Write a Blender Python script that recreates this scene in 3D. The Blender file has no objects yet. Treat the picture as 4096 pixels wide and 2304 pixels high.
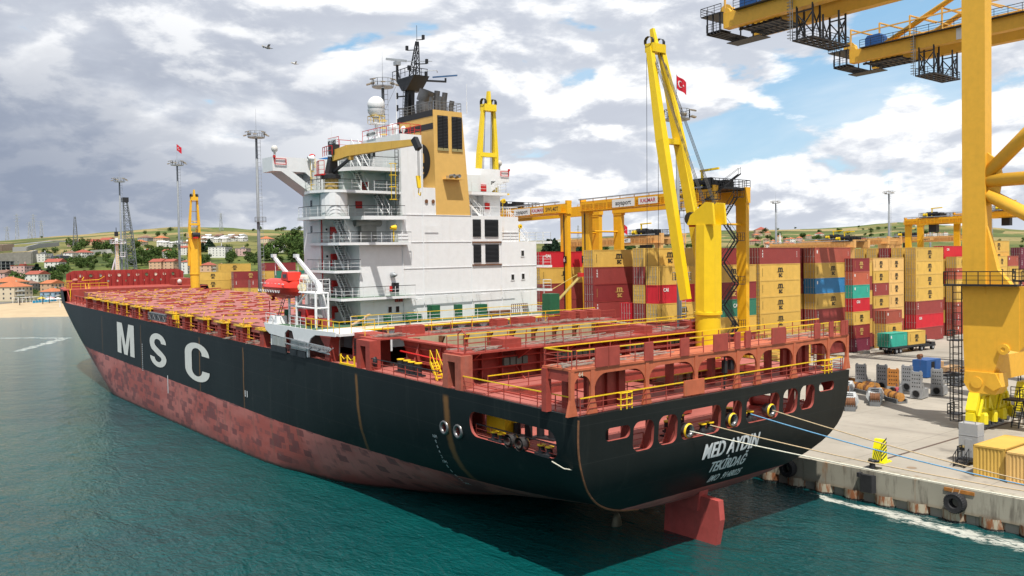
import bpy, bmesh, math, random
from mathutils import Vector, Matrix, noise as mnoise
random.seed(7)
S = bpy.context.scene
COL = S.collection
R_ = math.radians
# ---------------------------------------------------------------- camera
CAMH = 20.8
_yaw, _roll, _pit = R_(37.94), 0.0172, R_(1.54)
_fw = Vector((-math.cos(_yaw), math.sin(_yaw), 0)); _rt = Vector((math.sin(_yaw), math.cos(_yaw), 0)); _up = Vector((0, 0, 1))
_F = _fw*math.cos(_pit) - _up*math.sin(_pit); _U = _fw*math.sin(_pit) + _up*math.cos(_pit)
_R = _rt*math.cos(_roll) - _U*math.sin(_roll); _U2 = _rt*math.sin(_roll) + _U*math.cos(_roll)
cam = bpy.data.cameras.new('camera'); co = bpy.data.objects.new('camera', cam); COL.objects.link(co)
cam.sensor_width = 36; cam.lens = 3422/4096*36; cam.clip_end = 30000; cam.clip_start = 0.5
M = Matrix((( _R.x, _U2.x, -_F.x, 0), (_R.y, _U2.y, -_F.y, 0), (_R.z, _U2.z, -_F.z, CAMH), (0, 0, 0, 1)))
co.matrix_world = M
S.camera = co
# ---------------------------------------------------------------- light
SUN = Vector((3, -1.75, 6.9)).normalized()          # towards the sun
SUN_EL = math.asin(SUN.z)
sl = bpy.data.lights.new('sun', 'SUN'); so = bpy.data.objects.new('sun', sl); COL.objects.link(so)
sl.energy = 4.4; sl.angle = R_(0.5); sl.color = (1, .955, .88)
so.rotation_euler = SUN.to_track_quat('Z', 'Y').to_euler()
S.view_settings.view_transform = 'Standard'; S.view_settings.look = 'None'
S.view_settings.exposure = 0.36; S.view_settings.gamma = 1
S.render.engine = 'CYCLES'
cy = S.cycles
cy.use_denoising = True; cy.max_bounces = 6; cy.diffuse_bounces = 3; cy.glossy_bounces = 3; cy.transparent_max_bounces = 6
cy.caustics_reflective = False; cy.caustics_refractive = False; cy.sample_clamp_indirect = 6

# ---------------------------------------------------------------- node helper
class NT:
    def __init__(s, tree): s.t = tree; s.n = tree.nodes; s.l = tree.links
    def node(s, typ, ins=None, **kw):
        nd = s.n.new(typ)
        for k, v in kw.items(): setattr(nd, k, v)
        if ins:
            for k, v in ins.items(): s.put(nd.inputs[k], v)
        return nd
    def put(s, sock, v):
        if isinstance(v, bpy.types.NodeSocket): s.l.new(v, sock)
        elif isinstance(v, bpy.types.Node): s.l.new(v.outputs[0], sock)
        else:
            if hasattr(sock.default_value, '__len__') and not hasattr(v, '__len__'): v = [v]*len(sock.default_value)
            if hasattr(v, '__len__') and len(sock.default_value) == 4 and len(v) == 3: v = (*v, 1)
            sock.default_value = v
    def math(s, op, a, b=0.0, c=0.0, clamp=False):
        nd = s.n.new('ShaderNodeMath'); nd.operation = op; nd.use_clamp = clamp
        s.put(nd.inputs[0], a); s.put(nd.inputs[1], b); s.put(nd.inputs[2], c); return nd.outputs[0]
    def vmath(s, op, a, b=(0, 0, 0), sc=None):
        nd = s.n.new('ShaderNodeVectorMath'); nd.operation = op
        s.put(nd.inputs[0], a); s.put(nd.inputs[1], b)
        if sc is not None: s.put(nd.inputs['Scale'], sc)
        return nd.outputs['Value'] if op in ('DOT_PRODUCT', 'LENGTH', 'DISTANCE') else nd.outputs[0]
    def mix(s, f, a, b, blend='MIX'):
        nd = s.n.new('ShaderNodeMix'); nd.data_type = 'RGBA'; nd.blend_type = blend
        s.put(nd.inputs[0], f); s.put(nd.inputs[6], a); s.put(nd.inputs[7], b); return nd.outputs[2]
    def ramp(s, x, lo, hi, a=0.0, b=1.0, smooth=True):
        nd = s.n.new('ShaderNodeMapRange'); nd.interpolation_type = 'SMOOTHSTEP' if smooth else 'LINEAR'
        s.put(nd.inputs[0], x); s.put(nd.inputs[1], lo); s.put(nd.inputs[2], hi); s.put(nd.inputs[3], a); s.put(nd.inputs[4], b)
        return nd.outputs[0]
    def noise(s, vec, scale, detail=4, rough=.55, dist=0.0):
        nd = s.node('ShaderNodeTexNoise', {'Vector': vec, 'Scale': scale, 'Detail': detail, 'Roughness': rough, 'Distortion': dist}); return nd.outputs[0]
    def mapv(s, vec, scale=(1, 1, 1), loc=(0, 0, 0)):
        return s.node('ShaderNodeMapping', {'Vector': vec, 'Scale': scale, 'Location': loc}).outputs[0]
    def sep(s, v): return s.node('ShaderNodeSeparateXYZ', {0: v}).outputs
    def comb(s, x, y, z): return s.node('ShaderNodeCombineXYZ', {0: x, 1: y, 2: z}).outputs[0]

# ---------------------------------------------------------------- world: sky with broken cumulus
W = bpy.data.worlds.new('World'); S.world = W; W.use_nodes = True
nt = NT(W.node_tree); nt.n.clear()
sky = nt.node('ShaderNodeTexSky'); sky.sky_type = 'NISHITA'; sky.sun_disc = False
sky.sun_elevation = SUN_EL; sky.sun_rotation = math.atan2(SUN.x, SUN.y); sky.altitude = 20; sky.air_density = 1.0; sky.dust_density = .6; sky.ozone_density = 1.2
dirv = nt.node('ShaderNodeTexCoord').outputs['Generated']
x, y, z = nt.sep(dirv)
zz = nt.math('ADD', nt.math('MAXIMUM', z, 0.0), 0.42)
P = nt.comb(nt.math('DIVIDE', x, zz), nt.math('DIVIDE', y, zz), nt.math('MULTIPLY', z, 2.9))
warp = nt.node('ShaderNodeTexNoise', {'Vector': P, 'Scale': 2.2, 'Detail': 2}).outputs['Color']
Pw = nt.vmath('ADD', P, nt.vmath('SCALE', nt.vmath('SUBTRACT', warp, (.5, .5, .5)), sc=.16))
def billow(v, scale, det):
    nd = nt.n.new('ShaderNodeTexNoise'); nd.noise_type = 'RIDGED_MULTIFRACTAL'; nd.normalize = False
    for k, q in (('Vector', v), ('Scale', scale), ('Detail', det), ('Roughness', .55), ('Lacunarity', 2.1), ('Offset', .9), ('Gain', 1.2)): nt.put(nd.inputs[k], q)
    return nd.outputs[0]
def dens(v):
    a = nt.noise(v, 2.5, 9, .60); b = billow(v, 4.2, 5)
    return nt.math('SUBTRACT', nt.math('ADD', nt.math('MULTIPLY', a, .95), .19), nt.math('MULTIPLY', b, .11))
d1 = dens(Pw)
d2 = dens(nt.vmath('ADD', Pw, (SUN.x*.035, SUN.y*.035, .065)))
def gap(px, py, rad, amt, ell=1.0):
    """clear patch of sky round a direction, long along the horizon"""
    v = (_F*3422 + _R*(px-2048) - _U2*(py-1152)).normalized(); d = nt.vmath('SUBTRACT', dirv, tuple(v)); dz = nt.sep(d)
    q = nt.math('SQRT', nt.math('ADD', nt.math('ADD', nt.math('POWER', dz[0], 2), nt.math('POWER', dz[1], 2)), nt.math('MULTIPLY', nt.math('POWER', dz[2], 2), ell)))
    return nt.ramp(q, rad*.1, rad, amt, 0.0)
g = None
for a in ((3000,520,.16,.22,5),(3250,450,.15,.20,7),(2350,330,.06,.16,4),(2550,120,.07,.16,4),(1700,120,.06,.14,3),(900,560,.05,.12,4),(350,120,.06,.12,3),(3560,330,.17,.15,9),(3900,560,.22,.13,4),(4100,330,.2,.12,3),(1390,260,.09,.17,3),(1230,170,.07,.12,2),(2760,330,.08,.10,3),(3560,60,.10,.14,2),(2320,20,.10,.12,3),(2080,600,.10,.06,3),(700,60,.10,.07,3)):
    q = gap(*a); g = q if g is None else nt.math('MAXIMUM', g, q)
left = nt.ramp(nt.vmath('DOT_PRODUCT', dirv, tuple(_R)), -.60, .10, 1.0, 0.0)
dd = nt.math('ADD', nt.math('SUBTRACT', d1, g), nt.math('ADD', .085, nt.math('MULTIPLY', left, .05)))
cov = nt.ramp(dd, .44, .515)
shade = nt.math('SUBTRACT', d1, d2)
lit = nt.ramp(shade, -.07, .085)
thick = nt.ramp(dd, .47, .68)
ccol = nt.mix(lit, (.50, .535, .60), (.90, .905, .91))
ccol = nt.mix(nt.math('MULTIPLY', thick, nt.math('SUBTRACT', .85, nt.math('MULTIPLY', lit, .80))), ccol, (.46, .49, .56))
low = nt.math('MULTIPLY', left, nt.ramp(z, .34, .10, 0, 1))
ccol = nt.mix(nt.math('MULTIPLY', low, nt.math('MULTIPLY', thick, .92)), ccol, (.20, .24, .325))
ccol = nt.mix(nt.ramp(z, .0, .06, .45, 0.0), ccol, (.62, .68, .75))
ccol = nt.mix(nt.ramp(z, .34, .9, 0.0, .60), ccol, (.36, .39, .44))
blue = nt.mix(nt.ramp(z, .0, .35), (.44, .62, .74), (.23, .46, .70))
blue = nt.mix(.25, blue, nt.mix(1.0, sky.outputs[0], (.10, .10, .10), 'MULTIPLY'))
wisp = nt.math('MULTIPLY', nt.ramp(nt.noise(nt.mapv(Pw, (.5, 1.6, 1)), 1.6, 6, .6), .42, .75), .6)
blue = nt.mix(wisp, blue, (.70, .76, .81))
bg = nt.node('ShaderNodeBackground', {'Color': nt.mix(cov, blue, ccol), 'Strength': 1.0})
out = nt.node('ShaderNodeOutputWorld', {0: bg.outputs[0]})
W.cycles.sampling_method = 'MANUAL'; W.cycles.sample_map_resolution = 512
# ---------------------------------------------------------------- mesh helper
class MB:
    def __init__(s): s.v = []; s.f = []; s.m = []; s.cm = 0
    def mat(s, i): s.cm = i; return s
    def add(s, vs, fs):
        b = len(s.v); s.v += [tuple(v) for v in vs]
        for f in fs: s.f.append([b+i for i in f]); s.m.append(s.cm)
        return s
    def box(s, x0, x1, y0, y1, z0, z1):
        if x0 > x1: x0, x1 = x1, x0
        if y0 > y1: y0, y1 = y1, y0
        if z0 > z1: z0, z1 = z1, z0
        return s.add([(x0,y0,z0),(x1,y0,z0),(x1,y1,z0),(x0,y1,z0),(x0,y0,z1),(x1,y0,z1),(x1,y1,z1),(x0,y1,z1)],
                     [(0,3,2,1),(4,5,6,7),(0,1,5,4),(1,2,6,5),(2,3,7,6),(3,0,4,7)])
    def cbox(s, c, d): return s.box(c[0]-d[0]/2, c[0]+d[0]/2, c[1]-d[1]/2, c[1]+d[1]/2, c[2]-d[2]/2, c[2]+d[2]/2)
    def _frame(s, p, q, up):
        a = (Vector(q)-Vector(p)); L = a.length; a = a.normalized() if L else Vector((0,0,1))
        u = Vector(up)
        if abs(a.dot(u)) > .97: u = Vector((1,0,0)) if abs(a.x) < .9 else Vector((0,1,0))
        r = a.cross(u).normalized(); return a, r, r.cross(a).normalized()
    def bar(s, p, q, w, h=None, up=(0,0,1), w2=None, h2=None):
        h = w if h is None else h; w2 = w if w2 is None else w2; h2 = h if h2 is None else h2
        a, r, u = s._frame(p, q, up); p = Vector(p); q = Vector(q); vs = []
        for c, ww, hh in ((p, w, h), (q, w2, h2)):
            for i, j in ((-1,-1),(1,-1),(1,1),(-1,1)): vs.append(c + r*(ww/2*i) + u*(hh/2*j))
        return s.add(vs, [(0,1,2,3),(7,6,5,4),(0,4,5,1),(1,5,6,2),(2,6,7,3),(3,7,4,0)])
    def tube(s, p, q, r, n=6, r2=None, cap=True):
        r2 = r if r2 is None else r2
        a, x, u = s._frame(p, q, (0,0,1)); p = Vector(p); q = Vector(q); vs = []
        for c, rr in ((p, r), (q, r2)):
            for i in range(n): t = 2*math.pi*i/n; vs.append(c + x*(rr*math.cos(t)) + u*(rr*math.sin(t)))
        fs = [(i, (i+1) % n, n+(i+1) % n, n+i) for i in range(n)]
        if cap: fs += [tuple(range(n-1, -1, -1)), tuple(range(n, 2*n))]
        return s.add(vs, fs)
    def path(s, pts, r, n=5):
        for p, q in zip(pts, pts[1:]): s.tube(p, q, r, n)
        return s
    def prism(s, poly, axis, a, b):
        def P(u, v, w): return {'x': (w,u,v), 'y': (u,w,v), 'z': (u,v,w)}[axis]
        n = len(poly)
        ar = sum(poly[i][0]*poly[(i+1) % n][1]-poly[(i+1) % n][0]*poly[i][1] for i in range(n))
        if (ar < 0) != (axis == 'y'): poly = poly[::-1]
        if a > b: a, b = b, a
        vs = [P(u,v,a) for u,v in poly]+[P(u,v,b) for u,v in poly]
        fs = [tuple(range(n-1,-1,-1)), tuple(range(n,2*n))]+[(i,(i+1)%n,n+(i+1)%n,n+i) for i in range(n)]
        return s.add(vs, fs)
    def lathe(s, prof, c=(0,0,0), n=16, axis='z', a0=0.0, a1=2*math.pi):
        full = abs(a1-a0-2*math.pi) < 1e-6; k = n if full else n+1; vs = []
        for r, h in prof:
            for i in range(k):
                t = a0+(a1-a0)*i/n; u, v = r*math.cos(t), r*math.sin(t)
                p = {'z': (u,v,h), 'x': (h,u,v), 'y': (v,h,u)}[axis]; vs.append((c[0]+p[0], c[1]+p[1], c[2]+p[2]))
        fs = []
        for j in range(len(prof)-1):
            for i in range(n):
                i2 = (i+1) % k; fs.append((j*k+i, j*k+i2, (j+1)*k+i2, (j+1)*k+i))
        return s.add(vs, fs)
    def sphere(s, c, r, n=12, m=8, sq=(1,1,1)):
        vs = []; fs = []
        for j in range(m+1):
            ph = math.pi*j/m
            for i in range(n):
                t = 2*math.pi*i/n; vs.append((c[0]+sq[0]*r*math.sin(ph)*math.cos(t), c[1]+sq[1]*r*math.sin(ph)*math.sin(t), c[2]-sq[2]*r*math.cos(ph)))
        for j in range(m):
            for i in range(n): fs.append((j*n+i, j*n+(i+1)%n, (j+1)*n+(i+1)%n, (j+1)*n+i))
        return s.add(vs, fs)
    def rail(s, pts, h=1.05, t=.045, step=1.6, rails=3, close=False, top=None):
        """guard rail along pts (deck level); top: material index of the hand rail"""
        if close: pts = list(pts)+[pts[0]]
        cm = s.cm
        for p, q in zip(pts, pts[1:]):
            p = Vector(p); q = Vector(q); L = (q-p).length
            if L < .05: continue
            n = max(1, round(L/step))
            for i in range(n+1):
                c = p.lerp(q, i/n); s.bar(c, c+Vector((0,0,h)), t, up=(1,0,0))
            for k in range(rails):
                z = Vector((0,0,h*(k+1)/rails))
                if k == rails-1 and top is not None: s.cm = top
                s.bar(p+z, q+z, t*(1.35 if k == rails-1 else .8)); s.cm = cm
        return s
    def stair(s, p, q, w, n=None, side=None, rails=True, t=.05):
        """p bottom centre, q top centre, w tread width"""
        p = Vector(p); q = Vector(q); d = q-p; hd = Vector((d.x, d.y, 0)).normalized(); sd = Vector((-hd.y, hd.x, 0))
        n = n or max(4, round(abs(d.z)/.25))
        cm = s.cm
        for e in (-1, 1):
            o = sd*(w/2*e); s.bar(p+o, q+o, .07, .2)
            if rails:
                u = Vector((0,0,.95)); s.bar(p+o+u, q+o+u, t)
                for k in (0, .5, 1): c = p.lerp(q, k)+o; s.bar(c, c+u, t, up=(1,0,0))
        if side is not None: s.cm = side
        for i in range(1, n+1):
            c = p.lerp(q, i/(n+.5)); s.bar(c-sd*(w/2-.03), c+sd*(w/2-.03), .24, .05)
        s.cm = cm; return s
    def ladder(s, p, q, w=.45, n=None, t=.05, out=(1,0,0), cage=False):
        p = Vector(p); q = Vector(q); a = (q-p).normalized(); o = Vector(out); sd = a.cross(o).normalized()
        for e in (-1,1): s.bar(p+sd*(w/2*e), q+sd*(w/2*e), t)
        n = n or max(3, int((q-p).length/.35))
        for i in range(n+1): c = p.lerp(q, i/n); s.bar(c-sd*(w/2), c+sd*(w/2), t*.8)
        return s
    def truss(s, p, q, w, h, t, n, up=(0,0,1), taper=1.0):
        """box lattice from p to q"""
        a, r, u = s._frame(p, q, up); p = Vector(p); q = Vector(q)
        def cor(k):
            f = 1+(taper-1)*k; c = p.lerp(q, k); return [c+r*(w/2*f*i)+u*(h/2*f*j) for i, j in ((-1,-1),(1,-1),(1,1),(-1,1))]
        A = cor(0); B = cor(1)
        for i in range(4): s.bar(A[i], B[i], t)
        for k in range(n):
            a0 = cor(k/n); a1 = cor((k+1)/n)
            for i in range(4):
                j = (i+1) % 4
                s.bar(a0[i], a0[j], t*.6)
                s.bar(a0[i] if k % 2 else a0[j], a1[j] if k % 2 else a1[i], t*.6)
        return s
    def mesh(s, name, mats, smooth=False):
        me = bpy.data.meshes.new(name); me.from_pydata(s.v, [], s.f)
        mats = mats if isinstance(mats, (list, tuple)) else [mats]
        for m in mats: me.materials.append(m)
        if len(mats) > 1: me.polygons.foreach_set('material_index', s.m)
        if smooth: me.polygons.foreach_set('use_smooth', [True]*len(s.f))
        me.update(); return me
    def obj(s, name, mats, parent=None, smooth=False, loc=None):
        o = bpy.data.objects.new(name, s.mesh(name, mats, smooth)); COL.objects.link(o)
        if parent is not None: o.parent = parent
        if loc is not None: o.location = loc
        return o

def tag(o, label=None, cat=None, group=None, kind=None):
    if label: o['label'] = label
    if cat: o['category'] = cat
    if group: o['group'] = group
    if kind: o['kind'] = kind
    return o
def thing(name, label, cat, loc=(0,0,0), rz=0.0, group=None):
    o = bpy.data.objects.new(name, None); COL.objects.link(o); o.location = loc; o.rotation_euler = (0,0,rz); o.empty_display_size = .3
    return tag(o, label, cat, group)
def part(name, data, parent):
    o = bpy.data.objects.new(name, data); COL.objects.link(o); o.parent = parent; return o
_kids = {}
def kids(o):
    return [c for c in COL.objects if c.parent == o]
def snap(o): return (o, [snap(c) for c in kids(o)])
def dup_tree(tree, parent=None):
    o, ch = tree; c = o.copy(); COL.objects.link(c)
    if parent is not None: c.parent = parent
    for k in ch: dup_tree(k, c)
    return c
def dup(tree, loc, rz, label=None, group=None):
    c = dup_tree(tree); c.location = loc; c.rotation_euler = (0,0,rz)
    return tag(c, label, None, group)

# lettering: filled letter shapes of the built-in font, as a mesh in its own x-y plane
_tx = {}
def letters(txt, size=1.0, bold=.0, sx=1.0, shear=0.0, space=1.0):
    key = (txt, size, bold, sx, shear, space)
    if key in _tx: return _tx[key]
    cu = bpy.data.curves.new('letters', 'FONT'); cu.body = txt; cu.size = size; cu.offset = bold; cu.shear = shear; cu.space_character = space
    cu.align_x = 'CENTER'; cu.align_y = 'CENTER'; cu.resolution_u = 3; cu.fill_mode = 'FRONT'
    to = bpy.data.objects.new('letters', cu); COL.objects.link(to)
    dg = bpy.context.evaluated_depsgraph_get(); dg.update()
    me = bpy.data.meshes.new_from_object(to.evaluated_get(dg))
    vs = [(v.co.x*sx, v.co.y) for v in me.vertices]; fs = [tuple(p.vertices) for p in me.polygons]
    bpy.data.objects.remove(to); bpy.data.curves.remove(cu); bpy.data.meshes.remove(me)
    _tx[key] = (vs, fs); return vs, fs
def put_text(mb, txt, fn, **kw):
    """fn(u, v) -> point; adds the letter faces"""
    vs, fs = letters(txt, **kw); mb.add([fn(u, v) for u, v in vs], fs); return mb

# ---------------------------------------------------------------- materials
_mats = {}
def pbr(name, col, rough=.55, metal=0.0, var=.12, vs=1.5, rust=0.0, rustc=(.22,.085,.03), streak=0.0, dirt=(.12,.1,.08), rnd=0.0, bump=0.0, spec=.4, rs=.7):
    if name in _mats: return _mats[name]
    m = bpy.data.materials.new(name); m.use_nodes = True; t = NT(m.node_tree); t.n.clear()
    o = t.node('ShaderNodeTexCoord').outputs['Object']
    oi = t.node('ShaderNodeObjectInfo')
    o = t.vmath('ADD', o, t.vmath('SCALE', t.comb(oi.outputs['Random'], oi.outputs['Random'], 0.0), sc=57.0)) if rnd else o
    c = t.node('ShaderNodeRGB').outputs[0]; c.default_value = (*col, 1)
    if var:
        n = t.noise(o, vs, 5, .6)
        c = t.mix(1.0, c, t.comb(*[t.ramp(n, .25, .75, 1-var, 1+var, False)]*3), 'MULTIPLY')
    if rnd:
        k = t.ramp(oi.outputs['Random'], 0, 1, 1-rnd, 1+rnd, False); c = t.mix(1.0, c, t.comb(k, k, k), 'MULTIPLY')
    if streak:
        n = t.noise(t.mapv(o, (1.3, 1.3, .07)), 1.6, 5, .6); c = t.mix(t.math('MULTIPLY', t.ramp(n, .52, .78), streak), c, dirt)
    if rust:
        a = t.noise(t.mapv(o, (rs, rs, .06*rs/.7)), 1.9, 6, .65); b = t.noise(o, .35, 3, .5)
        f = t.math('MULTIPLY', t.ramp(a, .58, .80), t.ramp(b, .42, .62)); c = t.mix(t.math('MULTIPLY', f, rust), c, rustc)
    bs = t.node('ShaderNodeBsdfPrincipled', {'Base Color': c, 'Roughness': rough, 'Metallic': metal, 'Specular IOR Level': spec})
    if bump: t.put(bs.inputs['Normal'], t.node('ShaderNodeBump', {'Strength': bump, 'Distance': .05, 'Height': t.noise(o, vs*4, 5, .6)}))
    t.node('ShaderNodeOutputMaterial', {0: bs.outputs[0]})
    _mats[name] = m; return m
WHITE = pbr('white_paint', (.74,.75,.76), .45, var=.05, rust=.95, rustc=(.60,.40,.16), streak=.14, dirt=(.5,.45,.36))
WHITEC = pbr('white_paint_clean', (.74,.75,.76), .45, var=.05)
RED = pbr('deck_red', (.33,.055,.04), .6, var=.2, rust=.45, streak=.25, dirt=(.16,.04,.03))
PINK = pbr('deck_pink', (.36,.105,.085), .7, var=.2, vs=.5, streak=.0)
REDB = pbr('bright_red', (.55,.02,.018), .45, var=.08)
ORAN = pbr('primer_orange', (.47,.12,.055), .6, var=.18, rust=.4, streak=.15)
YELR = pbr('rail_yellow', (.80,.52,.015), .5, var=.1)
YELC = pbr('crane_yellow', (.80,.55,.012), .45, var=.06, streak=.18, dirt=(.42,.28,.03))
YELS = pbr('port_yellow', (.76,.42,.04), .45, var=.07, streak=.15, dirt=(.42,.2,.03))
YELO = pbr('gantry_orange', (.76,.40,.012), .45, var=.07, streak=.15, dirt=(.4,.2,.03))
YELP = pbr('gantry_pale', (.66,.37,.13), .5, var=.08)
OCHR = pbr('funnel_ochre', (.66,.41,.12), .5, var=.06, streak=.15, dirt=(.5,.28,.07))
BLACK = pbr('black_steel', (.018,.019,.022), .5, var=.2)
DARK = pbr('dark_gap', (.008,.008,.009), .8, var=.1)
GREY = pbr('galvanised', (.36,.38,.40), .45, metal=.35, var=.12)
GREYD = pbr('grey_steel', (.17,.18,.19), .55, metal=.2, var=.2, rust=.5)
STEEL = pbr('stainless', (.20,.20,.20), .35, metal=.85, var=.2)
RUST = pbr('rust_brown', (.17,.075,.035), .8, var=.35, vs=3)
RUSTO = pbr('rust_orange', (.42,.17,.035), .7, var=.35, vs=2)
GREEN = pbr('winch_green', (.012,.10,.045), .5, var=.12)
BLUE = pbr('cab_blue', (.02,.09,.28), .5, var=.15, rust=.3)
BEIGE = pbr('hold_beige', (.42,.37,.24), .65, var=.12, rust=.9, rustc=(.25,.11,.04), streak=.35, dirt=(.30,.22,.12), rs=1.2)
GLASS = pbr('dark_glass', (.02,.025,.03), .12, var=0, spec=.6)
RUBBER = pbr('rubber', (.022,.022,.024), .75, var=.25, bump=.4)
WOOD = pbr('crate_wood', (.46,.30,.16), .75, var=.15)
CORA = pbr('lifeboat_red', (.62,.035,.02), .4, var=.06)
# ================================================================ water
def mat_water():
    m = bpy.data.materials.new('sea_water'); m.use_nodes = True; t = NT(m.node_tree); t.n.clear()
    o = t.node('ShaderNodeTexCoord').outputs['Object']; p = t.sep(o)
    big = t.noise(o, .02, 3, .5); mid = t.noise(o, .11, 3, .55)
    c = t.mix(t.ramp(big, .35, .65), (.0012,.042,.047), (.0018,.060,.060))
    c = t.mix(t.math('MULTIPLY', t.ramp(mid, .45, .7), .4), c, (.003,.078,.074))
    # water colour gets paler and bluer towards the beach
    c = t.mix(t.ramp(p[0], -60, -400, 0, 1), c, (.055,.125,.14))
    # foam drifting along the quay and off the beach
    n = t.noise(t.mapv(o, (.5, 1.0, 1)), 1.25, 9, .74, 1.2); n2 = t.noise(o, .22, 3, .5)
    yy = t.math('ADD', p[1], t.math('MULTIPLY', t.math('SUBTRACT', n2, .5), 2.6))
    cen = t.ramp(p[0], -43, -24, 67.0, 66.0, False)
    wid = t.ramp(p[0], -44, -33, .15, 1.35, False)
    band = t.ramp(t.math('DIVIDE', t.math('ABSOLUTE', t.math('SUBTRACT', yy, cen)), wid), .15, 1.7, 1, 0)
    band = t.math('MULTIPLY', band, t.ramp(p[0], -45, -42, 0, 1))
    f1 = t.math('MULTIPLY', t.ramp(t.math('ADD', n, t.math('MULTIPLY', band, .20)), .58, .72), t.math('MULTIPLY', band, .85))
    # thin foam streak near the beach
    def streak(ax, ay, bx, by, w):
        L2 = (bx-ax)**2+(by-ay)**2
        u = t.math('DIVIDE', t.math('ADD', t.math('MULTIPLY', t.math('SUBTRACT', p[0], ax), bx-ax), t.math('MULTIPLY', t.math('SUBTRACT', p[1], ay), by-ay)), L2, clamp=False)
        u = t.math('MINIMUM', t.math('MAXIMUM', u, 0), 1)
        dx = t.math('SUBTRACT', p[0], t.math('ADD', t.math('MULTIPLY', u, bx-ax), ax)); dy = t.math('SUBTRACT', p[1], t.math('ADD', t.math('MULTIPLY', u, by-ay), ay))
        d = t.math('SQRT', t.math('ADD', t.math('MULTIPLY', dx, dx), t.math('MULTIPLY', dy, dy)))
        d = t.math('ADD', d, t.math('MULTIPLY', t.math('SUBTRACT', n2, .5), w*2.2))
        return t.ramp(d, w*.3, w, .8, 0)
    f2 = t.math('MAXIMUM', streak(*BEACHFOAM[0], 2.4), streak(*BEACHFOAM[1], 2.2))
    f2 = t.math('MULTIPLY', f2, t.ramp(n, .42, .58))
    foam = t.math('MAXIMUM', f1, f2)
    # ripples: short wind waves on a long swell
    w1 = t.noise(t.mapv(o, (.5, 1.0, 1)), .55, 3, .6, .6); w2 = t.noise(t.mapv(o, (1.0, 1.7, 1)), 1.5, 4, .62, .4); w3 = t.noise(o, .16, 2, .5)
    h = t.math('ADD', t.math('ADD', t.math('MULTIPLY', w1, .55), t.math('MULTIPLY', w2, .30)), t.math('MULTIPLY', w3, .8))
    bp = t.node('ShaderNodeBump', {'Strength': 1.0, 'Distance': .85, 'Height': h})
    b = t.node('ShaderNodeBsdfPrincipled', {'Base Color': t.mix(foam, c, (.62,.62,.55)), 'Roughness': t.math('ADD', t.math('MULTIPLY', foam, .6), .07), 'IOR': 1.33, 'Specular IOR Level': .5, 'Normal': bp})
    t.node('ShaderNodeOutputMaterial', {0: b.outputs[0]}); return m
BEACHFOAM = [(-330, 31, -302, 55), (-302, 55, -262, 36)]
WATER = mat_water()
w = MB().add([(-9000,-9000,0),(9000,-9000,0),(9000,9000,0),(-9000,9000,0)], [(0,1,2,3)]).obj('water', WATER); tag(w, kind='structure')

# ================================================================ quay
def mat_concrete(name, col, joints=True, wall=False):
    m = bpy.data.materials.new(name); m.use_nodes = True; t = NT(m.node_tree); t.n.clear()
    o = t.node('ShaderNodeTexCoord').outputs['Object']
    n1 = t.noise(o, .06, 4, .6); n2 = t.noise(o, .9, 6, .65); n3 = t.noise(t.mapv(o, (.05, .25, 1)), .9, 5, .6)
    c = t.mix(t.ramp(n1, .3, .7), tuple(k*.82 for k in col), tuple(k*1.12 for k in col))
    c = t.mix(t.math('MULTIPLY', t.ramp(n2, .5, .72), .35), c, tuple(k*.62 for k in col))
    if joints:
        c = t.mix(t.math('MULTIPLY', t.ramp(n3, .52, .72), .45), c, (.17,.15,.13))
        n4 = t.noise(o, .18, 4, .6); c = t.mix(t.math('MULTIPLY', t.ramp(n4, .62, .72), .55), c, (.12,.11,.10))
        p = t.sep(o)
        for ax, step in ((0, 12.0), (1, 9.0)):
            f = t.math('ABSOLUTE', t.math('SUBTRACT', t.math('FRACT', t.math('DIVIDE', p[ax], step)), .5))
            c = t.mix(t.math('MULTIPLY', t.ramp(f, .0, .006, 1, 0, False), .55), c, (.10,.09,.08))
    if wall:
        s = t.noise(t.mapv(o, (.9, .9, .12)), 1.5, 7, .68); c = t.mix(t.math('MULTIPLY', t.ramp(s, .50, .68), .75), c, (.11,.095,.075))
        s2 = t.noise(t.mapv(o, (.5, .5, .10)), 1.7, 5, .6); c = t.mix(t.math('MULTIPLY', t.ramp(s2, .58, .72), .7), c, (.30,.15,.06))
        p = t.sep(o); c = t.mix(t.math('MULTIPLY', t.ramp(p[2], 1.15, .8), .35), c, (.26,.17,.09))
    b = t.node('ShaderNodeBsdfPrincipled', {'Base Color': c, 'Roughness': .85, 'Specular IOR Level': .25})
    t.put(b.inputs['Normal'], t.node('ShaderNodeBump', {'Strength': .35, 'Distance': .03, 'Height': n2}))
    t.node('ShaderNodeOutputMaterial', {0: b.outputs[0]}); return m
CONC = mat_concrete('apron_concrete', (.345,.315,.268))
CWALL = mat_concrete('wall_concrete', (.36,.335,.27), False, True)
ZA = 2.7
q = MB()
q.box(-330, 120, 68.62, 760, -3, ZA); q.obj('quay_apron', CONC); tag(bpy.data.objects['quay_apron'], kind='structure')
q = MB()
x = -330.0
while x < 119:                                             # cope beam cast in sections
    x1 = min(x+20.36, 120); q.box(x+.03, x1-.03, 68.3, 69.6, .78, ZA+.06); x = x1
q.box(-330, 120, 68.36, 69.4, .74, 1.02)
o = q.obj('quay_wall', CWALL); tag(o, kind='structure')
o = MB().box(-330, 120, 70.6, 72, -3, .8).obj('quay_underside', DARK); tag(o, kind='structure')
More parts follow.
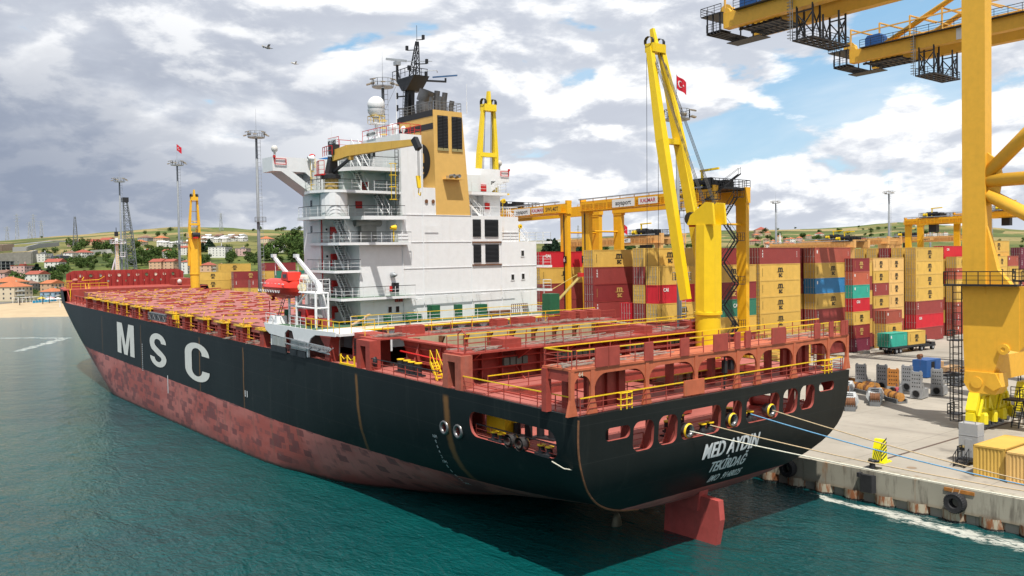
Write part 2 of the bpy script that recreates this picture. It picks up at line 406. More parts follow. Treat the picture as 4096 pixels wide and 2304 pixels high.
def mat_pile():
    m = bpy.data.materials.new('pile_steel'); m.use_nodes = True; t = NT(m.node_tree); t.n.clear()
    o = t.node('ShaderNodeTexCoord').outputs['Object']; oi = t.node('ShaderNodeObjectInfo').outputs['Random']
    o2 = t.vmath('ADD', o, t.comb(t.math('MULTIPLY', oi, 40), 0.0, 0.0)); p = t.sep(o)
    s = t.noise(t.mapv(o2, (1.6, 1.6, .35)), 1.6, 6, .65)
    c = t.mix(t.ramp(s, .42, .60), (.40,.36,.27), (.24,.085,.03))
    e = t.math('ADD', p[2], t.math('MULTIPLY', t.noise(o2, 5, 3, .6), .30)); c = t.mix(t.ramp(e, .36, .26), c, (.012,.013,.012))
    e2 = t.math('ADD', p[2], t.math('MULTIPLY', t.noise(o2, 9, 3, .6), .28)); c = t.mix(t.ramp(e2, .17, .10), c, (.35,.36,.33))
    b = t.node('ShaderNodeBsdfPrincipled', {'Base Color': c, 'Roughness': .8}); t.node('ShaderNodeOutputMaterial', {0: b.outputs[0]}); return m
PILE = mat_pile()
ords = 'first second third fourth fifth sixth seventh eighth ninth tenth eleventh twelfth'.split()
pm = MB().lathe([(1.0,-3),(1.0,.9)], n=20).mesh('quay_pile', PILE, True)
for k in range(13):
    o = part('quay_pile', pm, None); o.location = (-48.68-5.68+2.84*k, 68.92, 0); o.rotation_euler = (0,0,k*1.3)
    lab = ('rusty round steel pile under the quay edge, beneath the ship stern', 'rusty round steel pile under the quay edge, half in the ship shadow', 'rusty pile at the edge of the ship shadow below the quay', 'rusty pile just left of the black rubber fender pad', 'rusty pile just right of the black rubber fender pad', 'rusty pile midway between rubber fender pad and hanging tyre', 'rusty pile just left of the big hanging tyre', 'rusty pile right below the big hanging tyre', 'rusty pile first to the right of the hanging tyre', 'rusty pile at the right edge, by the thickest foam')
    tag(o, lab[max(0, min(9, k-1))] if k < 11 else 'rusty round quay pile standing right of the frame edge', 'pile', 'piles carrying the quay edge')
# ================================================================ hills, beach
HR = 3422.0
def hor(px): return 1060-.0172*(px-2048)
DS = [378, 400, 470, 530, 570, 700, 900, 1200, 1700, 2400, 3000, 3800, 5200]
Lc = {   # picture column -> height in metres at the distances DS
 -500: [-3,0,1.6,2.8,4,14,30,52,82,112,125,100,60],
 0:    [-3,-.4,1.6,2.8,4,13,29,53,84,111,124,100,60],
 150:  [-3,-.4,1.6,2.8,4,12,29,54,86,118,130,100,60],
 300:  [-3,-.4,1.6,2.8,4,11,27,54,88,125,138,110,60],
 450:  [-3,-.4,1.6,2.8,4,10,24,52,88,134,148,120,70],
 600:  [-3,-.4,1.6,2.8,4,8,22,50,86,140,155,125,70],
 720:  [-3,0,2.5,2.8,4,8,22,50,84,142,157,125,70],
 900:  [2,2.5,2.6,2.8,4,8,22,49,82,138,152,125,70],
 1050: [2,2.5,2.6,2.8,4,8,21,48,80,131,146,125,70],
 1220: [2,2.5,2.6,2.8,4,8,21,48,80,128,146,125,70],
 1700: [2,2.5,2.6,2.7,3,5,9,18,35,60,85,110,80],
 2100: [2,2.5,2.6,2.7,3,4,6,14,30,52,78,128,90],
 2500: [2,2.5,2.6,2.7,3,4,6,16,38,66,92,142,90],
 2900: [2,2.5,2.6,2.7,3,5,12,38,62,88,115,156,100],
 3150: [2,2.5,2.6,2.7,3,5,14,40,62,88,115,162,100],
 3350: [2,2.5,2.6,2.7,3,5,10,26,48,78,108,164,100],
 3600: [2,2.5,2.6,2.7,3,4,8,22,46,82,122,184,100],
 3850: [2,2.5,2.6,2.7,3,4,8,22,46,80,112,162,100],
 4100: [2,2.5,2.6,2.7,3,4,8,20,40,70,100,142,90],
 4700: [2,2.5,2.6,2.7,3,4,8,18,36,60,90,130,90]}
_ks = sorted(Lc)
def sm(t): return t*t*(3-2*t)
def terr(px, D):
    px = max(_ks[0], min(_ks[-1]-1e-3, px)); i = max(j for j in range(len(_ks)) if _ks[j] <= px); i = min(i, len(_ks)-2)
    t = sm((px-_ks[i])/(_ks[i+1]-_ks[i])); a, b = Lc[_ks[i]], Lc[_ks[i+1]]
    D = max(DS[0], min(DS[-1]-1, D)); j = max(k for k in range(len(DS)) if DS[k] <= D); j = min(j, len(DS)-2)
    u = (D-DS[j])/(DS[j+1]-DS[j]); h0 = a[j]+(b[j]-a[j])*t; h1 = a[j+1]+(b[j+1]-a[j+1])*t
    h = h0+(h1-h0)*u
    if D > 620:
        k = min(1, (D-620)/600); e = _rt*((px-2048)/HR*D)+_fw*D
        h += k*(mnoise.noise(Vector((e.x/260, e.y/260, 0)))*6+mnoise.noise(Vector((e.x/90, e.y/90, 3)))*2.2)
    return h
def gp(px, D):
    """point on the terrain at picture column px (azimuth) and distance D"""
    e = _rt*((px-2048)/HR*D)+_fw*D; return Vector((e.x, e.y, terr(px, D)))
DD = [378,400,430,470,500,530,570,630]+[700+50*i for i in range(11)]+[1260+80*i for i in range(16)]+[2560+130*i for i in range(10)]+[3900,4400,5100]
PX = [-500+45*i for i in range(116)]
vs = [gp(px, D) for D in DD for px in PX]; n = len(PX)
fs = [(j*n+i, j*n+i+1, (j+1)*n+i+1, (j+1)*n+i) for j in range(len(DD)-1) for i in range(n-1)]
def mat_hill():
    m = bpy.data.materials.new('hill_fields'); m.use_nodes = True; t = NT(m.node_tree); t.n.clear()
    o = t.node('ShaderNodeTexCoord').outputs['Object']; p = t.sep(o)
    wv = t.vmath('ADD', o, t.vmath('SCALE', t.node('ShaderNodeTexNoise', {'Vector': o, 'Scale': .004, 'Detail': 3}).outputs['Color'], sc=90.0))
    vo = t.node('ShaderNodeTexVoronoi', {'Vector': t.mapv(wv, (1,.55,.5)), 'Scale': .0062}); r = t.sep(vo.outputs['Color'])
    c = t.mix(t.ramp(r[0], .25, .75, smooth=False), (.085,.098,.034), (.19,.175,.065))
    c = t.mix(t.ramp(r[1], .62, .72), c, (.32,.245,.115)); c = t.mix(t.ramp(r[1], .30, .22), c, (.11,.14,.045))
    scr = t.noise(o, .022, 7, .68); c = t.mix(t.math('MULTIPLY', t.ramp(scr, .54, .64), t.ramp(p[2], 150, 70, .25, 1)), c, (.028,.045,.016))
    f = t.noise(o, .15, 5, .65); c = t.mix(t.ramp(f, .35, .7, 0, .4), c, (.05,.075,.022))
    low = t.ramp(p[2], 60, 30); c = t.mix(t.math('MULTIPLY', low, .75), c, t.mix(t.ramp(scr, .40, .58), (.13,.15,.04), (.035,.055,.018)))
    fl = t.ramp(p[2], 3.6, 2.9); c = t.mix(fl, c, (.24,.22,.18))
    b = t.node('ShaderNodeBsdfPrincipled', {'Base Color': c, 'Roughness': .95, 'Specular IOR Level': .1}); t.node('ShaderNodeOutputMaterial', {0: b.outputs[0]}); return m
hm = MB().add(vs, fs); o = hm.obj('hills', mat_hill(), smooth=True); tag(o, kind='structure')
bd = [384,398,405,430,470,515,532]; bx = [-460+40*i for i in range(30)]
bz = lambda px, D: terr(px, D)+.25
vs = [gp(px, D)+Vector((0,0,.25)) for D in bd for px in bx]; n = len(bx)
o = MB().add(vs, [(j*n+i, j*n+i+1, (j+1)*n+i+1, (j+1)*n+i) for j in range(len(bd)-1) for i in range(n-1)]).obj('beach', pbr('beach_sand', (.43,.33,.205), .95, var=.16, vs=.12), smooth=True); tag(o, kind='structure')
# ================================================================ container ship (ship frame: x=0 stern top, -x to the bow, y=0 centreline, z=0 about the water)
TRIM, LIST = .021, .008
ship = thing('container_ship', 'large black container ship with white hull letters, white deckhouse and empty red decks', 'ship', (-38.6, 50, 0))
ship.rotation_mode = 'QUATERNION'; ship.rotation_quaternion = (Matrix.Rotation(TRIM, 3, 'Y') @ Matrix.Rotation(LIST, 3, 'X')).to_quaternion()
SHIPM = Matrix.Translation((-38.6, 50, 0)) @ ship.rotation_quaternion.to_matrix().to_4x4()
HB = 15.1; ZD = 11.6
def lerpt(tab, x):
    for (a, va), (b, vb) in zip(tab, tab[1:]):
        if a >= x >= b: t = (a-x)/(a-b) if a != b else 0; return va+(vb-va)*t
    return tab[0][1] if x > tab[0][0] else tab[-1][1]
def xt(z):  # transom profile
    k = max(0, 8.4-z); return -.07*(ZD-z)-.10*k*k
def xstem(z):
    s = (z+3.5)/15.1
    return -173-14.5*max(0, s)**.85 if s > 0 else -173+1.5*s
def hb(x, z):
    """half breadth of the hull"""
    if x > -112:
        zb = lerpt([(0,3.3),(-3.4,3.3),(-8,2.6),(-16,1.2),(-24,-.6),(-31,-2.2),(-42,-7.2),(-55,-8),(-112,-8)], x)
        p = lerpt([(0,3),(-31,3),(-42,3.5),(-55,10),(-112,10)], x); q = lerpt([(0,2.6),(-42,2.6),(-55,3),(-112,3)], x)
        t = (ZD-z)/(ZD-zb)
        if t >= 1: return 0.0
        return (HB-.05)*(1-max(0, t)**p)**(1/q)
    s = max(0, min(1.15, (z+3.5)/15.1)); xs = xstem(z)
    xf = -112-26*min(1, s)**.8
    u = max(0, min(1, (x-xs)/(xf-xs))); k = 1.25+2.5*min(1, s)**1.5
    t = (ZD-z)/(ZD+8)
    return (HB-.05)*(1-(1-u)**k)*(1-max(0, min(1, t))**10)**(1/3)
def side(x, z, out=0.05): return (x, -hb(x, z)-out, z)
def mat_hull():
    m = bpy.data.materials.new('hull_paint'); m.use_nodes = True; t = NT(m.node_tree); t.n.clear()
    o = t.node('ShaderNodeTexCoord').outputs['Object']; p = t.sep(o)
    # black topside, faded, with scuffs and run marks
    n = t.noise(t.mapv(o, (.12, .12, .05)), 1.3, 5, .6); c = t.mix(t.ramp(n, .3, .7), (.0045,.0085,.0095), (.009,.0145,.0155))
    s = t.noise(t.mapv(o, (.9, .9, .05)), 1.5, 6, .65); c = t.mix(t.math('MULTIPLY', t.ramp(s, .55, .8), .35), c, (.05,.055,.05))
    sc = t.noise(t.mapv(o, (.5, .5, 1.4)), .9, 7, .72); lowb = t.ramp(p[2], 8.2, 4.6)
    c = t.mix(t.math('MULTIPLY', t.math('MULTIPLY', t.ramp(sc, .60, .74), lowb), .38), c, (.11,.105,.095))
    aft = t.ramp(p[0], -.3, -.9, 1, 0); c = t.mix(t.math('MULTIPLY', aft, .3), c, (.022,.021,.018))
    bow = t.ramp(p[0], -100, -165); c = t.mix(t.math('MULTIPLY', bow, .4), c, (.03,.036,.038))
    # plate seams and rust runs below scuppers
    f = t.math('ABSOLUTE', t.math('SUBTRACT', t.math('FRACT', t.math('DIVIDE', p[2], 2.45)), .5)); c = t.mix(t.math('MULTIPLY', t.ramp(f, 0, .012, 1, 0, False), .4), c, (.05,.05,.048))
    wob = t.math('MULTIPLY', t.math('SUBTRACT', t.noise(t.mapv(o, (.3,.3,.5)), 1.4, 3, .6), .5), .5)
    for rx, w, top in ((-4.0,.0,0),(-14.6,.55,11.2),(-28.6,.34,11.2),(-55.5,.22,11.2),(-70.5,.25,11.2),(-97.5,.16,11),(-122,.16,11)):
        if not w: continue
        d = t.math('ABSOLUTE', t.math('SUBTRACT', t.math('ADD', p[0], wob), rx))
        run = t.math('MULTIPLY', t.math('MULTIPLY', t.ramp(d, w*.2, w, 1, 0), t.ramp(p[2], 3.4, 8, .45, 1)), t.ramp(p[2], top, top-.35, 0, 1))
        c = t.mix(t.math('MULTIPLY', run, .8), c, (.22,.11,.04))
    # boot topping: faded red blocks, darker patches, weed at the water
    bk = t.node('ShaderNodeTexBrick', {'Vector': t.comb(p[0], p[2], 0.0), 'Color1': (0,0,0), 'Color2': (1,1,1), 'Mortar': (.5,.5,.5), 'Scale': .62, 'Mortar Size': .0, 'Bias': 0.0, 'Brick Width': .9, 'Row Height': .42}).outputs[0]
    bk2 = t.node('ShaderNodeTexBrick', {'Vector': t.comb(t.math('ADD', p[0], .7), t.math('ADD', p[2], .31), 0.0), 'Color1': (0,0,0), 'Color2': (1,1,1), 'Mortar': (.5,.5,.5), 'Scale': 1.15, 'Mortar Size': .0, 'Bias': 0.0, 'Brick Width': .8, 'Row Height': .5}).outputs[0]
    big = t.noise(t.mapv(o, (.09, .09, .25)), 1.0, 4, .6)
    r = t.mix(t.ramp(big, .38, .62), (.47,.17,.15), (.36,.095,.08))
    r = t.mix(t.math('MULTIPLY', t.math('MULTIPLY', t.ramp(t.math('ADD', bk, t.math('MULTIPLY', big, .7)), 1.12, 1.18), .72), t.ramp(sc, .30, .45)), r, (.13,.05,.055))
    r = t.mix(t.math('MULTIPLY', t.ramp(t.math('ADD', bk2, t.math('MULTIPLY', big, .6)), 1.12, 1.2), .5), r, (.17,.075,.075))
    r = t.mix(t.math('MULTIPLY', t.ramp(s, .52, .70), .45), r, (.20,.12,.09))
    r = t.mix(t.math('MULTIPLY', t.ramp(sc, .62, .74), .45), r, (.33,.24,.2))
    wz = t.math('SUBTRACT', p[2], t.math('MULTIPLY', p[0], .021))
    r = t.mix(t.math('MULTIPLY', t.ramp(t.math('ADD', wz, t.math('MULTIPLY', t.math('SUBTRACT', n, .5), 3)), 2.2, .3), .55), r, (.13,.05,.045))
    r = t.mix(t.ramp(t.math('ADD', wz, t.math('MULTIPLY', t.math('SUBTRACT', s, .5), .6)), .55, .15), r, (.035,.035,.03))
    ed = t.math('ADD', p[2], t.math('MULTIPLY', t.math('SUBTRACT', sc, .5), .18))
    c = t.mix(t.ramp(ed, 4.24, 4.18), c, r)
    bs = t.node('ShaderNodeBsdfPrincipled', {'Base Color': c, 'Roughness': .5, 'Specular IOR Level': .22})
    bh = t.noise(t.mapv(o, (.25, .25, .6)), 1.0, 4, .5); t.put(bs.inputs['Normal'], t.node('ShaderNodeBump', {'Strength': .22, 'Distance': .12, 'Height': bh}))
    t.node('ShaderNodeOutputMaterial', {0: bs.outputs[0]}); return m
HULLM = mat_hull()
INR = pbr('inner_red', (.33,.075,.06), .7, var=.15)
def build_hull():
    xa = [0,-3.4,-6,-9,-12,-16,-20,-24,-28,-31,-34,-38,-42,-46,-50,-55,-62,-70,-80,-90,-100,-112]
    nb = 22; bowf = [(i/nb)**.8 if False else 1-(1-i/nb)**1.6 for i in range(1, nb+1)]
    ts = [0,.04,.09,.15,.22,.30,.38,.46,.54,.62,.70,.77,.83,.88,.92,.955,.98,.994,1.0]
    rows = []
    for t in ts:
        row = []
        for k, x in enumerate(xa):
            zb = lerpt([(0,3.3),(-3.4,3.3),(-8,2.6),(-16,1.2),(-24,-.6),(-31,-2.2),(-42,-7.2),(-55,-8),(-112,-8)], x); z = ZD-t*(ZD-zb)
            xx = xt(z) if k == 0 else min(x, xt(z)-.35*k) if k < 3 else x
            row.append((xx, hb(min(x, xx) if k else -.01, z) if t < 1 else 0.0, z))
        for fr in bowf:
            z = ZD-t*(ZD+8); xs = xstem(z); x = -112+(xs+112)*fr
            row.append((x, hb(x, z) if (fr < 1 and t < 1) else 0.0, z))
        rows.append(row)
    nc = len(rows[0]); mb = MB()
    for sgn in (-1, 1):
        vs = [(x, sgn*y, z) for row in rows for x, y, z in row]; fs = []
        for j in range(len(ts)-1):
            for i in range(nc-1):
                f = (j*nc+i, (j+1)*nc+i, (j+1)*nc+i+1, j*nc+i+1); fs.append(f if sgn > 0 else f[::-1])
        mb.add(vs, fs)
    nr = len(ts); my = 10                                    # transom
    vs = []
    for j in range(nr):
        x, y, z = rows[j][0]
        for k in range(my+1): vs.append((x, -y+2*y*k/my, z))
    fs = [(j*(my+1)+k, (j+1)*(my+1)+k, (j+1)*(my+1)+k+1, j*(my+1)+k+1) for j in range(nr-1) for k in range(my)]
    mb.add(vs, fs)
    o = mb.obj('hull', [HULLM, INR, HULLM])
    bm = bmesh.new(); bm.from_mesh(o.data); bmesh.ops.remove_doubles(bm, verts=bm.verts, dist=.004)
    bmesh.ops.dissolve_degenerate(bm, dist=.003, edges=bm.edges); bmesh.ops.recalc_face_normals(bm, faces=bm.faces)
    c = sum((f.normal.y*f.calc_area() for f in bm.faces if f.calc_center_median().y > 10), 0.0)
    if c < 0: bmesh.ops.reverse_faces(bm, faces=bm.faces)
    for f in bm.faces: f.smooth = abs(f.normal.x) < .8 or f.calc_center_median().x < -5
    bm.to_mesh(o.data); bm.free()
    sd = o.modifiers.new('s', 'SOLIDIFY'); sd.thickness = .22; sd.offset = -1; sd.material_offset = 1; sd.material_offset_rim = 2
    # openings of the mooring deck
    cm = MB()
    def rr(u0, u1, v0, v1, r, n=5):
        pts = []
        for cx, cy_, a in ((u1-r, v1-r, 0), (u0+r, v1-r, 90), (u0+r, v0+r, 180), (u1-r, v0+r, 270)):
            for i in range(n+1): t = R_(a+90*i/n); pts.append((cx+r*math.cos(t), cy_+r*math.sin(t)))
        return pts
    for y0, y1, z0, z1 in TOPEN: cm.prism(rr(y0, y1, z0, z1, min(.55, (z1-z0)*.42)), 'x', -1.2, 1)
    for sg in (-1, 1): cm.prism(rr(-11.6, -2.2, 8.5, 10.35, .7), 'y', sg*12.0, sg*17)
    for x, z in ((-15.0, 8.55), (-13.2, 8.55)): cm.prism([(x+.36*math.cos(i*.5236), z+.36*math.sin(i*.5236)) for i in range(12)], 'y', -17, -14)
    cut = cm.obj('cut', INR)
    b = o.modifiers.new('b', 'BOOLEAN'); b.operation = 'DIFFERENCE'; b.solver = 'EXACT'; b.object = cut; b.material_mode = 'INDEX'
    dg = bpy.context.evaluated_depsgraph_get(); dg.update()
    me = bpy.data.meshes.new_from_object(o.evaluated_get(dg)); me.name = 'hull'
    me.set_sharp_from_angle(angle=R_(32)); o.modifiers.clear(); o.data = me; bpy.data.objects.remove(cut); o.parent = ship; return o
TOPEN = [(-12.7,-10.5,9.72,10.55),(-10.2,-8.25,8.65,10.62),(-7.8,-5.95,8.7,10.68),(-5.6,-1.35,8.75,10.75),(-.85,1.0,8.85,10.78),(1.55,5.55,8.9,10.85),(6.05,7.9,9.0,10.9),(8.25,10.2,9.05,10.95),(10.8,12.9,10.2,10.95)]
hull = build_hull()
print('hull faces', len(hull.data.polygons))
# opening coamings: thin bright lip round each transom opening
lip = MB()
for y0, y1, z0, z1 in TOPEN:
    for a, b in (((y0,z0),(y1,z0)), ((y0,z1),(y1,z1))): lip.bar((xt(z0)-.02, a[0]+.5, a[1]), (xt(z0)-.02, b[0]-.5, b[1]), .05)
# letters on the hull
LETW = pbr('letter_white', (.70,.70,.66), .55, var=.06, rust=.85, rustc=(.55,.36,.12), streak=.12, dirt=(.5,.45,.36))
BLK = [('M', -111.4, -101.1, 5.5, 10.45), ('S', -92.6, -84.4, 5.4, 10.2), ('C', -76.2, -66.7, 5.35, 10.25)]
def block_letter(ch, x0, x1, z0, z1):
    """heavy condensed capital as quads in the unit square, placed on the ship's side"""
    Q = []
    def strip(pts, w, n=1):
        return
    if ch == 'M':
        s = .255
        P = [[(0,0),(s,0),(s,1),(0,1)], [(1-s,0),(1,0),(1,1),(1-s,1)], [(s*.99,.98),(s*.99,.52),(.5,-.0),(.5,.34)], [(1-s*.99,.98),(.5,.34),(.5,0.0),(1-s*.99,.52)], [(.40,.24),(.5,0),(.60,.24),(.5,.40)]]
        # solid M: legs, and a filled vee between
        P = [[(0,0),(.24,0),(.24,1),(0,1)], [(.76,0),(1,0),(1,1),(.76,1)], [(.24,1),(.24,.62),(.40,0),(.5,0),(.5,.30),(.31,1)], [(.76,1),(.69,1),(.5,.30),(.5,0),(.60,0),(.76,.62)]]
        Q = P
    else:
        def arc(cx, cy, rx, ry, a0, a1, n): return [(cx+rx*math.cos(R_(a0+(a1-a0)*i/n)), cy+ry*math.sin(R_(a0+(a1-a0)*i/n))) for i in range(n+1)]
        if ch == 'C':
            out = arc(.5,.70,.5,.30,-2,180,16)+arc(.5,.30,.5,.30,180,362,16); inn = arc(.5,.70,.21,.165,-2,180,16)+arc(.5,.30,.21,.165,180,362,16)
        else:
            out = arc(.5,.715,.49,.285,0,180,14)+[(.02,.66),(.05,.58),(.12,.50)]+[(.47,.36),(.68,.30)]+[(.70,.27)]+arc(.5,.27,.20,.12,-10,-180,10)
            inn = arc(.5,.715,.20,.12,0,180,14)+[(.30,.69),(.34,.64),(.42,.60)]+[(.75,.47),(.93,.38)]+[(.985,.30)]+arc(.5,.285,.49,.285,-8,-180,10)
        for i in range(len(out)-1): Q.append([out[i], out[i+1], inn[i+1], inn[i]])
    mb = MB()
    for q_ in Q:
        # subdivide so that the letter follows the plating
        k = 4; pts = []
        for i in range(len(q_)):
            a, b = q_[i], q_[(i+1) % len(q_)]
            for j in range(k): pts.append((a[0]+(b[0]-a[0])*j/k, a[1]+(b[1]-a[1])*j/k))
        mb.add([side(x0+(x1-x0)*u, z0+(z1-z0)*v) for u, v in pts], [tuple(range(len(pts)))])
    return mb
for a in BLK:
    o = block_letter(*a).obj('hull_letter', LETW, ship)
def ttext(txt, y, z, size, bold, sx, shear, name):
    mb = MB()
    for i, e in enumerate((-.022, .022)): put_text(mb, txt, lambda u, v: (xt(z+v)+.10+.004*i, y+u+e*size, z+v), size=size, bold=bold, sx=sx, shear=shear, space=1.06)
    return mb.obj(name, WHITEC, ship)
ttext('MED AYDIN', .1, 7.45, 1.62, .022, .70, .12, 'stern_lettering')
ttext('TEKİRDAĞ', .35, 6.05, 1.2, .014, .66, .1, 'stern_lettering')
ttext('IMO  9148025', .9, 4.95, .85, .004, .70, .06, 'stern_lettering')
# small draught marks, load line
mk = MB()
for k in range(11):
    z = 7.6-k*.42; x = -16.6; put_text(mk, ('16M','8','6','4','2','15M','8','6','4','2','14M')[k], lambda u, v, z=z, x=x: side(x+u, z+v), size=.36)
for k in range(14): z = 7.9-k*.30; mk.add([side(-96.8, z), side(-96.5, z), side(-96.5, z+.15), side(-96.8, z+.15)], [(0,1,2,3)])
for k, x in enumerate((-54.6,-54.3)): mk.add([side(x-.5+.3*k, 5.6), side(x-.3+.3*k, 5.6), side(x-.3+.3*k, 6.3), side(x-.5+.3*k, 6.3)], [(0,1,2,3)])
mk.obj('draught_marks', WHITEC, ship)
MB().add([side(-84.3, 4.7), side(-84.0, 4.7), side(-84.0, 2.2), side(-84.3, 2.2)], [(0,1,2,3)]).obj('depth_mark', WHITEC, ship)
# side fairlead rings, scupper, corner pipe, rubbing edge of the transom
rg = MB()
for x, z in ((-15.0, 8.55), (-13.2, 8.55)):
    rg.lathe([(.36,-hb(x,z)+.25),(.36,-hb(x,z)-.12),(.5,-hb(x,z)-.16),(.56,-hb(x,z)-.05),(.56,-hb(x,z)+.06)], (x,0,z), 14, 'y')
rg.obj('fairlead_ring', STEEL, ship, True)
ed = MB(); zs = [11.4-.35*i for i in range(23)]
ep = [(xt(z)+.02, -hb(-.01, z)-.02, z) for z in zs if z > 3.6]; ed.path(ep, .07, 5)
ed.obj('stern_edge_bar', RUST, ship)
# rudder and propeller tip
rd = MB().prism([(-1.2,3.3),(-6.2,3.4),(-6.6,-2.5),(-1.9,-2.5),(-1.05,1.9)], 'y', -.28, .28)
rd.prism([(-2.6,4.6),(-5.5,4.6),(-5.2,2.2),(-3.0,2.2)], 'y', -.5, .5)
RUD = pbr('rudder_red', (.42,.075,.065), .55, var=.15, rust=.3, streak=.2); rd.obj('rudder', RUD, ship)
pb = MB().sphere((-9.6,-2.3,-.6), 1.0, 10, 8, (.35,.55,1.5)); pb.obj('propeller_blade', pbr('bronze', (.10,.10,.07), .5, metal=.6), ship, True)
# ---------------------------------------------------------------- decks and stern
dk = MB()
dk.box(-13.8, -.5, -14.7, -12.9, 11.42, 11.6)               # port strip of the poop
dk.box(-13.8, -.5, 10.6, 14.7, 11.42, 11.6)
dk.box(-3.2, -.5, -12.9, 10.6, 11.42, 11.6)
dk.box(-15.3, -10.4, -14.7, 14.7, 11.44, 11.66)             # walkway aft of the middle bridge
xs = [-15.3,-30,-50,-80,-112,-130,-145,-158]
for a, b in zip(xs, xs[1:]):
    for sg in (-1, 1):
        dk.add([(a, sg*(hb(a,ZD)-.12), 11.6), (b, sg*(hb(b,ZD)-.12), 11.6), (b, sg*11.0, 11.6), (a, sg*11.0, 11.6)], [(0,1,2,3) if sg < 0 else (3,2,1,0)])
dk.obj('main_deck', PINK, ship)
MB().box(-22, -.75, -14.4, 14.4, 8.3, 8.42).obj('mooring_deck', PINK, ship)
st = MB()
st.box(-10.6, -10.4, -14, 14, 11.0, 11.75)                  # beam edge of walkway
st.box(-13.8, -.6, -13.0, -12.8, 11.15, 11.7); st.box(-13.8, -.6, 10.55, 10.75, 11.15, 11.7); st.box(-3.35, -3.15, -10.6, 10.6, 11.15, 11.7)
st.box(-22, -21.7, -14.4, 14.4, 8.4, 11.4)
for y in (-8.2, -2.5, 3.4, 8.8): st.box(-21.7, -10.7, y-.15, y+.15, 10.7, 11.4)
st.obj('deck_beams', RED, ship)
# bulkheads and frames of the mooring deck seen through the openings
for y in (-10.35, -8.02, -5.78, -1.1, 1.28, 5.8, 8.08, 10.5): fr = MB(); fr.prism([(-.55,8.42),(-1.6,8.42),(-1.05,9.6),(-1.0,11.4),(-.5,11.4)], 'y', y-.08, y+.08); fr.obj('mooring_frame', INR, ship)
MB().box(-21, -13.3, -12.6, -12.4, 8.42, 11.4).obj('mooring_bulkhead', INR, ship)
def rail_part(pts, name='guard_rail', mats=None, h=1.05, top=1, step=1.9, t=.05, rails=3, par=None):
    mb = MB(); mb.rail(pts, h, t, step, rails, top=top); return mb.obj(name, mats or [RED, YELR], par or ship)
# rails round the stern
rail_part([(-13.2,-14.75,11.6), (-.7,-14.75,11.6)])
rail_part([(-.35,-14.6,11.6), (-.35,14.6,11.6)])
rail_part([(-.6,14.75,11.6), (-13.2,14.75,11.6)])
rail_part([(-10.7,-14,11.66), (-10.7,14,11.66)], h=1.15)
rail_part([(-3.0,-10.4,11.6), (-3.0,10.4,11.6)], step=2.6)
# rails and gear inside the openings
rail_part([(-11.4,-14.55,8.42), (-2.4,-14.55,8.42)], mats=[RED, BLACK], h=.95)
for y0, y1, z0, z1 in TOPEN[1:8]: rail_part([(-1.0,y0+.1,8.42), (-1.0,y1-.1,8.42)], mats=[RED, RED], h=1.15)
def bollards(c, ang=0.0, r=.28, h=1.05, d=.95):
    mb = MB(); mb.box(-d, d, -.42, .42, 0, .14); mb.cm = 0
    for s in (-1,1): mb.cm = 0; mb.lathe([(r,.1),(r,h),(r*1.15,h)], (s*d*.55,0,0), 12); mb.cm = 1; mb.lathe([(r*1.15,h),(r*1.15,h+.07),(0,h+.07)], (s*d*.55,0,0), 12)
    o = mb.obj('mooring_bitts', [BLACK, YELR], ship); o.location = c; o.rotation_euler = (0,0,ang); return o
for c, a in (((-9.0,-12.2,8.42),.2), ((-7.6,-11.2,8.42),.2), ((-2.6,-3.6,8.42),1.57), ((-3.4,-2.4,8.42),1.57), ((-2.9,2.6,8.42),1.57), ((-23.3,-13.4,11.6),0), ((-21.2,-13.6,11.6),0), ((-4.2,-9.5,8.42),.4)): bollards(c, a)
def roller(c, ang=0.0):
    mb = MB(); mb.box(-.75,.75,-.35,.35,0,.18)
    for s in (-1,1): mb.cm = 0; mb.lathe([(.26,.18),(.2,.35),(.2,.5),(.3,.62)], (s*.4,0,0), 12); mb.cm = 1; mb.lathe([(.3,.62),(.3,.68),(0,.70)], (s*.4,0,0), 12)
    o = mb.obj('roller_fairlead', [BLACK, YELR], ship); o.location = c; o.rotation_euler = (0,0,ang)
for c, a in (((-9.0,-14.4,8.42),0), ((-3.9,-14.4,8.42),0), ((-.75,-2.2,8.75),1.57), ((-.75,2.4,8.95),1.57)): roller(c, a)
def chock(c, axis='y', r=.42):
    mb = MB(); mb.lathe([(r*.62,-.35),(r*.7,.12),(r,.28),(r*1.18,.12),(r*1.1,-.35)], (0,0,r*1.15), 16, axis); mb.cm = 1
    mb.lathe([(r*1.0,.28),(r*1.16,.16)], (0,0,r*1.16), 16, axis)
    o = mb.obj('rope_chock', [STEEL, YELR], ship, True); o.location = c
for x in (-7.1, -5.9): o = chock((x,-14.7,8.42), 'y'); 
for y, z in ((-4.6,8.75), (.2,8.85), (4.8,8.95)): chock((-.45,y,z), 'x', .45)
o = MB(); o.lathe([(.3,-.1),(.52,0),(.55,.25),(.3,.3)], (-26.6,-14.6,12.3), 14, 'y'); o.obj('rope_chock', BLACK, ship, True)
bx = MB(); bx.box(-12.0,-9.8,-13.2,-11.8,8.42,10.2); bx.obj('yellow_cabinet', YELR, ship)
mh = MB(); mh.lathe([(0,8.45),(.6,8.45),(.6,8.42)], (-6,-10.8,0), 12); mh.obj('deck_hatch', pbr('blue_grey_lid', (.07,.12,.2), .5), ship)
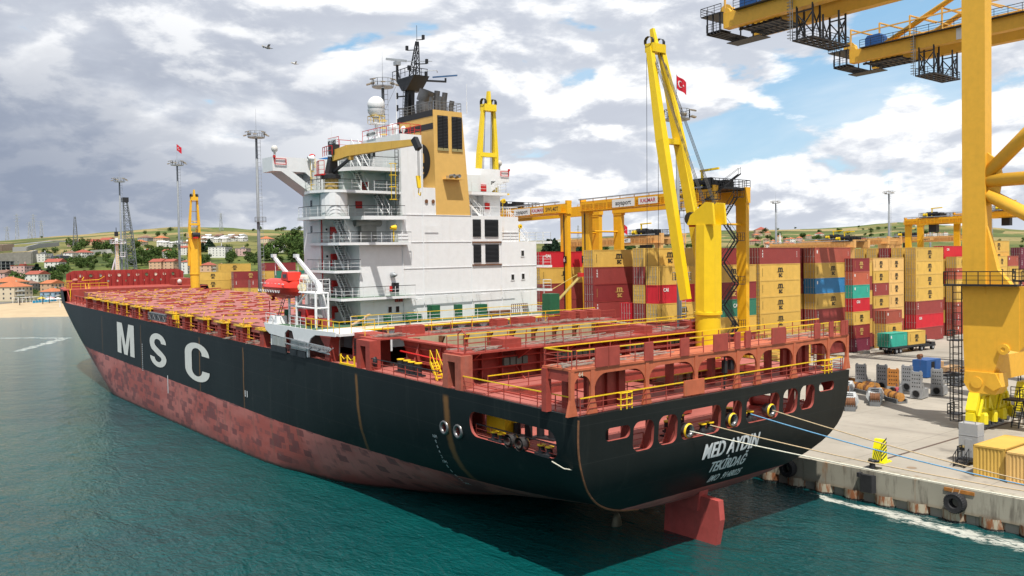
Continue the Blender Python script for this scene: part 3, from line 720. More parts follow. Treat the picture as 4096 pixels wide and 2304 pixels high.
for c in ((-3.3,-12.4,8.42), (-4.1,9.2,8.42), (-8.3,3.0,8.42)):                      # winches on the mooring deck
    wm = MB(); wm.tube((c[0]-.9,c[1],c[2]+.75), (c[0]+.9,c[1],c[2]+.75), .42, 12); wm.tube((c[0]-.95,c[1],c[2]+.75), (c[0]-.85,c[1],c[2]+.75), .7, 14); wm.tube((c[0]+.85,c[1],c[2]+.75), (c[0]+.95,c[1],c[2]+.75), .7, 14); wm.cbox((c[0],c[1],c[2]+.15),(2.2,1.0,.3)); wm.cbox((c[0]+1.25,c[1],c[2]+.6),(.5,.9,1.0))
    wm.obj('mooring_winch', RED, ship)
# ---------------------------------------------------------------- aft lashing bridge with arches
b3 = MB()
b3.box(-3.1, -.35, -15.3, 15.5, 14.36, 14.5)
def arch_panel(mb, y0, y1, r, x0=-.52, x1=-.40, zt=14.36, zb=11.6):
    """web with a rounded bay cut between two posts"""
    n = 6; pts = [(y0, zt), (y1, zt)]
    for i in range(n+1): t = R_(90*i/n); pts.append((y1-r+r*math.cos(t), zt-.32-r+r*math.sin(t)*1.0))
    for i in range(n+1): t = R_(90+90*i/n); pts.append((y0+r+r*math.cos(t), zt-.32-r+r*math.sin(t)))
    # split into quads for a clean face
    top = zt; cols = [y0]+[y0+r-r*math.cos(R_(90*i/n)) for i in range(1, n+1)]+[y1-r+r*math.sin(R_(90*i/n)) for i in range(0, n+1)]
    def low(y):
        if y < y0+r: return zt-.32-r+math.sqrt(max(0, r*r-(y0+r-y)**2))
        if y > y1-r: return zt-.32-r+math.sqrt(max(0, r*r-(y-y1+r)**2))
        return zt-.32
    cols = sorted(set(round(c, 3) for c in cols))
    for a, b in zip(cols, cols[1:]):
        mb.add([(x0,a,low(a)),(x0,b,low(b)),(x0,b,top),(x0,a,top),(x1,a,low(a)),(x1,b,low(b)),(x1,b,top),(x1,a,top)], [(3,2,1,0),(4,5,6,7),(0,1,5,4)])
PY = [-15.2,-13.5,-8.6,-3.7,.9,3.3,7.9,12.6,15.4]
for a, b in zip(PY, PY[1:]): arch_panel(b3, a+.16, b-.16, min(1.05, (b-a)*.42))
for y in PY: b3.prism([(y-.16,14.36),(y+.16,14.36),(y+.16,12.6),(y+.42,11.6),(y-.42,11.6),(y-.16,12.6)], 'x', -.56, -.36)
b3.obj('lashing_bridge', ORAN, ship)
for y in PY: bp = MB(); bp.box(-3.05, -2.6, y-.22, y+.22, 11.6, 14.36); bp.box(-2.6, -.56, y-.05, y+.05, 13.7, 14.36); bp.obj('bridge_post', RED, ship)
for y0, y1 in ((-12.6,-9.4),(8.6,11.8)):
    bp = MB()
    for k in range(6): bp.box(-2.2, -1.9+(.25 if k%2 else 0), y0+(y1-y0)*k/6, y0+(y1-y0)*(k+1)/6, 11.6, 14.36)
    bp.obj('corrugated_screen', RED, ship)
br = MB(); br.rail([(-.42,-14.8,14.5),(-.42,-2.9,14.5)], 1.1, .05, 1.7, 3, top=1); br.rail([(-.42,.0,14.5),(-.42,15.3,14.5)], 1.1, .05, 1.7, 3, top=1); br.rail([(-3.0,-15.1,14.5),(-3.0,15.3,14.5)], 1.1, .05, 1.9, 3, top=1); br.rail([(-.42,-15.2,14.5),(-3,-15.2,14.5)], 1.1, .05, 1.3, 3, top=1)
br.obj('guard_rail', [RED, YELR], ship)
for y0, y1 in ((-13.3,-12.2),(-12.15,-11.2),(-8.9,-8.1),(-5.4,-4.5),(-1.9,-.3),(.5,1.1),(1.7,2.3),(4.9,6.6),(10.5,11.3),(12.6,13.2),(14.3,14.9),(14.95,15.35)):
    MB().box(-.40, -.30, y0, y1, 14.45, 15.65).obj('lashing_bin_panel', RED if y0 < 12 else RED, ship)
MB().box(-.34, -.24, -5.1, -3.0, 11.7, 12.75).obj('nameplate_panel', ORAN, ship)
tx = MB(); put_text(tx, '44', lambda u, v: (-.33, -14.55+u, 14.12+v), size=.42); tx.obj('bay_number', pbr('pale_letter', (.6,.55,.42), .6), ship)
def rods(name, x, y0, y1, z, n, seed, L=2.6):
    rn = random.Random(seed); mb = MB()
    for i in range(n):
        y = rn.uniform(y0, y1); a = rn.gauss(0, .16); l = L*rn.uniform(.6, 1); xx = x+rn.uniform(-.7, .7); zz = z+rn.uniform(.03, .22)
        mb.bar((xx-math.sin(a)*l/2, y-l/2*math.cos(a), zz), (xx+math.sin(a)*l/2, y+l/2*math.cos(a), zz+rn.uniform(-.05, .12)), .05)
    return mb.obj(name, pbr('lashing_steel', (.40,.36,.31), .55, metal=.3, var=.35, vs=3), ship)
for y0, y1 in ((-14.4,-13.4),(-11.2,-9.4),(-7.6,-5.8),(7.2,9.6),(11.4,13.6)): rods('lashing_rods', -1.7, y0, y1, 14.5, 16, int(y0*7))
# yellow loop ladders at the stern rail
def hoop(c, par=ship):
    mb = MB()
    for z in (.25,.65,1.05): mb.path([(c[0]-.05,c[1]-.5,c[2]+z),(c[0]+.35,c[1]-.5,c[2]+z),(c[0]+.35,c[1]+.5,c[2]+z),(c[0]-.05,c[1]+.5,c[2]+z)], .04)
    for y in (-.5,.0,.5): mb.tube((c[0]+.35*(1 if y == 0 else .9),c[1]+y,c[2]), (c[0]+.35*(1 if y == 0 else .9),c[1]+y,c[2]+1.05), .04)
    mb.obj('ladder_hoops', YELR, par)
hoop((-.35,-10.9,11.6)); hoop((-.35,12.0,11.6))
ld = MB(); ld.ladder((-2.4,-13.2,11.6),(-2.4,-13.2,14.4)); ld.ladder((-2.4,13.9,11.6),(-2.4,13.9,14.4)); ld.obj('bridge_ladder', RED, ship)
fp = MB(); fp.tube((-.8,-.1,11.6),(-.8,-.1,15.6),.06,6); fp.cbox((-.7,.5,13.3),(.3,.35,.7)); fp.cbox((-.8,-.1,13.2),(.3,.3,.9)); fp.obj('stern_light_post', BLACK, ship)
# ---------------------------------------------------------------- middle lashing bridge
b2 = MB(); b2.box(-15.4, -13.0, -14.6, 14.6, 14.1, 14.25)
b2.box(-15.6, -15.3, -14.0, 14.4, 11.6, 14.1)
for k in range(15): y = -13.4+k*1.95; b2.box(-15.3, -14.85, y-.06, y+.06, 11.66, 14.1)
for y in (-13, -8.2, -3.4, 1.4, 6.2, 11): b2.prism([(-12.9,14.1),(-14.9,14.1),(-14.9,12.6),(-14.5,13.2)], 'y', y-.06, y+.06); b2.prism([(-14.85,12.6),(-13.6,11.66),(-14.85,11.66)], 'y', y-.06, y+.06)
for z in (12.7, 13.45): b2.tube((-14.6,-13.6,z),(-14.6,13.6,z),.07)
b2.obj('lashing_bridge', RED, ship)
for y in (-9.6,-4.2,-1.9,4.0,9.6):
    mb = MB()
    for k in range(4): mb.box(-14.75, -14.5, y+k*.62, y+k*.62+.5, 12.75, 13.35)
    mb.obj('reefer_socket', pbr('socket_green', (.09,.15,.13), .5, var=.2), ship)
br = MB(); br.rail([(-13.0,-14.4,14.25),(-13.0,14.4,14.25)], 1.1, .05, 1.9, 3, top=1); br.rail([(-15.3,-14.4,14.25),(-15.3,14.4,14.25)], 1.1, .05, 1.9, 3, top=1)
br.path([(-13.1,-14.2,14.25),(-13.1,-14.2,15.6),(-13.6,-14.2,15.9),(-14.1,-14.2,15.6),(-14.1,-14.2,14.25)], .05); br.obj('guard_rail', [RED, YELR], ship)
for y0, y1 in ((-10.4,-8.6),(5.2,6.2),(11.6,12.6),(13.2,14.3)): MB().box(-15.2, -13.6, y0, y1, 14.25, 14.95).obj('lashing_bin', RED, ship)
for y0, y1, s in ((-13.6,-11,1),(-8,-4.5,2),(-4.2,-1.8,3),(-1,4,4),(7,11.2,5),(12.8,14.4,6)): rods('lashing_rods', -14.2, y0, y1, 14.25, 22, 40+s)
def post(x, w=2.4, z1=14.1, y0=-14.95, y1=-13.9):
    """portal pedestal with a slot"""
    mb = MB(); mb.box(x-w/2, x-w/2+.7, y0, y1, 11.55, z1); mb.box(x+w/2-.75, x+w/2, y0, y1, 11.55, z1); mb.box(x-w/2+.7, x+w/2-.75, y0, y1, z1-.5, z1)
    mb.box(x-w/2+.7, x+w/2-.75, y1-.25, y1-.1, 11.55, z1-.5); return mb
post(-13.9).obj('bridge_pedestal', pbr('worn_red', (.36,.10,.065), .65, var=.3, rust=.7, streak=.4, dirt=(.33,.2,.16)), ship)
post(-27.5, 2.4, 14.1).obj('bridge_pedestal', RED, ship)
# ---------------------------------------------------------------- open hold between the bridges
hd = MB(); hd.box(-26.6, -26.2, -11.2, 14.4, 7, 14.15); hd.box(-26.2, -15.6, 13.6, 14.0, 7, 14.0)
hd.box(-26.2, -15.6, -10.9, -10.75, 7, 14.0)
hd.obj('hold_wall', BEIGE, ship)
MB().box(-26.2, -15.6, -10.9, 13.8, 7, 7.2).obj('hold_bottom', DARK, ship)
hp = MB()
for k in range(10): y = -10.6+k*2.68; hp.box(-26.2, -25.85, y-.13, y+.13, 7.2, 14.1); hp.prism([(-26.2,14.1),(-25.4,14.1),(-26.2,12.9)], 'y', y-.1, y+.1)
for k in range(5): x = -25+k*2.2; hp.box(x-.1, x+.1, 13.35, 13.6, 7.2, 14)
hp.obj('cell_guide', RUST, ship)
cw = MB()                                                     # port side coaming with stays
cw.add([(-26.4,-11.0,11.6),(-15.2,-11.0,11.6),(-15.2,-11.6,14.0),(-26.4,-11.6,14.0)], [(0,1,2,3)]); cw.box(-26.4,-15.2,-11.9,-10.9,13.98,14.1)
for x in (-23.8,-20.4,-17): cw.prism([(-12.4,11.6),(-11.0,11.6),(-11.55,14.0)], 'x', x-.08, x+.08)
cw.tube((-26,-11.75,12.4),(-15.4,-11.75,12.4),.05)
for z in (12.2,13.4): cw.box(-26.3,-15.2,-11.62,-11.25,z-.05,z+.05)
cw.obj('hatch_coaming', RED, ship); MB().box(-26.4,-15.2,11.2,11.9,11.6,14.1).obj('hatch_coaming', RED, ship)
fp = MB(); fp.tube((-26.2,-12.0,13.05),(-15.5,-12.0,12.75),.075); fp.obj('fire_main', REDB, ship)
# ---------------------------------------------------------------- forward lashing bridge below the deckhouse
b1 = MB(); b1.box(-29.6, -26.3, -14.2, 14.6, 14.1, 14.22); b1.obj('lashing_bridge', RED, ship)
br = MB(); br.rail([(-26.4,-13.6,14.22),(-26.4,14.4,14.22)], 1.0, .04, 2.4, 3); br.cm = 1; br.rail([(-29.6,-13.6,14.22),(-29.6,14.4,14.22)], 1.05, .05, 2.4, 2, top=1); br.obj('guard_rail', [RED, YELR], ship)
for y0, y1 in ((-11,-8.6),(-.4,.9),(2.2,4.4),(8.8,9.8),(10.4,11.4),(12.2,13.4)): MB().box(-28.9, -27.6, y0, y1, 14.22, 15.0+.25*(y0 > 8)).obj('lashing_bin', RED, ship)
for y0, y1, s in ((-13,-11,1),(-8,-2,2),(-1,4,3),(4.5,9,4),(9,13.5,5)): rods('lashing_rods', -27.4, y0, y1, 14.22, 26, 70+s)
rb = MB(); rb.box(-32.4, -29.3, -13.4, -11.2, 11.6, 14.3)
rb.obj('deck_locker', RED, ship)
vt = MB()
for k in range(9): vt.box(-32.0, -30.6, -13.5, -13.38, 12.3+k*.18, 12.38+k*.18)
vt.obj('vent_grille', BLACK, ship)
# ---------------------------------------------------------------- small gear on the port side walk
def gear(name, mat, *boxes):
    mb = MB()
    for b in boxes: mb.box(*b)
    return mb.obj(name, mat, ship)
gear('deck_bin', GREEN, (-24.6,-24,-13.0,-12.5,11.6,12.5)); gear('deck_bin', GREEN, (-23.9,-23.3,-13.0,-12.5,11.6,12.5))
cg = MB()
for k in range(6): cg.box(-16.0+k*.22, -15.92+k*.22, -13.2, -13.1, 11.6, 12.9)
cg.box(-16.1,-14.8,-13.25,-13.1,12.85,12.95); cg.obj('cage_gate', YELR, ship)
st2 = MB(); st2.stair((-17.6,-13.5,11.6),(-18.6,-13.5,13.0),.6,side=None); st2.obj('step_ladder', YELR, ship)
rail_part([(-15.1,-14.85,11.6), (-26.2,-14.85,11.6)], mats=[RED, BLACK])
yr = MB(); 
for x in (-29.4,-30.7,-32.0): yr.tube((x,-14.8,11.5),(x,-14.8,12.5),.09)
yr.box(-32.1,-29.3,-14.9,-14.7,11.5,11.75); yr.path([(-29.4,-14.8,12.4),(-30.05,-14.8,12.1),(-30.7,-14.8,12.4),(-31.35,-14.8,12.1),(-32,-14.8,12.4)],.04); yr.obj('gangway_stanchions', YELR, ship)
# ---------------------------------------------------------------- deckhouse
LV = [14.3, 17.03, 19.8, 22.6, 25.45, 27.9, 30.4, 32.9]
GDK = pbr('deck_green', (.06,.13,.075), .7, var=.2)
h = MB()
h.box(-48.2, -44.1, -10.8, 10.8, 11.6, 30.4)                # forward accommodation
h.box(-44.1, -40, -8.5, -3.5, 11.6, 22.45)                  # lower port house
h.box(-44.1, -40, -3.5, 9.6, 11.6, 25.5)                    # engine casing
h.box(-44.1, -40, 9.6, 14.85, 11.6, 22.6); h.box(-48.2, -44.1, 10.8, 14.85, 11.6, 22.6)
h.box(-44.1, -40.1, 9.6, 12.2, 22.6, 25.45)
h.box(-44.1, -40, -3.5, -.9, 25.5, 33.95)                   # white casing beside the funnel
h.box(-48.3, -44.1, -3.5, 7.5, 30.4, 34.0)                  # wheelhouse
h.box(-44.1, -40.05, -.9, .86, 25.5, 28.42)
h.box(-44.2, -43.2, -8.5, -3.5, 22.45, 30.4); h.box(-44.2, -43.4, 5.5, 10.8, 25.5, 30.4)
h.lathe([(1.35, 25.2),(1.35, 27.8)], (-41.6,-10.4,0), 16)
house = h.obj('deckhouse', WHITE, ship)
def sub(mb, name, mats, smooth=False): return mb.obj(name, mats, house, smooth)
# seams that show on the plating
sm_ = MB()
for z in (17.03, 19.8, 22.6, 25.5): sm_.box(-39.99, -39.95, -3.45, 5.5 if z > 20 else 14.8, z-.03, z+.03)
for y, z0, z1 in ((-.85, 14.4, 33), (5.45, 14.4, 25.5), (9.65, 14.4, 22.6), (-3.42, 14.4, 33)): sm_.tube((-39.95, y, z0), (-39.95, y, z1), .05)
sm_.bar((-39.7, -.8, 24.25), (-39.7, .9, 24.25), .06); sub(sm_, 'wall_pipes', WHITE)
fr = MB()
for z in (22.55, 20.0): fr.box(-39.98, -39.86, 5.5, 9.6, z-.07, z+.07)
sub(fr, 'vent_frame', RUST)
for y0, y1, z0, z1 in ((5.65,6.75,23.15,25.1),(7.3,9.2,23.15,25.1),(5.7,6.75,20.25,22.3),(7.35,9.25,20.25,22.3)):
    v = MB(); v.box(-40.2, -39.98, y0, y1, z0, z1)
    v.cm = 1; n = 14
    for k in range(n): z = z0+(z1-z0)*(k+.5)/n; v.add([(-39.97,y0,z+.06),(-39.97,y1,z+.06),(-39.88,y1,z-.05),(-39.88,y0,z-.05)], [(0,1,2,3)])
    sub(v, 'louvre_vent', [DARK, BLACK])
def window(y0, z0, w=.42, hh=.62, x=-39.97, name='window'):
    v = MB(); v.box(x-.02, x+.02, y0, y0+w, z0, z0+hh); v.cm = 1
    v.box(x-.02, x+.045, y0-.07, y0, z0-.07, z0+hh+.07); v.box(x-.02, x+.045, y0+w, y0+w+.07, z0-.07, z0+hh+.07); v.box(x-.02, x+.045, y0, y0+w, z0-.07, z0); v.box(x-.02, x+.045, y0, y0+w, z0+hh, z0+hh+.07)
    sub(v, name, [GLASS, WHITEC])
for y, z in ((-5.3,15.25),(-4.4,15.25),(11.0,18.15),(12.55,18.2),(12.5,20.9)): window(y, z)
def pwin(x, z, y, w=.4, hh=.7):
    v = MB(); v.box(x, x+w, y-.03, y+.02, z, z+hh); v.cm = 1; v.box(x-.06, x+w+.06, y-.02, y+.03, z-.06, z); v.box(x-.06, x+w+.06, y-.02, y+.03, z+hh, z+hh+.06); sub(v, 'window', [GLASS, WHITEC])
for x, z in ((-46.4,23.7),(-46.3,26.4),(-46.4,15.4),(-46.9,18.2)): pwin(x, z, -10.8)
pwin(-47.0, 31.9, -3.5, .55, .85); pwin(-45.9, 31.95, -3.5, .55, .85)
for y in (-.35, .5):
    v = MB(); v.lathe([(.22,-39.95),(0,-39.94)], (0,y-.05,26.95), 10, 'x'); sub(v, 'porthole', RUST)
# open decks on the port quarter, with rails
def deck(name, poly, z, t=.28):
    mb = MB(); mb.prism(poly, 'z', z-t, z-.01); mb.cm = 1; mb.add([(u,v,z) for u,v in (poly if sum(poly[i][0]*poly[(i+1)%len(poly)][1]-poly[(i+1)%len(poly)][0]*poly[i][1] for i in range(len(poly))) > 0 else poly[::-1])], [tuple(range(len(poly)))])
    sub(mb, name, [WHITEC, GDK])
def hrail(pts, top=1, step=1.25, h_=1.05, t=.042): mb = MB(); mb.rail(pts, h_, t, step, 3, top=top); sub(mb, 'guard_rail', [WHITEC, BLACK])
for z, x1, y1 in ((LV[1], -38.9, -2.6), (LV[3], -39.1, -2.9)):
    deck('side_deck', [(-46.9,-10.6),(-46.2,-11.2),(x1,-11.2),(x1,y1),(-40,y1),(-40,-8.5),(-44.1,-8.5),(-44.1,-10.6)], z)
    hrail([(-46.5,-11.1,z),(x1+.05-.1,-11.1,z),(x1-.05,y1+.05,z)])
deck('side_deck', [(-46.6,-11.3),(-40.0,-11.3),(-39.6,-8.4),(-40,-8.4),(-44.1,-8.4),(-44.1,-10.7),(-46.6,-10.7)], LV[2]); hrail([(-46.5,-11.2,LV[2]),(-40.05,-11.2,LV[2]),(-39.75,-8.5,LV[2])])
deck('side_deck', [(-46.6,-12.2),(-43,-12.5),(-40.6,-11.9),(-39.8,-9.6),(-44.2,-9.6),(-44.2,-10.8),(-46.6,-10.8)], LV[4]-.2); hrail([(-46.4,-12.1,LV[4]-.2),(-43,-12.4,LV[4]-.2),(-40.7,-11.8,LV[4]-.2),(-39.9,-9.7,LV[4]-.2)])
deck('side_deck', [(-43.2,-8.4),(-40.6,-7.6),(-39.3,-3.3),(-40,-3.3),(-43.2,-3.5)], LV[4]-.1, .4); hrail([(-43,-8.3,LV[4]-.1),(-40.7,-7.5,LV[4]-.1),(-39.4,-3.4,LV[4]-.1)])
deck('side_deck', [(-46.2,-10.8),(-45.6,-11.8),(-43,-12.4),(-40.9,-11.8),(-39.9,-10.2),(-39.9,-8.0),(-40.1,-3.5),(-44.2,-3.5),(-44.2,-10.8)], LV[5]); hrail([(-45.6,-11.7,LV[5]),(-43,-12.3,LV[5]),(-41.0,-11.7,LV[5]),(-40,-10.2,LV[5]),(-40,-8.2,LV[5])]); hrail([(-40.1,-6.6,LV[5]),(-40.2,-3.6,LV[5])])
deck('side_deck', [(-45.5,-10.8),(-43,-9.0),(-40.6,-7.8),(-40.2,-3.5),(-44.2,-3.5),(-45.5,-3.5)], LV[6], .4); hrail([(-43,-8.9,LV[6]),(-40.7,-7.7,LV[6]),(-40.3,-3.6,LV[6])])
deck('side_deck', [(-48.3,-7.8),(-46,-7.8),(-45.6,-5),(-45.6,-3.5),(-48.3,-3.5)], LV[7], .35)
hm_ = MB(); hm_.box(-48.3,-48.1,-7.8,-3.5,30.4,32.6); hm_.box(-48.1,-46.0,-7.8,-7.65,30.4,32.6); sub(hm_, 'wing_house', WHITEC)
st = MB(); st.cm = 0
for p, q_ in (((-41.2,-9.3,LV[3]),(-43.7,-9.3,LV[4]-.2)), ((-41.1,-9.3,LV[2]),(-43.6,-9.3,LV[3])), ((-41.1,-9.3,LV[1]),(-43.6,-9.3,LV[2])), ((-41.1,-9.3,LV[0]),(-43.6,-9.3,LV[1]))):
    s_ = MB(); s_.stair(p, q_, .8, side=1); sub(s_, 'outside_stair', [WHITEC, BLACK])
for p, q_ in (((-40.2,-5.2,LV[4]),(-42.6,-5.2,LV[5])), ((-41.0,-7.2,LV[5]),(-43.3,-7.2,LV[6])), ((-43.6,-5.6,LV[6]),(-46.2,-5.6,LV[7]))):
    s_ = MB(); s_.stair(p, q_, .8, side=1); sub(s_, 'outside_stair', [WHITEC, BLACK])
# doors, fire boxes, lamps in the alcove
def alc(name, mat, x0,x1,y0,y1,z0,z1): MB().box(x0,x1,y0,y1,z0,z1).obj(name, mat, house)
for i in range(4):
    z = LV[i]+.05
    v = MB(); v.box(-44.09,-44.03,-10.5,-9.75,z,z+1.9); v.cm = 1; v.lathe([(.13,-44.02),(0,-44.01)], (0,-10.12,z+1.35), 10, 'x'); sub(v, 'door', [WHITEC, GLASS])
    alc('fire_box', REDB, -44.05,-43.85,-9.5,-9.05,z+.95,z+1.6)
    t_ = MB(); t_.tube((-44.0,-10.68,z),(-44.0,-10.68,z+2.6),.06); sub(t_, 'fire_main', REDB)
    alc('hose_rack', REDB, -44.0,-43.7,-9.75,-9.55,z+.3,z+1.6)
alc('fire_box', REDB, -43.15,-42.95,-7.2,-6.5,26.2,26.95); alc('fire_box', REDB, -43.3,-43.1,-6.4,-5.6,28.1,29.0)
v = MB(); v.box(-43.18,-43.1,-4.9,-4.2,25.5,27.2); v.cm = 1; v.lathe([(.15,-43.08),(0,-43.07)], (0,-4.55,26.7), 10, 'x'); sub(v, 'door', [WHITEC, GLASS])
v = MB(); v.tube((-42.6,-7.6,24.7),(-42.6,-4.6,24.7),.42,12); v.box(-42.9,-42.3,-7.0,-5.2,22.7,24.5); sub(v, 'duct', pbr('duct_grey', (.20,.20,.19), .6, var=.25))
v = MB(); v.tube((-39.6,-4.7,22.6),(-39.6,-4.7,23.9),.07); v.lathe([(.16,-.3),(.30,.28),(.1,.3)], (-39.6,-4.75,24.1), 10, 'y'); sub(v, 'flood_light', YELR)
v = MB(); v.box(-40.1,-39.2,-4.4,-3.2,22.6,23.5); sub(v, 'capstan_box', WHITEC)
v = MB(); v.box(-39.98,-39.8,-4.85,-4.05,17.4,18.35); v.cm = 1; v.box(-39.97,-39.8,-5.1,-4.87,17.5,18.0); sub(v, 'louvre_vent', [BLACK, REDB])
v = MB(); v.lathe([(.28,-39.95),(.26,-39.5),(.13,-39.45),(.13,-39.1),(0,-39.1)], (0,-4.75,19.2), 12, 'x'); sub(v, 'fog_horn', GREY, True)
v = MB()
for y in (-4.5,-4.0): v.box(-39.95,-39.75,y,y+.35,16.35,16.85)
sub(v, 'fire_box', RED)
# yellow caged ladder and cables on the casing corner
v = MB(); v.ladder((-39.6,-4.2,25.5),(-39.6,-4.2,32.2), .4); sub(v, 'casing_ladder', BLACK)
v = MB()
for z in (27.0,28.3,29.5,30.7): v.path([(-39.6,-4.2,z),(-39.2,-4.6,z),(-39.2,-5.0,z),(-39.6,-5.1,z)], .045)
for o_ in ((-39.2,-4.6),(-39.3,-5.05)): v.tube((*o_,27),(*o_,30.7),.03)
sub(v, 'ladder_cage', YELR)
# lamps and brackets on the aft wall
for y, z, l in ((-2.1,16.55,.5),(6.3,16.75,.5),(12.4,16.75,.7)):
    v = MB(); v.box(-39.95,-39.2,y,y+.06,z,z+.05); v.box(-39.3,-38.95,y-.25,y+l,z-.03,z+.05); sub(v, 'wall_lamp', WHITEC)
v = MB(); v.bar((-39.6,-3,16.75),(-39.6,11.3,16.9),.05); v.bar((-39.6,-3,16.6),(-39.6,5.4,16.68),.04); [v.bar((-40,y,16.75),(-39.6,y,16.78),.04) for y in (-2.5,0,2,4,6,8,10)]; sub(v, 'cable_tray', WHITEC)
# starboard side platforms, stairs
for z, y0, x1 in ((LV[3],14.8,-38.6),(LV[2],14.8,-38.5),(LV[1],14.8,-38.5)):
    deck('side_deck', [(-45,y0),(-39.9,y0),(-38.4,15.25),(-38.4,15.9),(-45,15.9)], z); hrail([(-39.0,15.0,z),(-38.5,15.8,z),(-45,15.8,z)], 0)
hrail([(-40.05,9.8,22.6),(-40.05,14.7,22.6),(-44,14.7,22.6)], 0); hrail([(-40.1,5.6,25.5),(-40.1,12.1,25.5),(-44,12.1,25.5)], 0)
s_ = MB(); s_.stair((-40.6,13.9,22.6),(-42.6,12.6,25.5),.7,side=0); sub(s_, 'outside_stair', [WHITEC, WHITEC])
s_ = MB(); s_.stair((-41.0,7.6,25.5),(-43.2,6.2,28.3),.7,side=1); sub(s_, 'outside_stair', [WHITEC, BLACK])
deck('side_deck', [(-43.4,5.5),(-41.2,6.4),(-41.2,11.5),(-43.4,11.5)], 28.3, .35); hrail([(-41.3,6.5,28.3),(-41.3,11.4,28.3),(-43.4,11.4,28.3)], 0)
hb2 = MB(); hb2.box(-43.3,-42.2,8.8,11.2,25.5,28.0); sub(hb2, 'fan_room', WHITEC)
alc('fire_box', REDB, -42.1,-41.95,8.9,9.5,26.3,27.1); alc('fire_box', REDB, -43.3,-43.1,9.2,9.9,28.5,29.3)
for y, z in ((10.2,25.5),(12.6,22.6)):
    v = MB(); v.tube((-40.4,y,z),(-40.4,y,z+1.6),.06); v.lathe([(.14,-.25),(.28,.25),(.1,.28)], (-40.4,y,z+1.75), 10, 'x'); sub(v, 'flood_light', YELR)
# ---------------------------------------------------------------- bridge wings
for sg in (-1, 1):
    w_ = MB()
    w_.box(-48.2,-45.5,sg*10.8,sg*15.2,29.95,30.2)
    w_.box(-45.6,-45.5,sg*7.8,sg*15.2,30.2,31.4); w_.box(-48.2,-48.1,sg*7.8,sg*15.2,30.2,31.4); w_.box(-48.1,-45.6,sg*15.1,sg*15.2,30.2,31.4)
    for x in (-45.6,-48.15):
        w_.prism([(sg*14.3,29.95),(sg*13.1,29.95),(sg*10.8,28.35),(sg*10.8,27.6)], 'x', x, x+.1); w_.prism([(sg*10.8,29.95),(sg*11.7,29.95),(sg*10.8,29.2)], 'x', x, x+.1)
    w_.add([(-45.6,sg*14.3,29.95),(-48.1,sg*14.3,29.95),(-48.1,sg*10.8,27.6),(-45.6,sg*10.8,27.6)], [(0,1,2,3)])
    w_.prism([(sg*10.8,31.4),(sg*10.8,30.2),(sg*7.8,30.2),(sg*7.8,31.4)], 'x', -45.6, -45.48)
    w_.obj('bridge_wing', WHITEC, house)
    v = MB(); v.sphere((-46.6,sg*14.5,32.3), .34, 10, 7, (1,1,1.15)); v.tube((-46.6,sg*14.5,31.4),(-46.6,sg*14.5,32.1),.12); sub(v, 'covered_searchlight', pbr('canvas', (.55,.53,.50), .9, var=.2, bump=.5), True)
    v = MB(); v.bar((-45.4,sg*15.0,31.2),(-45.4,sg*13.8,31.2),.07); v.bar((-45.4,sg*15.0,30.65),(-45.4,sg*13.8,30.65),.07); v.bar((-45.4,sg*15,30.65),(-45.4,sg*15,31.4),.07,up=(1,0,0)); v.bar((-45.4,sg*13.8,30.65),(-45.4,sg*13.8,31.2),.07,up=(1,0,0)); v.cbox((-45.4,sg*15.05,31.4),(.2,.2,.25)); sub(v, 'lifebuoy_rack', REDB)
v = MB(); v.lathe([(.12,31.4),(.14,31.7),(.32,31.75),(.32,31.9),(.1,32.0)], (-46.5,-10.4,0), 10); sub(v, 'vent_mushroom', REDB)
v = MB(); v.box(-47.6,-45.7,-9.2,-7.9,31.45,31.65); sub(v, 'blue_awning', pbr('blue_tarp', (.02,.16,.45), .6))
v = MB(); v.tube((-45.2,-11.1,30.2),(-45.2,-11.1,31.2),.08); v.lathe([(.18,-.3),(.34,.3),(.1,.3)], (-45.2,-11.2,31.4), 10, 'y'); sub(v, 'flood_light', WHITEC)
v = MB(); v.ladder((-45.3,-10.9,28.0),(-45.3,-10.9,31.4),.5,5,out=(1,0,0)); sub(v, 'wing_ladder', YELR)
# compass deck
v = MB(); v.rail([(-48.2,-3.5,34),(-44.2,-3.5,34),(-40.1,-3.5,34),(-40.1,-.9,34),(-43.9,-.9,34)], 1.05, .045, 1.3, 2); v.rail([(-48.2,7.4,34),(-44.2,7.4,34)], 1.05,.045,1.3,2); v.rail([(-48.2,-7.7,32.9),(-48.2,-3.6,32.9)],1.05,.045,1.3,2); v.rail([(-48.2,-7.7,32.9),(-45.7,-7.7,32.9)],1.05,.045,1.3,2); sub(v, 'guard_rail', REDB)
v = MB(); v.box(-48.0,-46.0,-7.85,-7.78,32.9,33.9); v.cm = 1; put_text(v, 'IMO 9148025', lambda u, w2: (-47.0+u,-7.87,33.4+w2), size=.62, sx=.55, bold=.02); sub(v, 'number_board', [WHITEC, BLACK])
v = MB(); v.box(-47.0,-45.0,-3.62,-3.56,34.25,34.8); v.cm = 1; put_text(v, 'MED AYDIN', lambda u, w2: (-46.0+u,-3.64,34.52+w2), size=.38, bold=.012); sub(v, 'name_board', [WHITEC, BLACK])
v = MB(); v.sphere((-47.3,-2.2,38.0), .98, 16, 10); v.lathe([(.5,36.6),(.92,37.1),(.98,37.5)], (-47.3,-2.2,0), 16); v.tube((-47.3,-2.2,35.9),(-47.3,-2.2,36.7),.22,8); sub(v, 'satellite_dome', WHITEC, True)
v = MB(); v.box(-48,-46.6,-2.9,-1.5,35.85,35.95); v.bar((-47.3,-2.2,34),(-47.3,-2.2,35.9),.28); v.bar((-46.6,-2.2,34),(-47.2,-2.2,35.5),.1); sub(v, 'dome_pedestal', WHITEC)
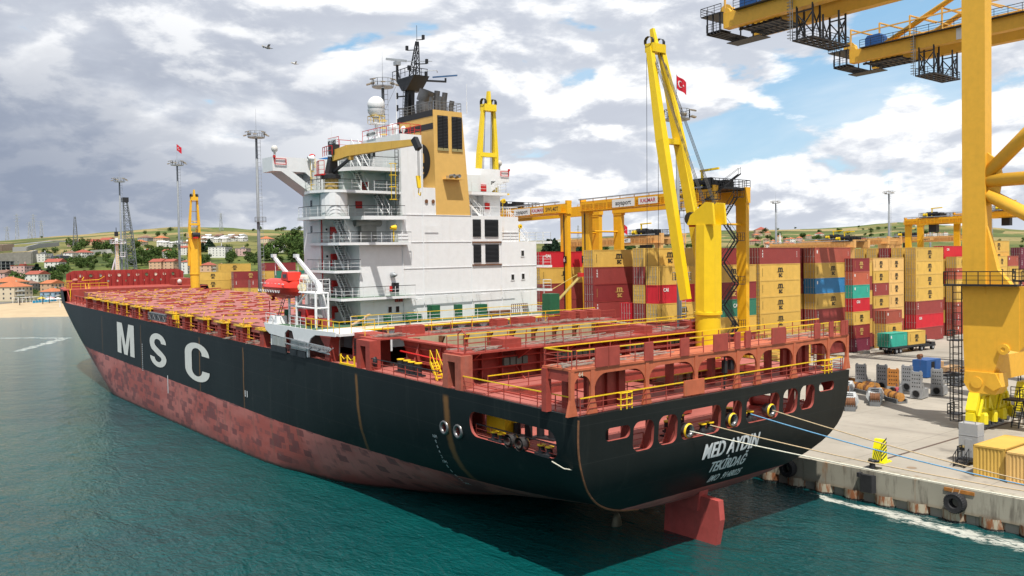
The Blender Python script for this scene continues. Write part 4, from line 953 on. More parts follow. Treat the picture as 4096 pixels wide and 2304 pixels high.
v = MB(); v.rail([(-48,-2.9,35.95),(-46.6,-2.9,35.95),(-46.6,-1.5,35.95),(-48,-1.5,35.95)], .8,.04,.7,2,close=True)
for z in (34.6,35.3,36.1): v.lathe([(.4,z),(.4,z+.05)], (-46.2,-1.9,0), 10)
sub(v, 'dome_rail', YELR)
for x, y, z in ((-45.4,-1.2,34),(-44.9,2.2,34),(-46.2,.8,34)):
    v = MB(); v.lathe([(.3,z),(.3,z+1.1),(.45,z+1.15),(.5,z+1.5),(.3,z+1.75),(0,z+1.8)], (x,y,0), 10); sub(v, 'compass_binnacle', WHITE, True)
for x, y, z0, z1 in ((-43.9,-1.6,34,41.2),(-48.0,-7.4,33,35.8),(-40.2,5.2,36.8,40)):
    v = MB(); v.tube((x,y,z0),(x,y,z0+(z1-z0)*.4),.06,5); v.tube((x,y,z0+(z1-z0)*.4),(x,y,z1),.025,4); sub(v, 'whip_aerial', WHITEC)
# ---------------------------------------------------------------- funnel
f = MB()
def fring(z):
    k = (z-25.5)/11.3; return [(-40,.86-.26*k,z),(-40,5.37-1.0*k,z),(-47.2,5.37-1.0*k,z),(-47.2,.86-.26*k,z)]
A_, B_ = fring(25.52), fring(36.8)
f.add(A_+B_, [(0,1,5,4),(1,2,6,5),(2,3,7,6),(3,0,4,7),(4,5,6,7)])
fun = f.obj('funnel', OCHR, ship)
def fpt(x, z): k = (z-25.5)/11.3; return (x, .86-.26*k-.03, z)
v = MB()
for z0, z1 in ((36.15,36.8),(34.75,35.4)): v.add([fpt(-40.02,z0),fpt(-47.2,z0),fpt(-47.2,z1),fpt(-40.02,z1)], [(0,1,2,3)])
v.obj('funnel_band', BLACK, fun)
v = MB(); cx, cz, rr_ = -42.75, 31.45, 1.95
v.add([fpt(cx+rr_*math.cos(i*math.pi/18), cz+rr_*math.sin(i*math.pi/18)) for i in range(36)], [tuple(range(36))]); v.cm = 1
put_text(v, 'm', lambda a, b: (fpt(cx+a, cz+.55+b)[0], fpt(cx, cz+.55+b)[1]-.03, cz+.55+b), size=2.3, bold=.03)
put_text(v, 'sc', lambda a, b: (fpt(cx+a, cz-.85+b)[0], fpt(cx, cz-.85+b)[1]-.03, cz-.85+b), size=1.7, bold=.03)
v.obj('funnel_emblem', [BLACK, OCHR], fun)
for y0, y1 in ((1.15,2.5),(3.0,4.35)):
    v = MB(); v.box(-40.2,-39.98,y0,y1,32.6,36.25); v.cm = 1
    for k in range(22): z = 32.75+k*.16; v.add([(-39.97,y0,z+.07),(-39.97,y1,z+.07),(-39.9,y1,z-.04),(-39.9,y0,z-.04)], [(0,1,2,3)])
    v.cm = 0; v.box(-39.95,-39.88,(y0+y1)/2-.03,(y0+y1)/2+.03,32.6,36.25); v.cm = 2; v.box(-39.99,-39.9,y0-.03,y1+.03,32.45,32.75); v.obj('louvre_vent', [DARK, BLACK, pbr('vent_sill', (.30,.26,.12), .7)], fun)
v = MB(); v.box(-40,-39.1,1.75,3.9,29.35,29.42); v.obj('pipe_shelf', OCHR, fun)
v = MB()
for y in (2.75,3.45): v.lathe([(.2,-40),(.2,-39.2),(0,-39.25)], (0,y,29.75), 10, 'x')
for y in (1.95,2.1,2.25): v.tube((-39.5,y,29.4),(-39.5,y,29.75),.04)
v.obj('side_exhausts', GREYD, fun)
v = MB(); v.rail([(-40.05,.65,36.8),(-40.05,4.3,36.8),(-47,4.3,36.8),(-47,.65,36.8)], .95,.04,.9,3,close=True); v.obj('funnel_rail', GREYD, fun)
SOOT = pbr('sooty_steel', (.13,.13,.135), .5, metal=.6, var=.5, vs=.8)
def exh(x, y, r, h_, lean=.5):
    mb = MB(); mb.tube((x,y,36.8),(x,y,36.8+h_*.55),r,14,cap=False); mb.tube((x,y,36.8+h_*.55),(x+lean*.55,y+lean*.2,36.8+h_),r,14,r*1.02,cap=False); mb.cm = 1
    mb.tube((x,y,36.8+h_*.6),(x+lean*.5,y+lean*.2,36.8+h_-.02),r*.93,14,r*.96,cap=True); return mb
for a in ((-43.6,1.75,.85,2.6,.9),(-43.3,3.2,.32,2.7,.3),(-42.8,3.9,.30,2.5,.3),(-41.4,3.9,.27,1.4,.3),(-41.5,1.3,.24,1.6,.3),(-41.2,2.3,.26,1.7,.3)): exh(*a).obj('exhaust_pipe', [SOOT, DARK], fun, True)
# ---------------------------------------------------------------- radar mast
v = MB(); v.bar((-47.6,2.0,34),(-46.9,2.0,40.2),1.0,1.0,w2=.8,h2=.8); v.bar((-45.8,2.0,35),(-46.8,2.0,40.0),.35,.35)
v.prism([(-48.9,41.35),(-44.6,41.35),(-45.5,40.6),(-46.4,39.9),(-47.4,39.9),(-48.4,41.0)], 'y', 1.2, 3.2); v.bar((-46,3.2,41.1),(-44.2,5.2,40.9),.2)
v.rail([(-48.9,.9,41.35),(-45.2,.9,41.35),(-45.2,3.3,41.35)], .9,.05,.9,2); mast = v.obj('radar_mast', BLACK, ship)
v = MB(); v.truss((-45.9,2,41.3),(-45.2,2,45.2),.9,.9,.09,5,taper=.25); v.tube((-45.25,2,45),(-45.25,2,47),.03,4)
for z, l in ((46.0,.9),(44.9,-1.2),(43.3,1.3),(42.7,-1.0),(41.9,1.2)): v.bar((-45.4,2,z-.6),(-45.4+l*.7,2+l*.6,z-.6),.09); v.cbox((-45.4+l*.7,2+l*.6,z-.35),(.26,.26,.5))
for z in (36.4,38.0,39.4): v.bar((-47.2,2,z),(-48.4,1.2,z),.14); v.cbox((-48.4,1.2,z+.1),(.16,.16,.7))
v.ladder((-47.4,1.3,34),(-47.0,1.4,40.4),.4); v.obj('mast_lattice', BLACK, mast)
v = MB(); v.bar((-49.0,1.6,41.3),(-49.0,1.6,43.1),.22); v.bar((-48.3,1.6,41.3),(-48.9,1.6,42.5),.12); v.cm = 1; v.cbox((-49.0,1.6,43.35),(.7,.6,.45)); v.bar((-50.0,.7,43.95),(-48.2,2.4,43.6),.16,.24); v.obj('radar_scanner', [BLACK, GREY], mast)
v = MB(); v.bar((-44.2,5.1,40.9),(-44.2,5.1,41.3),.16); v.cm = 1; v.bar((-45.5,4.2,41.5),(-43,5.9,41.5),.12,.16); v.obj('radar_scanner', [BLACK, pbr('scanner_blue', (.05,.12,.25), .4)], mast)
v = MB(); v.bar((-46.6,.2,43.0),(-44.3,3.4,43.0),.07); v.path([(-45.0,2.2,41.9),(-43.7,3.6,41.9),(-44.2,4.0,41.8)],.04); v.obj('aerial_bar', GREY, mast)
for p, q_ in (((-48.9,1.5,41),(-47.9,-2.6,34.1)),((-48.8,2,41),(-47.9,4.5,34.1))):
    v = MB(); v.tube(p,q_,.022,4); v.obj('mast_stay', BLACK, mast)
# ---------------------------------------------------------------- provision crane on the port quarter
v = MB(); v.lathe([(.75,27.9),(.75,29.1)], (-41.6,-10.7,0), 16); pc = v.obj('provision_crane', pbr('worn_ochre', (.42,.27,.07), .6, var=.3, rust=.4), ship)
v = MB(); v.lathe([(.98,29.05),(.98,29.4),(.7,29.55)], (-41.6,-10.7,0), 16); v.bar((-41.5,-10.7,29.4),(-41.1,-10.7,31.2),1.1,.95,w2=.7,h2=.7); v.cbox((-40.8,-10.7,31.9),(.9,.8,1.0)); v.bar((-40.9,-10.7,29.7),(-38.3,-10.3,30.75),.24); v.obj('slewing_column', BLACK, pc)
v = MB(); v.bar((-40.9,-10.7,31.25),(-38.5,-10.25,31.6),.5,1.05,w2=.5,h2=1.1); v.bar((-38.5,-10.25,31.6),(-28.9,-8.6,31.55),.5,1.1,w2=.4,h2=.55); v.cbox((-38.3,-10.2,30.9),(.7,.4,.45)); v.obj('jib', pbr('jib_ochre', (.66,.40,.08), .5, var=.08, rust=.5, rs=1.5), pc)
v = MB(); v.bar((-28.9,-8.6,31.9),(-28.3,-8.5,30.9),.45,.55); v.tube((-28.5,-8.5,31),(-28.5,-8.5,28.3),.03,4); v.tube((-28.3,-8.5,31),(-28.3,-8.5,28.3),.03,4); v.obj('jib_head', BLACK, pc)
v = MB(); v.bar((-28.5,-8.5,28.5),(-28.35,-8.5,27.4),.42,.2,w2=.3); v.path([(-28.4,-8.5,27.4),(-28.5,-8.5,26.9),(-28.2,-8.5,26.7),(-28.1,-8.5,27)],.05); v.obj('hook_block', YELR, pc)
v = MB(); v.rail([(-42.9,-11.6,29.5),(-41.8,-11.9,29.5),(-41.2,-11.6,29.5)],1.3,.05,.6,3); v.rail([(-42.3,-11.2,31.3),(-41,-11.4,31.3),(-40,-11.3,31.3)],.9,.05,.8,2); v.box(-42.9,-41.2,-11.9,-10.9,29.35,29.5); v.obj('crane_guard', REDB, pc)
v = MB(); v.ladder((-42.3,-11.7,27.9),(-42.3,-11.7,29.5),.4); v.obj('crane_ladder', BLACK, pc)
# ---------------------------------------------------------------- upper deck below the house
v = MB(); v.box(-48.8,-37.2,-15.1,15.1,14.0,14.28); v.box(-37.2,-32.0,-14.9,-11.0,14.05,14.28); ud = v.obj('upper_deck', WHITEC, ship)
v = MB(); v.box(-48.7,-37.3,-15.0,15.0,14.29,14.30); v.obj('deck_covering', GDK, ud)
v = MB()                                                      # curved white side screen
v.prism([(-48.8,14.28),(-37.0,14.35),(-32.2,14.45),(-32.2,14.05),(-36.4,13.9),(-37.4,13.5),(-38.2,12.6),(-38.3,13.1),(-41.2,13.15),(-41.6,13.9),(-42.6,14.0),(-43.4,13.6),(-43.5,13.1),(-47.3,13.25),(-48.3,13.6)][::-1], 'y', -15.22, -15.1); v.obj('side_screen', WHITEC, ud)
v = MB(); v.box(-47.3,-46.9,-15.1,-14.9,11.6,14.1); v.box(-38.6,-38.3,-15.1,-14.9,11.6,14.1); v.obj('deck_support', WHITEC, ud)
for k in range(10): y = -12.4+k*2.9; v = MB(); v.box(-37.5,-37.2,y-.14,y+.14,11.6,14.0); v.prism([(y-.14,13.2),(y-.14,14),(y-.8,14)], 'x', -37.5,-37.25); v.prism([(y+.14,13.2),(y+.14,14),(y+.8,14)], 'x', -37.5,-37.25); v.obj('deck_support', WHITEC, ud)
MB().box(-44,-43.8,-14.5,14.6,11.6,14.0).obj('tween_bulkhead', pbr('pale_pink', (.52,.40,.38), .7), ud)
for x0, x1 in ((-46.8,-45.1),(-45.0,-43.5),(-42.0,-40.3),(-40.2,-38.5)):
    MB().box(x0,x1,-15.2,-15.05,12.15,13.1).obj('side_panel', pbr('grey_panel', (.33,.35,.35), .6, var=.2, streak=.5, dirt=(.35,.33,.22)), ud)
for x0, x1 in ((-47.0,-45.7),(-45.6,-43.3),(-42.2,-40.6),(-40.4,-38.6)): MB().box(x0,x1,-15.25,-15.1,11.5,12.1).obj('side_fender', pbr('fender_black', (.02,.025,.03), .6), ud)
v = MB()                                                      # stowed gangway
for z in (12.45,13.0): v.bar((-43.3,-15.3,z+.15),(-33.2,-15.3,z-.05),.09)
for y in (-15.35,-15.05):
    for k in range(6): a = -38.4+k*.9; v.bar((a,y,12.5),(a+.9,y,12.95) if k%2 else (a+.9,y,12.5),.06); v.bar((a,y,12.45),(a,y,13.0),.05,up=(1,0,0))
for k in range(14): a = -38.3+k*.36; v.bar((a,-15.3,12.5),(a,-15.0,12.9),.05,.18)
v.obj('gangway', GREY, ship)
hr2 = MB(); hr2.rail([(-48.7,-15.0,14.3),(-46,-15.0,14.3)],1.05,.045,1.3,3); hr2.rail([(-42.5,-15.0,14.3),(-38.9,-15.0,14.3)],1.05,.045,1.2,3); hr2.cm = 1; hr2.rail([(-38.8,-15.0,14.3),(-32.2,-14.8,14.3),(-32.2,-11.2,14.3)],1.05,.05,1.2,2); hr2.cm = 0; hr2.rail([(-37.3,-11.0,14.3),(-37.3,14.9,14.3)],1.05,.045,1.5,3,top=1); hr2.rail([(-37.3,15,14.3),(-42,15,14.3)],1.05,.045,1.5,3,top=1); hr2.obj('guard_rail', [WHITEC, YELR], ud)
v = MB(); v.box(-37.25,-37.0,-11,15,13.85,14.0); v.obj('deck_edge_stripe', YELR, ud)
for b in ((-38.6,-37.7,-4.4,-2.7,14.3,15.1),(-38.6,-37.8,-9.6,-9.0,14.3,15.2),(-38.7,-37.8,-6.6,-6.0,14.3,15.1),(-38.9,-37.9,-1.2,-.2,14.3,15.9),(-38.9,-38.1,2.2,2.8,14.3,15.8),(-38.9,-37.9,5.0,6.0,14.3,15.7)): MB().box(*b).obj('vent_trunk', GREEN, ud)
v = MB(); v.box(-38.8,-37.6,6.4,9.2,14.3,14.9); v.obj('timber_stack', RUST, ud)
v = MB()
for k in range(9): v.bar((-37.9,9.4+k*.28,14.35),(-37.9,9.4+k*.28,15.5),.06,up=(1,0,0)); 
for z in (14.5,15.0,15.5): v.bar((-37.9,9.4,z),(-37.9,11.7,z),.06)
v.obj('cargo_grating', RUST, ud)
v = MB(); v.bar((-38,-10.6,14.4),(-37.9,-8.6,15.4),.5,.1); v.obj('loose_plank', WOOD, ud)
for a, b in (((-48.2,-14.6),(-47.3,-14.6)),((-46.8,-14.6),(-45.9,-14.6))):
    v = MB(); v.prism([(-a[0]-1.0 if False else a[0],14.3),(b[0]+.2,14.3),(b[0],15.1),(a[0]+.55,15.1)], 'y', -15.0,-13.9); v.obj('white_locker', WHITEC, ud)
v = MB(); v.box(-43.2,-41.6,-13.8,-12.7,14.9,15.95); v.cm = 1; v.box(-43.1,-42.6,-13.9,-13.7,15.05,15.7); v.cm = 0; v.box(-42.8,-41.9,-13.6,-12.9,14.3,14.9); v.obj('winch_cabinet', [REDB, DARK], ud)
v = MB(); v.box(-45.6,-43.8,-13.9,-12.8,14.3,15.2); v.box(-40.9,-38.9,-13.2,-12.2,14.3,15.1); v.tube((-40.4,-13.8,15.0),(-39.2,-13.8,15.0),.45,12); v.obj('boat_winch', RED, ud)
v = MB(); v.tube((-47.9,-13.0,14.3),(-47.9,-13.0,15.6),.3,10); v.obj('green_barrel', GREEN, ud)
v = MB(); v.tube((-48.4,-14.7,14.3),(-48.4,-14.7,16.6),.05); v.tube((-48.4,-14.7,15.4),(-46.5,-14.7,15.7),.04); v.lathe([(.1,-.2),(.25,.25)], (-47.7,-14.7,16.9), 8, 'x'); v.obj('deck_light', REDB, ud)
rp = MB(); rp.prism([(-36.3,14.2),(-33.4,14.2),(-33.9,13.4),(-34.0,11.6),(-34.9,11.6),(-34.9,13.0),(-35.6,13.5)], 'y', -14.95,-14.0); rp.obj('bridge_pedestal', RED, ship)
# ---------------------------------------------------------------- hatch covers and the lashing posts of the fore deck
HP = pbr('hatch_pink', (.34,.115,.10), .7, var=.16, vs=.6, streak=.0, rust=.0)
hx = [-50.2-13.05*k for k in range(9)]
rn = random.Random(3)
for k in range(8):
    x1, x0 = hx[k]-.12, hx[k+1]+.12
    w_ = 14.0 if k < 6 else (13.2 if k == 6 else 11.2)
    for j, (ya, yb) in enumerate(((-w_,-5.1),(-5.0,5.0),(5.1,w_))):
        c = MB(); c.box(x0,x1,ya,yb,12.75,13.55)
        hc = c.obj('hatch_cover', HP, ship)
        b = MB()
        for xe in (x0+.35, (x0+x1)/2-.4, (x0+x1)/2+.4, x1-.35):
            y = ya+.5
            while y < yb-.4:
                b.cm = 0
                for q_ in range(rn.randint(2, 4)): b.cbox((xe+rn.uniform(-.22,.22), y+rn.uniform(-.4,.4), 13.62), (rn.uniform(.12,.32), rn.uniform(.12,.4), rn.uniform(.08,.16)))
                if rn.random() < .6: b.cm = 1; b.bar((xe+rn.uniform(-.3,.3), y-.9, 13.6), (xe+rn.uniform(-.3,.3), y+.9, 13.62), .07)
                y += 2.5+rn.uniform(-.3,.3)
        b.cm = 2
        for q_ in range(5): xx = x0+1.5+rn.random()*10; yy = ya+rn.uniform(1,8); b.box(xx, xx+.18, yy, yy+rn.uniform(1.5,2.6), 13.55, 13.72)
        b.obj('lashing_fittings', [pbr('fitting_yellow', (.62,.38,.03), .6, var=.35, vs=4), RUST, RED], hc)
cm_ = MB()
for sg in (-1, 1):
    cm_.box(-154.5,-50.0,sg*11.9,sg*12.2,11.6,12.72)
    for k in range(26): x = -51.5-4.0*k; cm_.prism([(sg*12.2,12.7),(sg*13.1,11.6),(sg*12.2,11.6)], 'x', x-.08, x+.08)
cm_.obj('fore_coaming', RED, ship)
ct = MB(); ct.box(-154.6,-49.9,-12.2,-11.9,12.0,12.35); ct.obj('coaming_shadow_strip', DARK, ship) if False else None
POSTX = [-134,-127.5,-121.3,-115.2,-109.0,-101.6,-95.7,-83.3,-77.0,-70.3,-63.5,-56.9,-50.3]
for i, x in enumerate(POSTX):
    p_ = post(x, 2.1 if i % 2 else 1.15, 13.3, -14.9, -14.05) if i % 2 else MB().box(x-.55,x+.55,-14.9,-14.0,11.55,13.3)
    lp = p_.obj('lashing_post', RED, ship)
    t_ = MB(); t_.box(x-1.6,x+1.6,-15.0,-13.7,13.3,13.4); t_.bar((x-1.5,-14.95,13.5),(x+1.5,-14.95,13.55),.09); t_.path([(x+1.45,-14.9,13.4),(x+1.45,-14.9,14.1),(x+1.0,-14.6,14.3)],.05)
    for q_ in range(6): t_.cbox((x+rn.uniform(-1.3,1.3),-14.3+rn.uniform(-.4,.4),13.48),(.3,.3,.18))
    t_.obj('post_fittings', pbr('fitting_yellow', (.62,.38,.03)), lp)
    if x > -125:
        a = MB(); a.ladder((x+2.1,-14.6,11.6),(x+2.1,-14.6,13.4),.4,5,out=(0,1,0)); a.box(x+1.7,x+3.6,-14.7,-14.55,12.15,12.22); a.obj('post_ladder', YELR, lp)
sg_ = MB(); sg_.rail([(-133,-14.9,11.6),(-50.5,-14.9,11.6)],1.0,.045,2.0,3); sg_.rail([(-157,-13.5,11.6),(-146,-14.6,11.6),(-133,-14.9,11.6)],1.0,.045,2.0,3); sg_.obj('guard_rail', RED, ship)
ss = MB(); ss.box(-150,-50,-14.0,-13.8,13.05,13.25)
for x in [-52-3.1*k for k in range(32)]: ss.box(x-.09,x+.09,-13.95,-13.75,11.6,13.05)
ss.obj('side_longitudinal', RED, ship)
gw = MB(); gw.truss((-92.8,-14.95,12.55),(-84.6,-14.95,12.55),.35,.95,.09,7); [gw.bar((-92.8+.5*k,-15.0,12.1),(-92.8+.5*k,-15.0,13.0),.05,up=(1,0,0)) for k in range(17)]; gw.box(-92.8,-84.6,-14.9,-14.85,12.15,12.95); gw.obj('stowed_gangway', GREYD, ship)
gp_ = MB(); gp_.path([(-84.0,-14.8,12.9),(-83.2,-14.8,13.0),(-83.0,-14.8,12.3)],.1); gp_.cbox((-81.6,-14.6,12.9),(.9,.6,.6)); gp_.tube((-79.8,-14.7,11.6),(-79.8,-14.7,13.3),.12); gp_.box(-81.8,-79,-14.8,-14.6,12.1,12.2); gp_.obj('gangway_winch', YELR, ship)
for x, s in ((-67.0,1),(-60.4,2),(-53.6,3)): rods('wire_bundle', x, -14.6,-14.0, 11.65, 14, 90+s, 2.0)
# ---------------------------------------------------------------- bow: forecastle, breakwater, foremast
def bowring(z, xa, n=14): 
    xs_ = xstem(z); return [(xa+(xs_-xa)*(1-(1-i/n)**1.7), z) for i in range(n+1)]
v = MB()                                                       # raised bow plating above the main deck line
A_ = bowring(11.6, -154); B_ = bowring(14.2, -156.5)
for sg in (-1, 1):
    vs = [(x, sg*(hb(x,z) if i < len(A_)-1 else 0), z) for R2 in (A_, B_) for i, (x, z) in enumerate(R2)]
    n = len(A_); v.add(vs, [(i, i+1, n+i+1, n+i) for i in range(n-1)])
v.obj('bow_plating', HULLM, ship, True)
fd = [(x, -hb(x,14.1) if i < 14 else 0) for i, (x, z) in enumerate(bowring(14.1,-156.5))]
v = MB(); v.prism(fd+[(x,-y) for x,y in fd[::-1][1:]], 'z', 13.9, 14.1); v.obj('forecastle_deck', RED, ship)
v = MB(); v.box(-156.6,-156.4,-13.2,13.2,11.6,14.0); v.prism([(-157,11.6),(-154.4,11.6),(-154.9,12.6),(-157,14.2)],'y',-13.9,-13.75); v.obj('forecastle_bulkhead', RED, ship)
v = MB()                                                       # breakwater with stiffeners
poly = [(-11.6,13.9),(13.2,13.9),(13.6,15.5),(13.6,17.0),(12.1,17.65),(-10.1,17.7),(-11.5,17.0)]
v.prism(poly, 'x', -170.1, -170.0)
for k in range(21): y = -10.9+k*1.18; v.prism([(-170.0,14.1),(-169.35,14.1),(-169.6,17.5),(-170.0,17.5)], 'y', y-.05, y+.05)
v.box(-170.15,-169.7,-11.5,13.5,17.55,17.7) if False else None
bw = v.obj('breakwater', pbr('bow_red', (.31,.035,.03), .6, var=.15, streak=.3, dirt=(.2,.05,.04)), ship)
HL = [pbr('hole_light', (.62,.56,.46), .8), pbr('hole_green', (.12,.16,.09), .8), pbr('hole_mid', (.30,.30,.26), .8)]
for k in range(11):
    v = MB(); y = -8.6+1.98*k; v.lathe([(.30,-169.98),(0,-169.97)], (0,y,16.55), 10, 'x'); v.lathe([(.30,-169.98),(.36,-169.9),(.36,-170.0)], (0,y,16.55), 10, 'x'); v.obj('freeing_port', HL[k % 3 if k % 4 else 0], bw)
for k in range(8):
    v = MB(); y = -4.9+1.9*k; v.lathe([(.24,-169.98),(0,-169.97)], (0,y,15.2), 10, 'x'); v.obj('freeing_port', HL[(k+1) % 3], bw)
v = MB(); v.rail([(-164.5,-12.9,14.1),(-159,-13.1,14.1)],1.2,.06,1.6,2); v.rail([(-157,-13,14.1),(-157,-6,14.1)],1.2,.06,1.8,2); v.path([(-165.5,-12.6,15.6),(-165.5,-10.2,15.6),(-163.5,-10.2,16.4)],.06); v.path([(-165,-9.0,16.4),(-164.2,-9.6,15.7),(-164.2,-6.2,15.75),(-163.4,-5.2,16.5)],.06); v.path([(-160.6,-12.6,12.0),(-160.6,-10.0,12.2),(-155.5,-7.0,12.1)],.06)
v.stair((-157.5,-9.6,11.7),(-159.4,-9.6,14.2),.6); v.bar((-156.2,-13.4,11.6),(-156.2,-13.4,14.3),.15); v.obj('bow_rails', YELR, ship)
v = MB(); v.box(-165,-162,-12.5,-9.5,14.1,15.5); v.ladder((-161.9,-10.2,12),(-161.9,-10.2,15.8),.5); v.box(-166,-161,9.2,12.8,14.1,15.6); v.box(-161.5,-161.2,8,13,15.4,15.6); v.obj('winch_housing', RED, ship)
v = MB(); v.sphere((-160.5,9.8,14.9),.5,8,6,(1.1,1,1.2)); v.obj('covered_winch', pbr('canvas', (.55,.53,.5)), ship, True)
v = MB(); v.sphere((-162.5,-11.2,15.8),.6,8,6,(1.3,1,.7)); v.obj('covered_winch', pbr('canvas_red', (.42,.16,.13), .9), ship, True)
v = MB(); v.bar((-175.5,.3,14.1),(-175.5,.3,25.0),.95,.95,w2=.55,h2=.55); v.bar((-177.8,-1.2,14.1),(-175.6,.2,21),.3); fmast = v.obj('foremast', WHITEC, ship)
v = MB(); v.box(-176.4,-174.5,-.9,1.5,23.6,23.75); v.rail([(-176.4,-.9,23.75),(-174.5,-.9,23.75),(-174.5,1.5,23.75),(-176.4,1.5,23.75)],.9,.07,1,2,close=True)
for y in (-.8,0,.9,1.7): v.lathe([(.1,-.25),(.32,.3)], (-174.4,y,24.0), 8, 'x')
v.box(-175.2,-174.2,.8,1.9,20.6,20.75); v.rail([(-174.2,.8,20.75),(-174.2,1.9,20.75),(-175.2,1.9,20.75)],.9,.07,.9,2); v.obj('mast_platform', WHITEC, fmast)
v = MB(); v.cbox((-175.5,.3,25.9),(.7,.7,1.1)); v.tube((-175.5,.3,26.4),(-175.5,.3,27.4),.08); v.obj('mast_light', BLACK, fmast)
v = MB(); v.ladder((-175.0,.3,14.2),(-175.15,.3,24),.45,24); v.obj('mast_ladder', YELR, fmast)
# ---------------------------------------------------------------- deck cranes on the starboard side
def crane(base, zb, foot, tip, mat, wire=True, house=True, pw=1.14, name='deck_crane', gap=2.0, gt=1.1, label=None, rot=0):
    bx_, by_ = base; v = MB()
    v.lathe([(pw,11.6),(pw,zb),(pw*1.12,zb+.05),(pw*1.12,zb+.3),(pw,zb+.35)], (bx_,by_,0), 20)
    cr = v.obj(name, mat, ship, False); cr.data.set_sharp_from_angle(angle=R_(40)); cr.data.polygons.foreach_set('use_smooth', [True]*len(cr.data.polygons))
    if label: cr['label'] = label
    F, T = Vector(foot), Vector(tip); d = (T-F); hd = Vector((d.x, d.y, 0)).normalized(); sd = Vector((-hd.y, hd.x, 0))
    if house:
        zt = zb+8.2; v = MB()
        c0 = Vector((bx_, by_, 0)); v.lathe([(pw*1.1,zb+.35),(pw*1.06,zt),(0,zt)], (bx_,by_,0), 8, 'z', math.pi/8, math.pi/8+2*math.pi)
        v.cm = 0
        for e in (-1, 1): v.add([tuple(c0+hd*a+sd*(e*.8+o_)+Vector((0,0,z))) for o_ in (0,.25) for a, z in ((-1.5,zt),(-1.3,zt+1.9),(-.5,zt+2.0),(1.2,zt+.9),(1.6,zt))], [(0,1,2,3,4),(9,8,7,6,5),(0,5,6,1),(1,6,7,2),(2,7,8,3),(3,8,9,4)])
        v.obj('crane_house', mat, cr)
        v = MB(); z = zt; q_ = c0+hd*1.6
        v.rail([tuple(q_+sd*-1.7+hd*.2+Vector((0,0,z))), tuple(q_+sd*-1.7-hd*1.4+Vector((0,0,z)))],.95,.06,.8,3); v.obj('crane_rail', pbr('pale_yellow', (.75,.6,.2), .5), cr)
        v = MB(); g0 = c0+hd*1.5+Vector((0,0,zt+.6)); v.tube(tuple(g0-sd*.8),tuple(g0+sd*.8),.6,12); v.obj('winch_drum', BLACK, cr)
        v = MB(); v.cbox(tuple(c0+hd*1.6-sd*.2+Vector((0,0,zt+.1))),(.7,1.1,.5)); v.cm = 1; v.cbox(tuple(c0+hd*.3-sd*1.35+Vector((0,0,zt+.5))),(.6,.7,.9)); v.obj('winch_motor', [REDB, GREY], cr)
        v = MB(); v.lathe([(.12,0),(0,.02)], tuple(c0-sd*(pw+.02)+Vector((0,0,zb+5.2))), 8, 'y'); v.obj('vent_hole', BLACK, cr)
    v = MB(); up = hd
    mid = F.lerp(T, .62)
    for e in (-1, 1):
        a = F+sd*(gap*e); b = mid+sd*(gap*.80*e); c = T+sd*(gap*.52*e)
        v.bar(a, b, gt*.6, gt*.95, up=up, w2=gt*.8, h2=gt*1.0); v.bar(b, c, gt*.8, gt*1.0, up=up, w2=gt*.55, h2=gt*.6)
    v.bar(mid-sd*gap*.8, mid+sd*gap*.8, .5, .7, up=up); v.bar(T-sd*gap*.6, T+sd*gap*.6, .8, 1.0, up=up)
    v.bar(T, T+d.normalized()*2.0, .5,.7, up=up, w2=.3, h2=.4)
    jb = v.obj('jib', mat, cr)
    v = MB()
    for e in (-1,1): v.lathe([(.5,-.2),(.5,.2)], tuple(T+sd*(gap*.5*e)+d.normalized()*.6), 10, 'y')
    v.obj('jib_sheave', BLACK, jb)
    v = MB()
    top = Vector((bx_, by_, zb+10.0)) if house else F+Vector((0,0,1))
    for k in range(6):
        e = (-1 if k < 3 else 1); o_ = sd*(e*(.55+.18*(k % 3)))
        v.tube(top-hd*(.2 if house else 0)+o_, T+o_*.8, .035, 4)
    if wire:
        for o_ in (-.9, .7): a = T+hd*.5+sd*o_; v.tube(a, (a.x, a.y, wire), .03, 4)
    v.obj('crane_wire', BLACK, cr); return cr
def tip_pt(px, py, y):
    """where the ray through that picture point meets the ship plane y"""
    r = _F+_R*((px-2048)/3422)-_U2*((py-1152)/3422); Mi = SHIPM.inverted(); a = Mi @ Vector((0,0,CAMH)); b = (Mi.to_3x3() @ r); t = (y-a.y)/b.y; return a+b*t
t3 = tip_pt(2622, 195, 12.2)
crane((-12.3,12.2), 15.6, (-13.6,12.2,17.0), t3, YELC, wire=16.5, gap=1.55, gt=.95, label='yellow deck crane with its jib topped up, nearest the stern')
crane((-45.6,12.6), 22.0, (-47.0,12.6,24.0), tip_pt(1953, 432, 12.6), pbr('crane_lemon', (.84,.62,.03), .45, var=.05), wire=False, house=False, gap=1.5, gt=.66, pw=1.0, label='yellow deck crane beside the funnel, jib straight up')
t1 = tip_pt(776, 795, 12.0)
c1 = crane((-156.5,12.0), 16.5, (-156.6,12.0,18.5), t1, pbr('crane_amber', (.78,.45,.03), .5, var=.08, streak=.2, dirt=(.4,.22,.05)), wire=False, house=True, gap=1.25, gt=.62, pw=1.0, label='amber deck crane at the bow with its jib straight up')
v = MB()
for k in range(5): v.bar((-156.4,11.1,24+2.2*k),(-156.4,12.9,24+2.2*k),.12)
v.obj('jib_rungs', YELR, c1)
